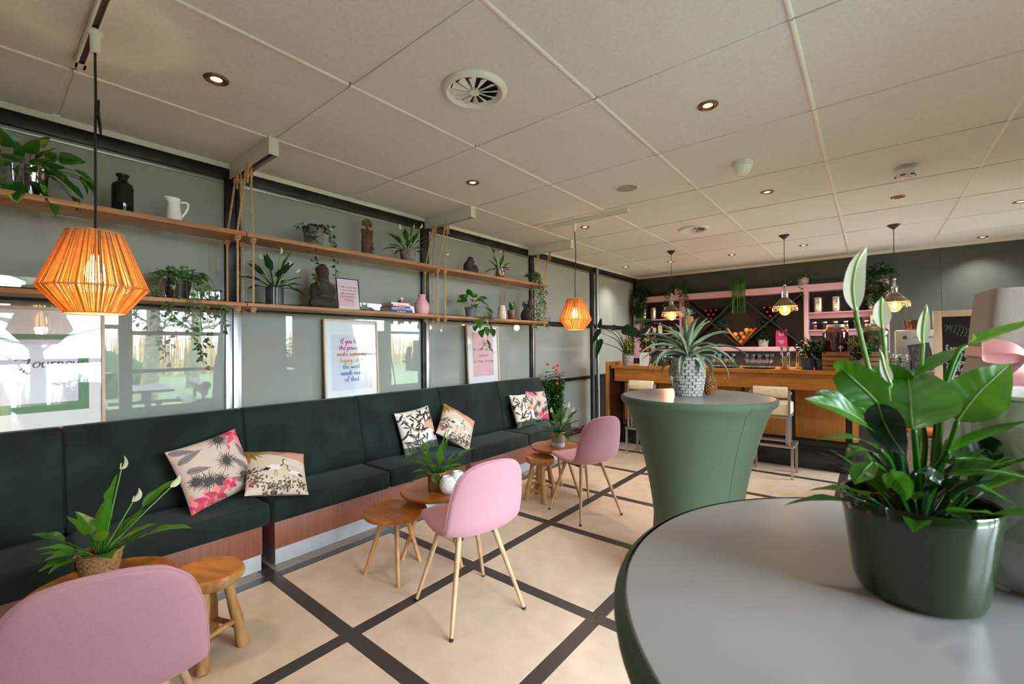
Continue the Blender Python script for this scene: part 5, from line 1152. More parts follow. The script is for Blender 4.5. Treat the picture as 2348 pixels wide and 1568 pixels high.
for x,lb in ((-.615,'silver tin first on the right bay top shelf'),(-.395,'silver tin second on the right bay top shelf'),(-.17,'silver tin half hidden behind the tall white flower'),(.02,'silver tin last on the right bay top shelf')): tin(x,1.8625,8.12,lb)
# spirits in the left bay
def bottle(x,y,z,h,r,mat,cap,label,lb):
    t=thing('spirit_bottle',lb,'bottle',(x,y,z),0,'spirit bottles behind the bar')
    MB().lathe([(.0001,0),(r,0),(r,h*.55),(r*.85,h*.66),(r*.34,h*.74),(r*.34,h*.93)],20,cap1=True).build('body',MATS[mat],t); MB().lathe([(r*.40,h*.931),(r*.40,h),(.0001,h)],14).build('cap',MATS[cap],t)
    if label: MB().lathe([(r+.0012,h*.14),(r+.0012,h*.46)],20,cap0=False,cap1=False).build('label',MATS[label],t)
for a in [(-3.16,8.12,1.6005,.235,.036,'dark_glass','black_plastic','label_cream','dark spirit bottle left on the second shelf'),(-3.05,8.12,1.6005,.22,.042,'label_cream','black_plastic',None,'cream stoneware gin bottle on the second shelf'),(-2.86,8.14,1.6005,.25,.034,'dark_glass','red_foil','label_cream','red-capped bottle on the second shelf'),(-2.755,8.12,1.6005,.25,.045,'dark_glass','black_plastic','ink','broad black bottle beside the pink upright'),(-2.69,8.22,1.6005,.24,.032,'tin','gin_blue',None,'clear bottle with blue cap in the shelf corner'),(-2.85,8.12,1.3005,.22,.038,'gin_blue','chrome','label_cream','deep blue gin bottle on the third shelf'),(-2.74,8.12,1.3005,.20,.040,'label_cream','black_plastic','paper','pale bottle with round emblem on the third shelf'),(-3.20,8.14,1.3005,.23,.036,'dark_glass','red_foil','label_cream','dark bottle behind the red berries')]: bottle(*a)
o=MB().box(-.055,.055,-.03,.03,0,.125).build('gift_card_box',MATS['paper']); o.location=(-3.30,8.10,1.6005); tag(o,'white card box with round stamp on second shelf','box')
MB().lathe([(.022,0),(.020,.001),(.0001,.001)],16).build('stamp',MATS['ink_plum'],o).matrix_local=Matrix.Translation((0,-.0305,.07))@Matrix.Rotation(PI/2,4,'X')
o=MB().lathe([(.0001,.002),(.034,.002),(.036,.006),(.040,.13),(.0385,.13),(.034,.01)],24,cap1=False).build('blue_tumbler',MATS['water_blue']); o.location=(-3.0,8.12,1.3005); tag(o,'pale blue glass tumbler on the third shelf','glass')
# spice jars in the right bay
for i,(x,m_,nm) in enumerate([(-.665,'tomato','red'),(-.535,'pot_grey','grey'),(-.405,'lemon','yellow'),(-.285,'pink_vase','dusky pink'),(-.165,'lime','olive green'),(-.05,'wax','pale rose')]):
    t=thing('spice_jar','small glass jar of %s contents on the right bay shelf'%nm,'jar',(x,8.12,1.6005),0,'small storage jars behind the bar')
    MB().lathe([(.0001,.001),(.034,.001),(.036,.004),(.036,.085),(.030,.10)],20,cap1=False).build('glass',MATS['drink_glass'],t); MB().lathe([(.0001,.004),(.0335,.004),(.0335,.065),(.0001,.066)],16).build('contents',MATS[m_],t); MB().lathe([(.0335,.1005),(.0335,.118),(.0001,.119)],18).build('lid',MATS['tin'],t)
t=thing('emblem_box','white box with a dark winged emblem on right bay shelf','box',(.055,8.10,1.6005)); MB().box(-.06,.06,-.03,.03,0,.19).build('carton',MATS['paper'],t)
F=Matrix.Translation((0,-.0302,.095))@Matrix(((1,0,0,0),(0,0,-1,0),(0,1,0,0),(0,0,0,1))); mb=MB()
for s in (-1,1):
    for k in range(5): mb.tube([F@Vector((s*.004,-.02+.006*k,0)),F@Vector((s*(.028+.003*k),.0+.009*k,0))],.0022,4)
mb.box(-.004,.004,-.03,.03,0,.001,F).box(-.012,.012,-.055,-.05,0,.001,F); mb.build('emblem',MATS['ink'],t)
o=MB().box(-.05,.05,-.04,.04,0,.19).build('brown_carton',MATS['taupe'],bevel=.002); o.location=(-.05,8.24,1.6005); tag(o,'brown carton behind the white flower on right bay shelf','box')
# plants on top of the shelving
t=thing('potted_ivy','dark bushy plant at left end of the pink shelving, by glass wall','plant',(-3.38,8.12,2.2855)); pot_shell(t,[(.05,0),(.06,.1)],'pot_charcoal'); rg=random.Random(2)
ivy(t,.08,[[(0,0,.1),(rg.uniform(-.13,.12),-.13,.05),(rg.uniform(-.15,.12),-.16,-.2),(rg.uniform(-.15,.12),-.16,-rg.uniform(.3,.5))] for _ in range(18)],18,.045,5,'leaf_dark',(120,.13,.14))
t=thing('potted_ivy','ivy in a white wicker basket on the shelving above bottles','plant',(-2.71,8.12,2.2855)); wicker_pot(t,.062,.075,.11,'wicker_white'); ivy(t,.10,[[(.0,-.03,.12),(a,-.10,.10),(a*1.4,-.14,-.08),(a*1.5,-.14,-.22)] for a in (-.13,-.1,.1,.13,.15,.04)],14,.045,6,'leaf',(110,.15,.16))
t=thing('rhipsalis_plant','bright green thread-leaved plant hanging over the pink shelving','plant',(-1.70,8.10,2.2855)); wicker_pot(t,.055,.065,.10,'wicker_white'); rg=random.Random(6); mb=MB()
for k in range(150):
    a=rg.uniform(-PI,PI); r=rg.uniform(.03,.13); d=rg.choice([.05,.1,.2,.35,.45]) if math.sin(a)<.2 else .02; z=.16+rg.uniform(-.04,.05)
    mb.tube(bez([(0,0,.1),(r*.5*math.cos(a),r*.5*math.sin(a),z+.02),(r*math.cos(a),r*math.sin(a)-(.06 if math.sin(a)<.2 else 0),z-.06),(r*1.05*math.cos(a),min(r*math.sin(a),.0)-.125 if math.sin(a)<.2 else r*math.sin(a),.06-d)],7),.0024,4,caps=False)
mb.build('strands',MATS['leaf_bright'],t)['kind']='stuff'
t=thing('potted_ivy','sparse trailing ivy in pale wicker basket on shelving, right of middle','plant',(-.80,8.10,2.2855)); wicker_pot(t,.062,.075,.115,'wicker_white'); ivy(t,.11,[[(0,0,.13),(-.12,-.03,.12),(-.20,-.05,.03),(-.25,-.06,.0)],[(0,-.03,.12),(-.02,-.11,.1),(-.02,-.14,-.08),(-.01,-.14,-.2)],[(0,0,.13),(.12,-.03,.12),(.25,-.05,.04)]],12,.035,7,'leaf',(70,.12,.07))
t=thing('potted_ivy','dark trailing plant at the right end of the pink shelving','plant',(.10,8.10,2.2855)); pot_shell(t,[(.05,0),(.06,.1)],'pot_charcoal'); rg=random.Random(12)
ivy(t,.08,[[(0,0,.1),(rg.uniform(-.2,.15),-.13,.08),(rg.uniform(-.22,.12),-.16,-.12),(rg.uniform(-.12,.12),-.16,-rg.uniform(.15,.45))] for _ in range(16)],18,.045,8,'leaf_dark',(130,.16,.18))

# bar pendants
def bar_pendant(x,y,lb):
    t=thing('bar_pendant',lb,'pendant lamp',(x,y,HC),0,'black-corded cage pendants above the bar')
    MB().lathe([(.0001,-.001),(.058,-.001),(.058,-.006),(.010,-.052),(.0001,-.054)],28).build('ceiling_rose',MATS['black_plastic'],t)
    zb_=1.845-HC
    MB().tube([(0,0,-.052),(0,0,zb_+.24)],.0035,8).build('cord',MATS['black_plastic'],t)
    MB().lathe([(.0001,zb_+.245),(.014,zb_+.24),(.016,zb_+.20),(.022,zb_+.19),(.022,zb_+.10),(.015,zb_+.09)],16).build('lamp_holder',MATS['chrome'],t)
    MB().ball((0,0,zb_+.262),.016,12,8).build('chrome_ball',MATS['chrome'],t)
    mb=MB()
    for k in range(4):
        a=PI/4+k*PI/2; c,s=math.cos(a),math.sin(a); mb.tube([(c*.022,s*.022,zb_+.19),(c*.036,s*.036,zb_+.17),(c*.036,s*.036,zb_+.11),(c*.13,s*.13,zb_+.012)],.003,6)
    mb.build('arms',MATS['chrome'],t)
    mb=MB(); md=MB()
    for r,z in ((.03,.115),(.085,.058),(.132,.008),(.134,-.012)): mb.tube([(r*math.cos(2*PI*i/32),r*math.sin(2*PI*i/32),zb_+z) for i in range(33)],.003,5,caps=False)
    for k in range(24):
        a=2*PI*k/24; c,s=math.cos(a),math.sin(a); mb.tube([(c*.03,s*.03,zb_+.115),(c*.132,s*.132,zb_+.008)],.0018,4,caps=False)
    mb.build('cage',MATS['gold_trim'],t)
    MB().lathe([(.030,zb_+.112),(.084,zb_+.056),(.131,zb_+.006)],32,cap0=False,cap1=False).build('shade',MATS['shade_metal'],t)
    for k in range(14):
        a=2*PI*(k+.5)/14; L=[(.134*math.cos(a+d*.16),.134*math.sin(a+d*.16),zb_-.012-z) for d,z in ((-1,0),(-.9,.022),(0,.038),(.9,.022),(1,0))]; md.tube(bez(L,10),.0020,4)
    md.build('wire_fringe',MATS['gold_trim'],t)
    MB().lathe([(.013,zb_+.088),(.018,zb_+.045),(.035,zb_+.022),(.055,zb_-.005),(.063,zb_-.038),(.055,zb_-.071),(.032,zb_-.096),(.0001,zb_-.103)],24).build('bulb',MATS['amber_glass'],t)
    MB().lathe([(.006,zb_+.03),(.022,zb_-.01),(.030,zb_-.038),(.022,zb_-.062),(.0001,zb_-.07)],12).build('filament',MATS['filament'],t)
    L=bpy.data.lights.new('bar_bulb','POINT'); L.energy=9; L.color=(1,.72,.42); L.shadow_soft_size=.05
    lo=bpy.data.objects.new('bar_bulb',L); COL.objects.link(lo); lo.parent=t; lo.location=(0,0,zb_-.125)
M('shade_metal','#6f6a62',.45,.7); clearglass('amber_glass',(1.0,.60,.20),1.0)
_m=MATS['amber_glass'].node_tree; _ou=[n for n in _m.nodes if n.type=='OUTPUT_MATERIAL'][0]; _mx=[n for n in _m.nodes if n.type=='MIX_SHADER'][0]
_em=_m.nodes.new('ShaderNodeEmission'); _em.inputs['Color'].default_value=(1,.36,.06,1); _em.inputs['Strength'].default_value=.55; _ad=_m.nodes.new('ShaderNodeAddShader')
_m.links.new(_mx.outputs[0],_ad.inputs[0]); _m.links.new(_em.outputs[0],_ad.inputs[1]); _m.links.new(_ad.outputs[0],_ou.inputs['Surface'])
bar_pendant(-2.19,6.28,'cage pendant over the bar, leftmost of the three'); bar_pendant(-.812,6.28,'cage pendant over the bar in front of the wine rack, middle'); bar_pendant(.21,6.55,'cage pendant over the bar, rightmost of the three')
# ================================================================ ON THE BAR COUNTER
def flowers(t,pts,r,mat,name):
    mb=MB()
    for p in pts: mb.ball(p,r,8,6)
    mb.build(name,MATS[mat],t)['kind']='stuff'
# alocasia in a tall pot
t=thing('alocasia_plant','tall alocasia with drooping arrow leaves in a beige pot, left of bar','plant',(-2.765,6.0,BT))
M('pot_beige','#a79a8b',.6); pot_shell(t,[(.040,0),(.043,.003),(.052,.165),(.052,.17)],'pot_beige')
for (dx,dy,h,az,el,s) in [(-.34,-.15,.48,3.4,-1.0,.24),(-.26,-.25,.33,3.9,-1.25,.26),(-.16,-.02,.52,2.2,.35,.20),(.06,-.1,.50,-.15,-.35,.34),(-.30,-.2,.56,1.9,.9,.17),(.33,-.15,.44,-.2,.75,.22),(.14,.1,.62,.6,.1,.22)]:
    p=Vector((dx,dy,h)); mb=MB(); mb.tube(bez([(0,0,.15),(dx*.35,dy*.35,h*.75),(dx,dy,h)],14),[.0075-.004*i/14 for i in range(15)],7); d=dirv(az,el)
    up=(Vector((-.2,-.9,.5))); blade(mb,[p-d*(s*.18)+d*(s*1.18*k/10) for k in range(11)],s*.26,lambda u:heart(u)*.95,.55,up=up); mb.build('leaf',MATS['leaf_dark'],t,angle=180)
def herb(name,lb,x,y,h,r,spread,seed,potf,fl=None,canes=0,mat='leaf',n=220,leaf=.045,z=BT):
    t=thing(name,lb,'plant',(x,y,z)); zt=potf(t); rg=random.Random(seed)
    st=MB(); lv=MB(); tips=[]
    for k in range(14):
        a=rg.uniform(0,2*PI); r1=spread*math.sqrt(rg.random()); q=Vector((math.cos(a)*r1,math.sin(a)*r1,zt+h*rg.uniform(.5,1))); P=bez([(0,0,zt-.02),(q.x*.3,q.y*.3,zt+h*.35),q],8); st.tube(P,.002,5)
        for i in range(n//14):
            p=P[rg.randint(2,8)]+Vector((rg.gauss(0,spread*.2),rg.gauss(0,spread*.2),rg.gauss(0,.02))); b=rg.uniform(0,2*PI); ivy_leaves(lv,p,Vector((math.cos(b),math.sin(b),rg.uniform(-.6,.4))),leaf*rg.uniform(.6,1.2),rg); tips.append(p)
    for k in range(canes):
        a=2*PI*k/canes; st.tube([(math.cos(a)*r*.6,math.sin(a)*r*.6,zt-.02),(math.cos(a)*r*.5,math.sin(a)*r*.5,zt+h*1.05)],.003,6)
    st.build('stems',MATS['stem_brown'] if not canes else MATS['leg_wood'],t); lv.build('foliage',MATS[mat],t,smooth=False)['kind']='stuff'
    if fl:
        for m_,cnt,rr,nm in fl:
            pts=[tips[rg.randint(0,len(tips)-1)]+Vector((rg.uniform(-.01,.01),-.03,rg.uniform(-.01,.02))) for _ in range(cnt)]; flowers(t,pts,rr,m_,nm)
    return t
wp=lambda r0,r1,h,m_: (lambda t:(wicker_pot(t,r0,r1,h,m_),h)[1])
sp=lambda r0,r1,h,m_,n=36: (lambda t:(pot_shell(t,[(r0,0),(r1,h)],m_,n=n),h)[1])
herb('pepper_plant','yellow-flowered potted plant with canes in pale wicker basket on bar',-2.66,5.86,.30,.07,.11,3,wp(.058,.075,.135,'wicker_white'),[('yellow_flower',8,.011,'yellow_blooms')],4,'leaf',180,.04)
herb('tomato_plant','potted tomato plant with red fruit on the bar, behind white card',-2.50,6.10,.42,.07,.15,5,sp(.055,.07,.13,'terracotta'),[('tomato',12,.017,'tomatoes')],3,'leaf_dark',240,.05)
t=thing('menu_card','white upright card with a small line drawing on the bar','card',(-2.42,5.84,BT)); MB().box(-.065,.065,-.004,.004,0,.185).build('card',MATS['paper_white'],t)
F=Matrix.Translation((0,-.0042,0))@Matrix(((1,0,0,0),(0,0,-1,0),(0,1,0,0),(0,0,0,1)))
MB().tube([F@Vector((-.02+.006*math.sin(k*1.3),.14-.008*k,0)) for k in range(12)],.0012,4).tube([F@Vector((-.02,.14,0)),F@Vector((.0,.145,0)),F@Vector((.012,.135,0))],.0012,4).tube([F@Vector((.028,.165,0)),F@Vector((.052,.165,0))],.0012,4).build('drawing',MATS['ink'],t)
for (x,y,r,h,lb,m_) in [(-2.28,5.95,.045,.13,'preserving jar of brown nuts on the bar beside the white card','seagrass'),(-2.17,5.90,.05,.14,'clip-top jar of biscuits on the bar','glaze_tan'),(-2.17,6.16,.04,.12,'small dark jar on the bar behind the clip-top jar','pot_dark')]:
    t=thing('storage_jar',lb,'jar',(x,y,BT),0,'storage jars on the bar'); MB().lathe([(.0001,.001),(r*.95,.001),(r,.005),(r,h*.8),(r*.8,h*.88)],22,cap1=False).build('glass',MATS['drink_glass'],t); MB().lathe([(.0001,.004),(r*.93,.004),(r*.93,h*.6),(.0001,h*.62)],16).build('contents',MATS[m_],t); MB().lathe([(r*.85,h*.885),(r*.85,h),(.0001,h)],20).build('lid',MATS['tin'],t)
# trays of wine glasses
gp=[(.030,.0),(.030,.002),(.006,.006),(.004,.03),(.004,.055),(.012,.066),(.026,.085),(.033,.11),(.034,.135),(.031,.165)]
gme=MB().lathe(gp,16,cap0=True,cap1=False).mesh('goblet'); gme.materials.append(MATS['drink_glass'])
def tray(x,y,lb,glb,spots,dx0=1):
    t=thing('serving_tray',lb,'tray',(x,y,BT),0,'black serving trays'); MB().lathe([(.0001,.001),(.16,.001),(.175,.012),(.172,.013),(.158,.005),(.0001,.005)],40).build('tray',MATS['black_plastic'],t)
    for k,(dx,dy) in enumerate(spots):
        row,j_=[('front',k),('second',k-4),('third',k-8),('back',k-11)][0 if k<4 else 1 if k<8 else 2 if k<11 else 3]
        o=inst(gme,'wine_glass',None,(x+dx,y+dy,BT+.0055)); tag(o,'stemmed glass on the %s, %s row, %s from the %s'%(glb,row,['first','second','third','fourth'][j_],'left' if dx0>0 else 'right'),'glass','stemmed glasses on the '+glb)
sp1=[(-.10,-.09),(-.03,-.11),(.04,-.10),(.11,-.07),(-.13,-.02),(-.06,-.03),(.01,-.03),(.08,-.01),(-.10,.05),(-.03,.05),(.04,.05),(-.05,.115),(.03,.115)]
tray(-1.43,5.98,'round black tray of glasses on the bar, nearer the pineapple plant','left black tray',sp1)
tray(-1.04,5.93,'round black tray of glasses on the bar, beside the juice carafe','right black tray',[(-x,y) for x,y in sp1],-1)
o=MB().tube([(-1.215,5.93,BT+.004),(-1.225,5.95,BT+.05)],.005,6).build('wooden_stick',MATS['leg_wood']); tag(o,'short wooden stick standing between the two glass trays','stick')
t=thing('juice_carafe','glass carafe half full of yellow juice on the bar','carafe',(-.765,5.88,BT))
MB().lathe([(.0001,.001),(.044,.001),(.047,.005),(.047,.20),(.043,.215),(.043,.24),(.053,.252)],28,cap1=False).build('glass',MATS['drink_glass'],t); MB().lathe([(.0001,.005),(.0445,.005),(.0445,.145),(.0001,.146)],24).build('juice',MATS['juice_yellow'],t); MB().tube([(.051*math.cos(2*PI*i/24),.051*math.sin(2*PI*i/24),.252) for i in range(25)],.003,5,caps=False).build('rim',MATS['tin'],t)
t=thing('glass_pitcher','empty clear glass pitcher behind the juice carafe','pitcher',(-.63,6.05,BT))
MB().lathe([(.0001,.001),(.05,.001),(.052,.005),(.050,.23),(.054,.245)],28,cap1=False).build('glass',MATS['drink_glass'],t); MB().tube(bez([(-.052,-.01,.21),(-.09,-.02,.19),(-.09,-.02,.10),(-.052,-.01,.06)],14),.006,8).build('handle',MATS['drink_glass'],t); MB().tube([(.053*math.cos(2*PI*i/24),.053*math.sin(2*PI*i/24),.245) for i in range(25)],.003,5,caps=False).build('rim',MATS['tin'],t)
herb('potted_herb','bushy herb in a hexagonal charcoal pot on the bar',-.545,5.84,.22,.06,.11,8,sp(.055,.066,.13,'pot_charcoal',6),[('yellow_flower',4,.010,'small_blooms'),('spathe',5,.008,'white_blooms')],2,'leaf_dark',260,.035)
herb('potted_herb','bushy herb in a round dark pot beside the wooden crate',-.44,5.87,.19,.055,.10,9,sp(.042,.060,.115,'pot_dark'),[('orange',4,.010,'orange_blooms')],2,'leaf_dark',240,.035)
# crates and drink dispensers
def crate(x,y,w,d,h,mat,lb,rz=0):
    t=thing('wooden_crate',lb,'crate',(x,y,BT),rz,'slatted crates on the bar')
    n=4; s=h/n
    for k in range(n):
        z0=k*s+.003; z1=(k+1)*s-.006
        for sy in (-1,1): MB().box(-w/2,w/2,sy*d/2-.005,sy*d/2+.005,z0,z1).build('slat',MATS[mat],t)
        for sx in (-1,1): MB().box(sx*(w/2-.004)-.004,sx*(w/2-.004)+.004,-d/2+.0055,d/2-.0055,z0,z1).build('slat',MATS[mat],t)
    for sx in (-1,1):
        for sy in (-1,1): MB().box(sx*(w/2-.02)-.01,sx*(w/2-.02)+.01,sy*(d/2-.016)-.01,sy*(d/2-.016)+.01,.002,h-.007).build('corner_block',MATS[mat],t)
    MB().box(-w/2+.009,w/2-.009,-d/2+.006,d/2-.006,h-.0055,h).build('lid_board',MATS[mat],t)
    MB().box(-w/2+.035,w/2-.035,-d/2+.02,d/2-.02,.003,h-.02).build('dark_inside',MATS['black'],t)
crate(-.295,5.93,.24,.22,.20,'crate_wood','brown slatted crate under the red drink dispenser'); crate(.045,5.98,.21,.22,.20,'crate_pale','pale slatted crate under the lemonade dispenser')
def dispenser(x,y,mat,lb):
    t=thing('drink_dispenser',lb,'dispenser',(x,y,BT+.2005),0,'glass drink dispensers on the bar'); R=.112
    prof=[(.0001,.002),(R*.92,.002),(R,.012),(R,.20),(R*.94,.23),(R*.72,.252),(R*.70,.262)]
    sq=lambda r,z,a,j: r*(1+.035*math.cos(4*a)) if r>.02 else r
    MB().lathe(prof,48,mod=sq,cap1=False).build('glass',MATS['drink_glass'],t); MB().lathe([(.0001,.006),(R*.90,.006),(R*.965,.016),(R*.965,.195),(R*.90,.222),(.0001,.223)],48,mod=sq).build('drink',MATS[mat],t)
    MB().lathe([(R*.75,.2625),(R*.76,.27),(R*.76,.29),(R*.72,.295),(.0001,.296)],36).build('lid',MATS['tin'],t)
    MB().tube([(.05,-R*.98,.045),(.05,-R-.045,.045)],.008,10).tube([(.05,-R-.04,.06),(.05,-R-.045,-.005)],[.010,.006],10).build('tap',MATS['chrome'],t); MB().lathe([(.02,0),(.022,.004),(.0001,.005)],18).build('tap_collar',MATS['tin'],t).matrix_local=Matrix.Translation((.05,-R*1.02,.045))@Matrix.Rotation(PI/2,4,'X')
dispenser(-.30,5.945,'juice_red','red iced tea dispenser on the brown slatted crate'); dispenser(.03,6.0,'juice_green','cloudy lemonade dispenser on the pale slatted crate')
herb('pepper_plant','small orange-fruited pepper plant in tilted grey basket on bar',-.105,5.83,.26,.07,.11,15,wp(.050,.070,.11,'wicker_grey'),[('carrot',7,.010,'orange_peppers')],2,'leaf',200,.045)
# coffee machine side, bowl, glasses
t=thing('coffee_machine','white coffee machine with a flat panel at the right end of bar','coffee machine',(.37,6.22,BT)); MB().box(-.17,.17,-.15,.18,0,.42).build('housing',MATS['white_enamel'],t,bevel=.008); MB().box(-.03,.13,-.156,-.1505,.345,.350).build('slot',MATS['black_plastic'],t); MB().box(-.115,-.085,-.153,-.1505,.33,.36).build('badge',MATS['pot_grey'],t); MB().box(-.16,.10,-.20,-.151,.0,.24).build('drip_front',MATS['alu_pale'],t,bevel=.004)
o=MB().lathe([(.0001,0),(.085,0),(.092,.006),(.104,.105),(.100,.105),(.085,.012)],36,cap1=False).build('copper_bowl',MATS['copper']); o.location=(.37,6.22,BT+.4205); tag(o,'shiny copper bowl on top of the white coffee machine','bowl')
mg=[(.028,0),(.031,.003),(.033,.02),(.030,.025),(.034,.03),(.034,.045),(.031,.05),(.035,.055),(.036,.085)]
gm=MB().lathe(mg,16,cap0=True,cap1=False).mesh('tumbler'); gm.materials.append(MATS['drink_glass'])
for k,(x,y,z) in enumerate([(.175,5.88,0),(.25,5.88,0),(.175,5.88,.087),(.25,5.88,.087),(.20,5.96,0),(.275,5.96,0),(.20,5.96,.087)]):
    o=inst(gm,'stacked_tumbler',None,(x,y,BT+.0005+z)); tag(o,'ribbed glass tumbler behind turquoise tray, '+['front left, lower','front right, lower','front left, upper','front right, upper','rear left, lower','rear right, lower','rear left, upper'][k],'glass','stacked ribbed tumblers')
t=thing('spoon_jar','wide glass jar with a spoon standing in it, behind turquoise tray','jar',(.345,5.90,BT)); MB().lathe([(.0001,.001),(.045,.001),(.047,.005),(.047,.12)],22,cap1=False).build('glass',MATS['drink_glass'],t); MB().tube([(.0,.0,.01),(-.045,-.01,.15)],.003,6).ball((-.052,-.012,.165),.016,10,8,(.5,1,1.2)).build('spoon',MATS['copper'],t)
t=thing('turquoise_tray','small turquoise plastic tray on the right end of the bar','tray',(.24,5.775,BT))
MB().box(-.10,.10,-.045,.045,0,.004).build('base',MATS['turquoise'],t)
for s in (-1,1): MB().box(-.10,.10,s*.0475-.0025,s*.0475+.0025,0,.028).build('rim',MATS['turquoise'],t); MB().box(s*.1025-.0025,s*.1025+.0025,-.05,.05,0,.028).build('rim',MATS['turquoise'],t)
t=thing('pickup_sign','slanted slate blue chalk sign reading Pick Up Point','sign',(.40,5.79,BT))
F=Matrix.Rotation(-.18,4,'Y')@Matrix(((1,0,0,0),(0,math.sin(.2),-math.cos(.2),0),(0,math.cos(.2),math.sin(.2),0),(0,0,0,1)))
MB().box(-.075,.085,.018,.29,-.008,0,F).build('board',MATS['slate_blue'],t)
for k,tx in enumerate(['Pick','Up','Point']): lettering(tx,0,.22-.075*k,.024,.004,F@Matrix.Translation((0,0,.0004)),'chalk_lettering','chalk_pink',t,align='C',slant=0,brush=.1)
# standing chalkboard menu
t=thing('menu_board','tall pine-framed chalkboard menu listing coffees, beside the bar end','chalkboard',(.745,5.35,0))
F=Matrix.Rotation(.06,4,'Z')@Matrix(((1,0,0,0),(0,math.sin(.05),-math.cos(.05),0),(0,math.cos(.05),math.sin(.05),0),(0,0,0,1)))
W_,H_=.62,1.68; fb=.055
for (a,b,c,d) in [(-W_/2,-W_/2+fb,0,H_),(W_/2-fb,W_/2,0,H_),(-W_/2+fb,W_/2-fb,H_-fb,H_),(-W_/2+fb,W_/2-fb,.25,.25+fb)]: MB().box(a,b,c,d,-.018,.004,F).build('frame_rail',MATS['pine_wood'],t,bevel=.002)
MB().box(-W_/2+fb,W_/2-fb,.25+fb,H_-fb,-.014,-.004,F).build('board',MATS['chalkboard'],t)
for s in (-1,1): MB().tube([F@Vector((s*.2,1.6,-.02)),Vector((s*.2,.36,.0))],.012,8).build('rear_strut',MATS['pine_wood'],t)
F2=F@Matrix.Translation((0,0,-.0035))
mb=MB(); rg=random.Random(3)
for k in range(9): mb.tube([F2@Vector((-.23+.02*k+.01*math.sin(q),1.50+.05*math.sin(q*.5+k*.4),0)) for q in [i*.6 for i in range(9)]],.0022,4)
mb.build('cup_drawing',MATS['chalk_green'],t)
for k,tx in enumerate(['Espresso','Americano','Cappuccino','Latte','Thee','Extra','Koffie','Kan','Ice tea']): lettering(tx.replace('Ice','ice'),-.235,1.33-.06*k,.024,.0055,F2,'chalk_lettering','chalk',t,slant=0,brush=.1)

# ================================================================ FLOOR PLANT, FRUIT BASKET, COVERED STAND
t=thing('mandevilla_plant','tall red-flowered climbing plant in a grey pot at the bench end','plant',(-3.37,4.975,0)); pot_shell(t,[(.11,0),(.115,.005),(.145,.28),(.148,.285)],'pot_blue')
rg=random.Random(20); st=MB(); lv=MB(); fl=MB()
for k in range(10):
    a=rg.uniform(0,2*PI); P=bez([(.03*math.cos(a),.03*math.sin(a),.26),(.09*math.cos(a),.09*math.sin(a),.5),(.07*math.cos(a+.8),.07*math.sin(a+.8),.75),(.09*math.cos(a+1.2),.09*math.sin(a+1.2),rg.uniform(.85,1.05))],16); st.tube(P,.0035,5)
    for i in range(190):
        p=P[rg.randint(0,16)]; b=rg.uniform(0,2*PI); d=Vector((math.cos(b),math.sin(b),rg.uniform(-.6,.4))); q=p+d*rg.uniform(.02,.06); s=rg.uniform(.05,.08)
        blade(lv,[q+d*(s*i_/4) for i_ in range(5)],s*.26,lance,.3,na=3)
st.build('canes',MATS['stem_brown'],t); lv.build('foliage',MATS['leaf'],t)['kind']='stuff'
for k,(x,y,z) in enumerate([(.10,-.10,1.10),(.08,.02,1.12),(.04,.05,1.06),(.10,.14,.90),(.05,.12,.86),(.09,-.03,1.02),(.0,-.1,1.14),(.11,.09,1.03),(.12,-.05,.88)]):
    fl=MB(); c=Vector((x,y,z)); ax=Vector((.6,-.3,.5)).normalized(); u=ax.cross(Vector((0,0,1))).normalized(); v=ax.cross(u)
    for q in range(5):
        a=2*PI*q/5; d=u*math.cos(a)+v*math.sin(a); blade(fl,[c+(d*.7+ax*.35)*(.032*i_/4) for i_ in range(5)],.014,lambda s_:math.sin(PI*min(1,.25+s_*.75))**.6,.2,up=ax,na=3)
    fl.tube([c-ax*.03,c+ax*.004],[.003,.008],6); fl.build('red_bloom',MATS['red_flower'],t,angle=180)
t=thing('fruit_basket','woven basket of oranges on a low stand by the bar step','basket',(.36,5.02,0)); wicker_pot(t,.11,.15,.62,'wicker_white',20,26)
for k,(x,y) in enumerate([(-.08,-.06),(.0,-.09),(.08,-.05),(-.04,.03),(.05,.04),(-.1,.03)]): 
    o=MB().ball((0,0,0),.042,14,10).build('orange_fruit',MATS['orange']); o.location=(.36+x,5.02+y,.655+.01*(k%2)); tag(o,'orange in the woven floor basket, '+['front left','front middle','front right','centre','rear right','rear left'][k],'fruit','oranges in the floor basket')
t=thing('covered_stand','tall stand draped in a taupe cloth tied with pink organza bow','covered stand',(.60,2.60,0),.06)
lv=[(0,.35,.24),(.6,.34,.22),(1.05,.325,.20),(1.24,.300,.18),(1.31,.282,.165),(1.35,.272,.16),(1.41,.270,.16),(1.50,.262,.155),(1.58,.254,.15),(1.604,.250,.146)]; n=128; P=[]
for z,a,b in lv:
    for k in range(n):
        q=2*PI*k/n; c,s=math.cos(q),math.sin(q); e=.16; fold=1+.02*math.sin(q*9)*max(0,(1.3-z)/1.3)
        P.append((a*math.copysign(abs(c)**e,c)*fold,b*math.copysign(abs(s)**e,s)*fold,z))
mb=MB(); mb.v=P; mb.f=[(i*n+k,i*n+(k+1)%n,(i+1)*n+(k+1)%n,(i+1)*n+k) for i in range(len(lv)-1) for k in range(n)]+[tuple((len(lv)-1)*n+k for k in range(n))]; mb.build('cloth_cover',MATS['taupe'],t,angle=60)
rb=MB(); Q=[]
for z,a,b,dz in ((1.345,.281,.171,0),(1.362,.279,.169,0),(1.385,.278,.168,0)):
    for k in range(n):
        q=2*PI*k/n; c,s=math.cos(q),math.sin(q); Q.append((a*math.copysign(abs(c)**.16,c),b*math.copysign(abs(s)**.16,s),z-.025*(k/n*4%1 if False else max(0,c))-.0+.002*math.sin(9*q)))
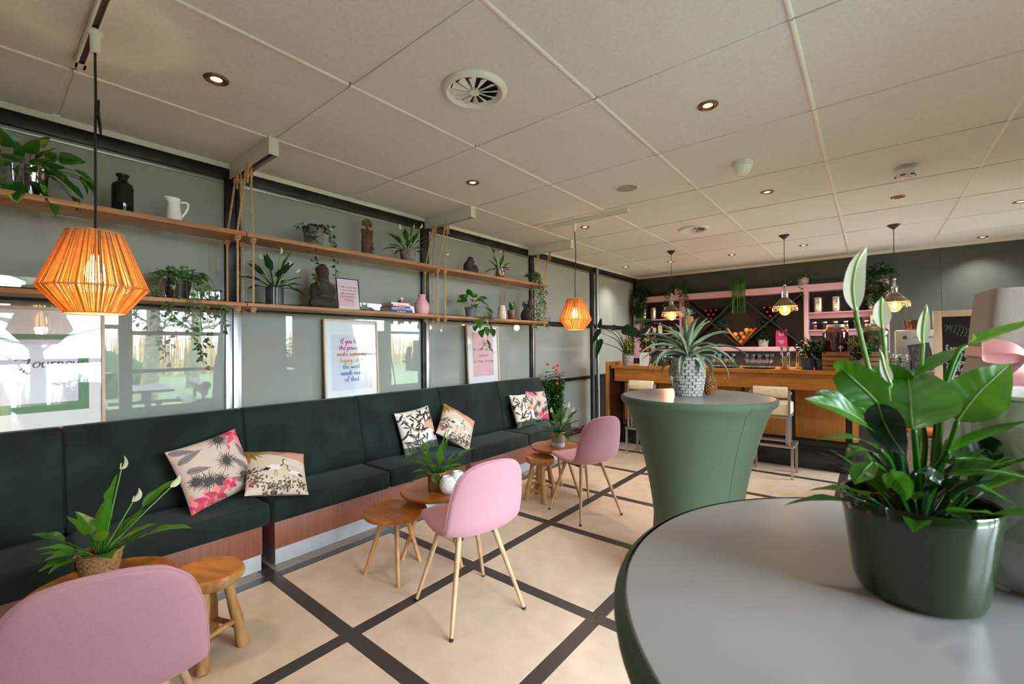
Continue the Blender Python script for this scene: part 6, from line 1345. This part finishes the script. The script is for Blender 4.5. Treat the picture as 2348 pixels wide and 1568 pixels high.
rb.v=Q; rb.f=[(i*n+k,i*n+(k+1)%n,(i+1)*n+(k+1)%n,(i+1)*n+k) for i in range(2) for k in range(n)]; rb.build('ribbon_band',MATS['organza'],t)
KX,KZ=-.165,1.345; KY=-.185
for s in (-1,1):
    lp=MB(); C=bez([(KX,KY,KZ),(KX+s*.05,KY-.035,KZ+.035),(KX+s*.115,KY-.02,KZ+.045),(KX+s*.12,KY+.002,KZ+.015),(KX+s*.06,KY+.0,KZ-.005),(KX,KY,KZ)],24)
    lp.v=[tuple(p+Vector((0,.0,o_))) for p,o_ in [(p,o_) for k,p in enumerate(C) for o_ in (-.004-.028*math.sin(PI*k/24),.004+.022*math.sin(PI*k/24))]]; lp.f=[(2*i,2*i+1,2*i+3,2*i+2) for i in range(24)]; lp.build('bow_loop',MATS['organza'],t)
    tl=MB(); C=bez([(KX,KY,KZ-.005),(KX+s*.035-.01,KY-.025,KZ-.08),(KX+s*.06-.02,KY-.03,KZ-.18),(KX+s*.075-.03,KY-.03,KZ-.27)],16)
    tl.v=[tuple(p+Vector((o_,.008*math.sin(k*.8)*(1 if o_>0 else -1),0))) for p,o_,k in [(p,o_,k) for k,p in enumerate(C) for o_ in (-.008-.0022*k,.008+.0022*k)]]; tl.f=[(2*i,2*i+1,2*i+3,2*i+2) for i in range(16)]; tl.build('bow_tail',MATS['organza'],t)
MB().ball((KX,KY-.008,KZ),.022,12,8,(1,.7,1)).build('bow_knot',MATS['organza'],t)

# ================================================================ TABLE PLANTS
def cup(t,prof,mat): pot_shell(t,prof,mat)
t=thing('peace_lily','peace lily in a rope-wrapped pot behind the foreground pink chair','plant',(-2.50,.335,.4525),0,'peace lilies'); wicker_pot(t,.056,.074,.105,'seagrass',18,10); MB().lathe([(.064,.095),(.066,.112),(.062,.112),(.060,.096)],28,cap0=False,cap1=False).build('inner_pot',MATS['terracotta'],t)
lily(t,.09,16,.19,.9,.125,.032,51,[],'leaf_bright',az0=.3); rg=random.Random(4)
lily_leaf(t,rg,.09,.01,1.2,1.45,.20,.14,.05,.1,'leaf_bright'); lily_leaf(t,rg,.09,.02,2.1,.75,.22,.20,.034,.35,'leaf_bright'); lily_leaf(t,rg,.09,.02,-2.2,.7,.13,.12,.034,.4,'leaf'); lily_leaf(t,rg,.09,.02,.9,.55,.17,.19,.036,.5,'leaf_bright'); lily_leaf(t,rg,.09,.02,-.9,.5,.11,.11,.032,.5,'leaf')
lily_flower(t,rg,.09,1.25,1.40,.36,.06); lily_flower(t,rg,.09,1.6,1.1,.22,.06); lily_flower(t,rg,.09,1.75,.72,.33,.06)
t=thing('peace_lily','peace lily in a woven jute pot beside the white faceted vases','plant',(-2.24,1.945,.4525),0,'peace lilies'); wicker_pot(t,.052,.060,.115,'seagrass',18,12)
lily(t,.10,18,.20,1.0,.12,.030,62,[(1.7,1.15,.27,.05)],'leaf_bright',az0=1.1); rg=random.Random(3); lily_leaf(t,rg,.1,.01,.9,1.40,.17,.13,.030,.05,'leaf_bright'); lily_leaf(t,rg,.1,.01,1.25,.62,.17,.15,.032,.3,'leaf_bright'); lily_leaf(t,rg,.1,.01,-2.1,.85,.14,.14,.026,.5,'leaf')
t=thing('peace_lily','peace lily in a two-tone glazed pot on the furthest side table','plant',(-2.285,3.475,.4525),0,'peace lilies')
MB().lathe([(.0001,0),(.060,0),(.062,.003),(.062,.040)],36,cap1=False).build('white_glaze_foot',MATS['glaze_white'],t); MB().lathe([(.0622,.0402),(.0625,.085)],36,cap0=False,cap1=False).build('teal_glaze_band',MATS['glaze_teal'],t); MB().lathe([(.0625,.0852),(.063,.135),(.060,.138),(.058,.12)],36,cap0=False,cap1=False).build('tan_glaze_rim',MATS['glaze_tan'],t); MB().lathe([(.0575,.122),(.0001,.125)],20,cap0=False).build('soil',MATS['soil'],t)
lily(t,.12,20,.22,1.1,.14,.026,73,[(-1.7,1.25,.22,.055),(1.1,1.2,.26,.06),(.9,1.0,.24,.05),(.6,1.35,.2,.04)],'leaf',az0=.5); rg=random.Random(7); lily_leaf(t,rg,.12,.01,.6,1.45,.18,.16,.034,.05,'leaf'); lily_leaf(t,rg,.12,.01,1.3,.8,.17,.15,.032,.2,'leaf')
# white faceted vases
def facet_vase(x,y,z,r,h,lb,mat,top_r,base_r,rows,n,amp,wall=.004,white_rim=False):
    t=thing('faceted_vase',lb,'vase',(x,y,z)); zs=[h*i/(rows*2) for i in range(rows*2+1)]
    def R_(u): return lerp(base_r,r,math.sin(min(1,u/.45)*PI/2)) if u<.45 else lerp(r,top_r,((u-.45)/.55)**2)
    V=[];Fc=[]
    for i in range(rows+1):
        u=i/rows
        for k in range(n):
            a=2*PI*(k+.5*(i%2))/n; V.append((R_(u)*math.cos(a),R_(u)*math.sin(a),h*u))
    idx=lambda i,k: i*n+k%n
    for j in range(rows+1):
        for k in range(n):
            A,B=idx(j,k),idx(j,k+1); D=idx(j-1,k+j%2) if j>0 else None; T=idx(j+1,k+j%2) if j<rows else None
            if D is None: Fc.append((A,B,T)); continue
            if T is None: Fc.append((A,D,B)); continue
            c=(Vector(V[A])+Vector(V[B])+Vector(V[D])+Vector(V[T]))/4; V.append(tuple(c+Vector((c.x,c.y,0)).normalized()*amp)); q=len(V)-1
            Fc+=[(D,B,q),(B,T,q),(T,A,q),(A,D,q)]
    mb=MB(); mb.v=V; mb.f=Fc; mb.build('facets',MATS[mat],t,smooth=False)
    MB().lathe([(top_r-.012,h*.6),(top_r-.004,h-.002),(top_r,h+.001),(top_r+.001,h-.003)],40,cap0=True,cap1=False).build('rim',MATS['white_ceramic'],t)
    MB().lathe([(.0001,.0005),(base_r*.95,.0005),(base_r*.9,.01)],24,cap1=False).build('foot',MATS[mat],t)
    return t
facet_vase(-2.135,1.945,.4525,.052,.105,'white diamond-faceted vase standing in front of its twin','white_ceramic',.030,.030,7,12,.004); facet_vase(-2.165,2.065,.4525,.052,.105,'white diamond-faceted vase behind its twin, by chair back','white_ceramic',.030,.030,7,12,.004)
facet_vase(.186,.872,1.1005,.115,.236,'large grey diamond-faceted planter at the right edge of near table','grey_vase',.104,.090,7,14,.007)
# pineapple plant in a stone-brick pot
t=thing('pineapple_plant','spiky pineapple plant with fruit in a white stone-brick pot','plant',(-.835,2.66,1.1005))
pp=[(.066,0),(.080,.055),(.088,.115),(.087,.175),(.080,.225)]
pot=MB().lathe([(.0001,0)]+pp+[(.072,.225),(.072,.20)],40,cap0=False,cap1=False).build('brick_pot',MATS['stone_gap'],t); MB().lathe([(.072,.208),(.0001,.212)],20,cap0=False).build('soil',MATS['soil'],t)
sm=MB().box(-.5,.5,-.5,.5,-.5,.5).mesh('stone',.13,2); sm.materials.append(MATS['stone_white']); rg=random.Random(2); nr=13
for i in range(nr):
    z=.225*(i+.5)/nr; r=interp([(b,a) for a,b in pp],z); n=15
    for k in range(n):
        a=2*PI*(k+.5*(i%2)+rg.uniform(-.12,.12))/n; w=2*PI*r/n*rg.uniform(.82,.97)
        inst(sm,'stone',pot,(math.cos(a)*(r+.001),math.sin(a)*(r+.001),z+rg.uniform(-.001,.001)),(rg.uniform(-.12,.12),rg.uniform(-.12,.12),a),(rg.uniform(.008,.013),w,.225/nr*.9))
rg=random.Random(10)
for k in range(44):
    u=k/43; az=k*2.399; el=lerp(1.35,.15,u)+rg.uniform(-.12,.12); L=lerp(.22,.34,math.sin(PI*min(1,u*1.1)))*rg.uniform(.85,1.15)
    P=[Vector((math.cos(az)*.01,math.sin(az)*.01,.205+.05*(1-u)))]; e=el
    for i in range(12): P.append(P[-1]+dirv(az+.02*i,e)*(L/12)); e-=lerp(.06,.20,u)*rg.uniform(.8,1.2)
    mb=MB(); blade(mb,P,.018*rg.uniform(.8,1.1),strap,.8,na=5); mb.build('leaf',MATS['pine_leaf'],t,angle=180)
MB().tube([(0,0,.22),(.004,-.004,.35),(.006,-.004,.385)],[.009,.008,.008],8).build('fruit_stalk',MATS['stem'],t)
fr=MB().lathe([(.0001,.365),(.022,.37),(.030,.39),(.031,.415),(.027,.44),(.016,.452),(.0001,.454)],20).build('pineapple_fruit',MATS['pine_fruit'],t); fr.location=(0,0,.015)
sc_=MB()
for i in range(8):
    for k in range(10):
        z=.375+.0098*i; r=interp([(.37,.022),(.39,.030),(.415,.031),(.44,.027),(.452,.017)],z); a=2*PI*(k+.5*(i%2))/10; sc_.tube([(r*math.cos(a),r*math.sin(a),z),((r+.006)*math.cos(a),(r+.006)*math.sin(a),z+.004)],[.006,.002],5)
sc_.build('fruit_scales',MATS['pine_fruit'],fr)
cr=MB()
for k in range(22):
    az=k*2.4; el=lerp(1.5,.5,k/21); P=[Vector((0,0,.45))+dirv(az,el)*(.055*i/5)+Vector((0,0,-.006*(i/5)**2)) for i in range(6)]; blade(cr,P,.006,strap,.6,na=3)
cr.build('fruit_crown',MATS['pine_leaf'],fr)
M('tag_green','#9aa88a',.6); MB().lathe([(.024,-.001),(.024,.001)],24).build('plant_tag',MATS['tag_green'],t).matrix_local=Matrix.Translation((-.035,-.085,.20))@Matrix.Rotation(PI/2,4,'X')@Matrix.Rotation(-.6,4,'Y')
cn=MB().lathe([(.0001,0),(.022,0),(.030,.02),(.032,.05),(.026,.085),(.012,.11),(.0001,.115)],16)
for i in range(11):
    for k in range(11):
        z_=.008+.0098*i; r_=interp([(0,.022),(.02,.030),(.05,.032),(.085,.026),(.11,.012)],z_); a_=2*PI*(k+.5*(i%2))/11; cn.tube([(r_*math.cos(a_)*.9,r_*math.sin(a_)*.9,z_),((r_+.008)*math.cos(a_),(r_+.008)*math.sin(a_),z_+.006)],[.007,.003],5)
o=cn.build('cone_ornament',MATS['pine_fruit']); o.location=(-.752,2.80,1.1005); tag(o,'brown scaly cone ornament standing behind the stone-brick pot','ornament')
# ================================================================ FOREGROUND PEACE LILY
t=thing('peace_lily','large peace lily with white blooms in a glossy green pot, right foreground','plant',(.04,.725,1.1005),0,'peace lilies')
MB().lathe([(.0001,0),(.052,0),(.058,.003),(.0625,.015),(.0665,.05),(.0715,.09),(.0745,.113),(.0735,.116),(.0705,.115),(.0685,.105),(.067,.07)],64,cap0=False,cap1=False).build('glazed_pot',MATS['pot_green'],t)
MB().lathe([(.060,.06),(.062,.100),(.058,.100),(.056,.08)],48,cap0=False,cap1=False).build('inner_pot',MATS['terracotta'],t); MB().lathe([(.0565,.085),(.0001,.09)],28,cap0=False).build('soil',MATS['soil'],t)
TB=Vector((.04,.725,1.1005)); CAMP=Vector((0,0,1.404))
LILY=[
 ([(0.0419, 0.7199, 1.2274), (0.0381, 0.6775, 1.2771)],[(0.0353, 0.6557, 1.3073), (0.0347, 0.6744, 1.3217), (0.0362, 0.7142, 1.3404), (0.0365, 0.7659, 1.3566), (0.0379, 0.8315, 1.3586)],0.046,'cam','leaf_big'),
 ([(0.0338, 0.7132, 1.2275), (0.0194, 0.6751, 1.295)],[(0.0087, 0.6531, 1.3294), (-0.0034, 0.6302, 1.348), (-0.0162, 0.6131, 1.3641), (-0.0264, 0.6111, 1.375), (-0.0319, 0.6195, 1.3729)],0.022,'cam','leaf_big'),
 ([(0.0277, 0.7082, 1.2276), (0.0151, 0.6587, 1.2823)],[(0.0044, 0.6304, 1.3053), (-0.0107, 0.5986, 1.3224), (-0.0245, 0.5743, 1.3344), (-0.0399, 0.5552, 1.3416), (-0.0538, 0.5438, 1.3462)],0.017,'camup','leaf_bright'),
 ([(0.0282, 0.7216, 1.2243), (0.0161, 0.6982, 1.2907)],[(0.0042, 0.6883, 1.3145), (-0.0098, 0.6639, 1.3266), (-0.0254, 0.6446, 1.3362), (-0.0407, 0.6255, 1.3436), (-0.0521, 0.6163, 1.3462)],0.013,'camup','leaf_big'),
 ([(0.0231, 0.6916, 1.2258), (0.0149, 0.6587, 1.2674)],[(0.0053, 0.6249, 1.2872), (-0.0056, 0.603, 1.2982), (-0.018, 0.5864, 1.3036), (-0.0319, 0.5686, 1.3048), (-0.0454, 0.5576, 1.3027)],0.009,'up','leaf_big'),
 ([(0.0572, 0.7453, 1.224), (0.0688, 0.7414, 1.2692)],[(0.0779, 0.7355, 1.3103), (0.0881, 0.7437, 1.3282), (0.1003, 0.7534, 1.3461), (0.1144, 0.7648, 1.363), (0.1282, 0.7824, 1.3775)],0.03,'cam','leaf_bright'),
 ([(0.0583, 0.7591, 1.2206), (0.0681, 0.7791, 1.3115), (0.0728, 0.7826, 1.3503), (0.0848, 0.7921, 1.3902)],[(0.0935, 0.7991, 1.3984), (0.1046, 0.7952, 1.4066), (0.1226, 0.8033, 1.415), (0.1423, 0.8128, 1.4238), (0.1642, 0.8177, 1.4336)],0.014,'up','leaf_bright'),
 ([(0.0562, 0.7574, 1.2207), (0.0669, 0.8041, 1.3025), (0.0846, 0.8308, 1.3649), (0.0916, 0.8364, 1.3853)],[(0.0887, 0.8274, 1.3925), (0.076, 0.8043, 1.3859), (0.0616, 0.7797, 1.3763), (0.0489, 0.763, 1.3661), (0.0411, 0.7503, 1.3588)],0.012,'up','leaf_big'),
 ([(0.0531, 0.7419, 1.2294), (0.0605, 0.7348, 1.2535)],[(0.0691, 0.7287, 1.2748), (0.082, 0.7262, 1.2867), (0.0997, 0.7276, 1.2988), (0.1178, 0.7358, 1.3079), (0.1374, 0.7453, 1.3165)],0.011,'up','leaf_big'),
 ([(0.0521, 0.7282, 1.2273), (0.0592, 0.7209, 1.2409)],[(0.0666, 0.701, 1.253), (0.0804, 0.6993, 1.2607), (0.0971, 0.7, 1.2635), (0.1143, 0.7076, 1.2614), (0.1311, 0.7149, 1.2567)],0.016,'up','leaf_big'),
 ([(0.0521, 0.7282, 1.2247), (0.062, 0.7103, 1.2415)],[(0.0761, 0.7089, 1.246), (0.0886, 0.7126, 1.2435), (0.1008, 0.7162, 1.2377), (0.1113, 0.7209, 1.2304), (0.1201, 0.7256, 1.2248)],0.007,'up','leaf_bright'),
 ([(0.0291, 0.6965, 1.2309), (0.0187, 0.6486, 1.2992)],[(0.0047, 0.6239, 1.3372), (0.008, 0.6139, 1.3246), (0.0135, 0.612, 1.3092), (0.0203, 0.6112, 1.2965), (0.0272, 0.617, 1.2837)],0.018,'cam','leaf_blue'),
 ([(0.0489, 0.7385, 1.2187), (0.0595, 0.747, 1.2453)],[(0.0667, 0.7398, 1.2587), (0.0754, 0.7339, 1.2655), (0.0874, 0.7437, 1.2664), (0.0984, 0.7462, 1.2666), (0.1092, 0.7486, 1.2657)],0.02,'up','leaf_big'),
 ([(0.035, 0.7014, 1.2205), (0.0319, 0.6728, 1.2425)],[(0.0345, 0.6489, 1.2608), (0.0428, 0.6428, 1.266), (0.0494, 0.6418, 1.2628), (0.0541, 0.6392, 1.2574), (0.0576, 0.6421, 1.2505)],0.01,'up','leaf_blue'),
 ([(0.0236, 0.7049, 1.2224), (0.0112, 0.6687, 1.2546)],[(-0.0004, 0.6462, 1.2676), (-0.0062, 0.6287, 1.2631), (-0.0099, 0.6192, 1.2573), (-0.0135, 0.6098, 1.2541), (-0.0162, 0.6077, 1.2494)],0.013,'up','leaf_big'),
 ([(0.024, 0.7182, 1.219), (0.0078, 0.7047, 1.2566)],[(-0.0024, 0.6962, 1.2701), (-0.0085, 0.6847, 1.274), (-0.0146, 0.6733, 1.2742), (-0.0207, 0.6684, 1.2701), (-0.0256, 0.6644, 1.2649)],0.013,'up','leaf_big'),
 ([(0.0507, 0.7659, 1.2174), (0.0828, 0.8431, 1.2751)],[(0.0922, 0.8506, 1.2988), (0.1039, 0.86, 1.3106), (0.1154, 0.8694, 1.3134), (0.1293, 0.8806, 1.3163), (0.1431, 0.8919, 1.3173)],0.012,'up','leaf_big'),
 ([(0.0464, 0.7624, 1.2174), (0.0533, 0.7932, 1.2797)],[(0.0405, 0.7823, 1.3344), (0.0273, 0.7713, 1.3489), (0.014, 0.7604, 1.3577), (0.0007, 0.7495, 1.3595), (-0.0104, 0.7341, 1.3583)],0.022,'cam','leaf_big'),
 ([(0.048, 0.7248, 1.2248), (0.0726, 0.7447, 1.2429)],[(0.085, 0.7547, 1.2559), (0.0973, 0.7647, 1.2689), (0.1063, 0.772, 1.274), (0.1094, 0.7616, 1.2687), (0.1113, 0.7633, 1.2584)],0.02,'cam','leaf_dark'),
 ([(0.0311, 0.6981, 1.2257), (0.022, 0.6517, 1.2555)],[(0.0139, 0.6192, 1.2663), (0.0171, 0.6089, 1.2624), (0.0221, 0.6066, 1.2571), (0.0252, 0.6027, 1.2497), (0.0261, 0.6036, 1.2417)],0.012,'cam','leaf_big'),
]
BLOOM=[
 ([(0.033, 0.7384, 1.2263), (0.0128, 0.7211, 1.3083), (-0.0022, 0.7019, 1.3687), (-0.0131, 0.686, 1.4307)],[(-0.0142, 0.685, 1.443), (-0.0165, 0.6829, 1.4602), (-0.0164, 0.6854, 1.4792), (-0.0129, 0.6919, 1.5012), (-0.0069, 0.7006, 1.5163), (-0.0027, 0.7066, 1.5232)],0.0125),
 ([(0.0358, 0.7536, 1.2231), (0.0218, 0.7413, 1.3231), (0.015, 0.7353, 1.3704), (0.012, 0.7324, 1.412)],[(0.0112, 0.7317, 1.422), (0.0105, 0.731, 1.4315), (0.0101, 0.7307, 1.4409), (0.0102, 0.7307, 1.4509), (0.0107, 0.731, 1.4564), (0.0112, 0.7314, 1.462)],0.0105),
 ([(0.043, 0.7724, 1.2198), (0.0474, 0.7752, 1.3101), (0.0498, 0.7766, 1.3722), (0.0514, 0.7777, 1.3976)],[(0.0519, 0.778, 1.4016), (0.0516, 0.7777, 1.4118), (0.0521, 0.778, 1.423), (0.0536, 0.7791, 1.4355), (0.055, 0.7801, 1.4445), (0.0564, 0.7812, 1.4524)],0.0072),
 ([(0.0298, 0.7099, 1.2328), (0.0203, 0.7016, 1.3012), (0.0147, 0.6966, 1.3433), (0.0168, 0.6982, 1.3511)],[(0.0172, 0.6985, 1.3548), (0.0153, 0.6969, 1.3611), (0.0129, 0.6949, 1.3685), (0.0114, 0.6935, 1.3759), (0.0098, 0.6922, 1.3853), (0.0079, 0.6906, 1.3959)],0.006),
]
def upv(kind,p):
    c=(CAMP-p).normalized()
    return c if kind=='cam' else (c+Vector((0,0,.7))).normalized() if kind=='camup' else (Vector((0,0,1))+c*.35).normalized()
for pet,bl,w,kind,mat in LILY:
    b0=Vector((.04,.725,1.18)); b0+= (Vector(pet[0])-b0)*.25; b0.z=1.185
    mb=MB(); P=bez([b0]+[Vector(p) for p in pet]+[Vector(bl[0])],18); mb.tube([p-TB for p in P],[lerp(.0042,.0026,i/18) for i in range(19)],8)
    Q=bez([Vector(p) for p in bl],54); up=upv(kind,Q[24]); blade(mb,[p-TB for p in Q],w,lance,.22,up=up,wave=.06,na=15,vein=.018); lf=mb.build('leaf',MATS[mat],t,angle=180)
    if w>.012: MB().tube([p-TB for p in Q[:-1:3]],[lerp(.0011,.0004,i/17) for i in range(18)],6).build('midrib',MATS['stem'],lf)
for st,bl,w in BLOOM:
    P=bez([Vector((.04,.73,1.18))]+[Vector(p) for p in st]+[Vector(bl[0])],20); MB().tube([p-TB for p in P],[.0026]*21,8).build('flower_stem',MATS['stem'],t)
    Q=bez([Vector(p) for p in bl],16); mb=MB(); blade(mb,[p-TB for p in Q],w,lambda s:lance(min(1,s*1.02))*(1 if s<.8 else 1),.45,up=-upv('cam',Q[5])+Vector((.3,.0,0)),na=9); f_=mb.build('flower',MATS['spathe'],t,angle=180)
    mb=MB(); mb.tube([p-TB for p in Q[:-1]],[.0016]*13+[.0022,.0018,.001],6); mb.build('flower_midrib',MATS['spathe_green'],f_)
rg=random.Random(77)
for k in range(22):
    az=rg.uniform(0,2*PI); lily_leaf(t,rg,.088,rg.uniform(.01,.03),az,rg.uniform(.5,1.2),rg.uniform(.03,.07),rg.uniform(.05,.09),rg.uniform(.009,.014),rg.uniform(.3,.8),rg.choice(['leaf_big','leaf_bright','leaf_dark']),'small_leaf')
# ================================================================ move each thing's empty to its own base
for o in list(COL.objects):
    if o.type=='EMPTY' and o.parent is None and o.location.length<1e-6 and o.rotation_euler.z==0:
        pts=[o2.matrix_local@Vector(c) for o2 in o.children if o2.type=='MESH' for c in o2.bound_box]
        if not pts: continue
        b=Vector(((min(p.x for p in pts)+max(p.x for p in pts))/2,(min(p.y for p in pts)+max(p.y for p in pts))/2,min(p.z for p in pts)))
        o.location=b
        for c in o.children: c.location=c.location-b
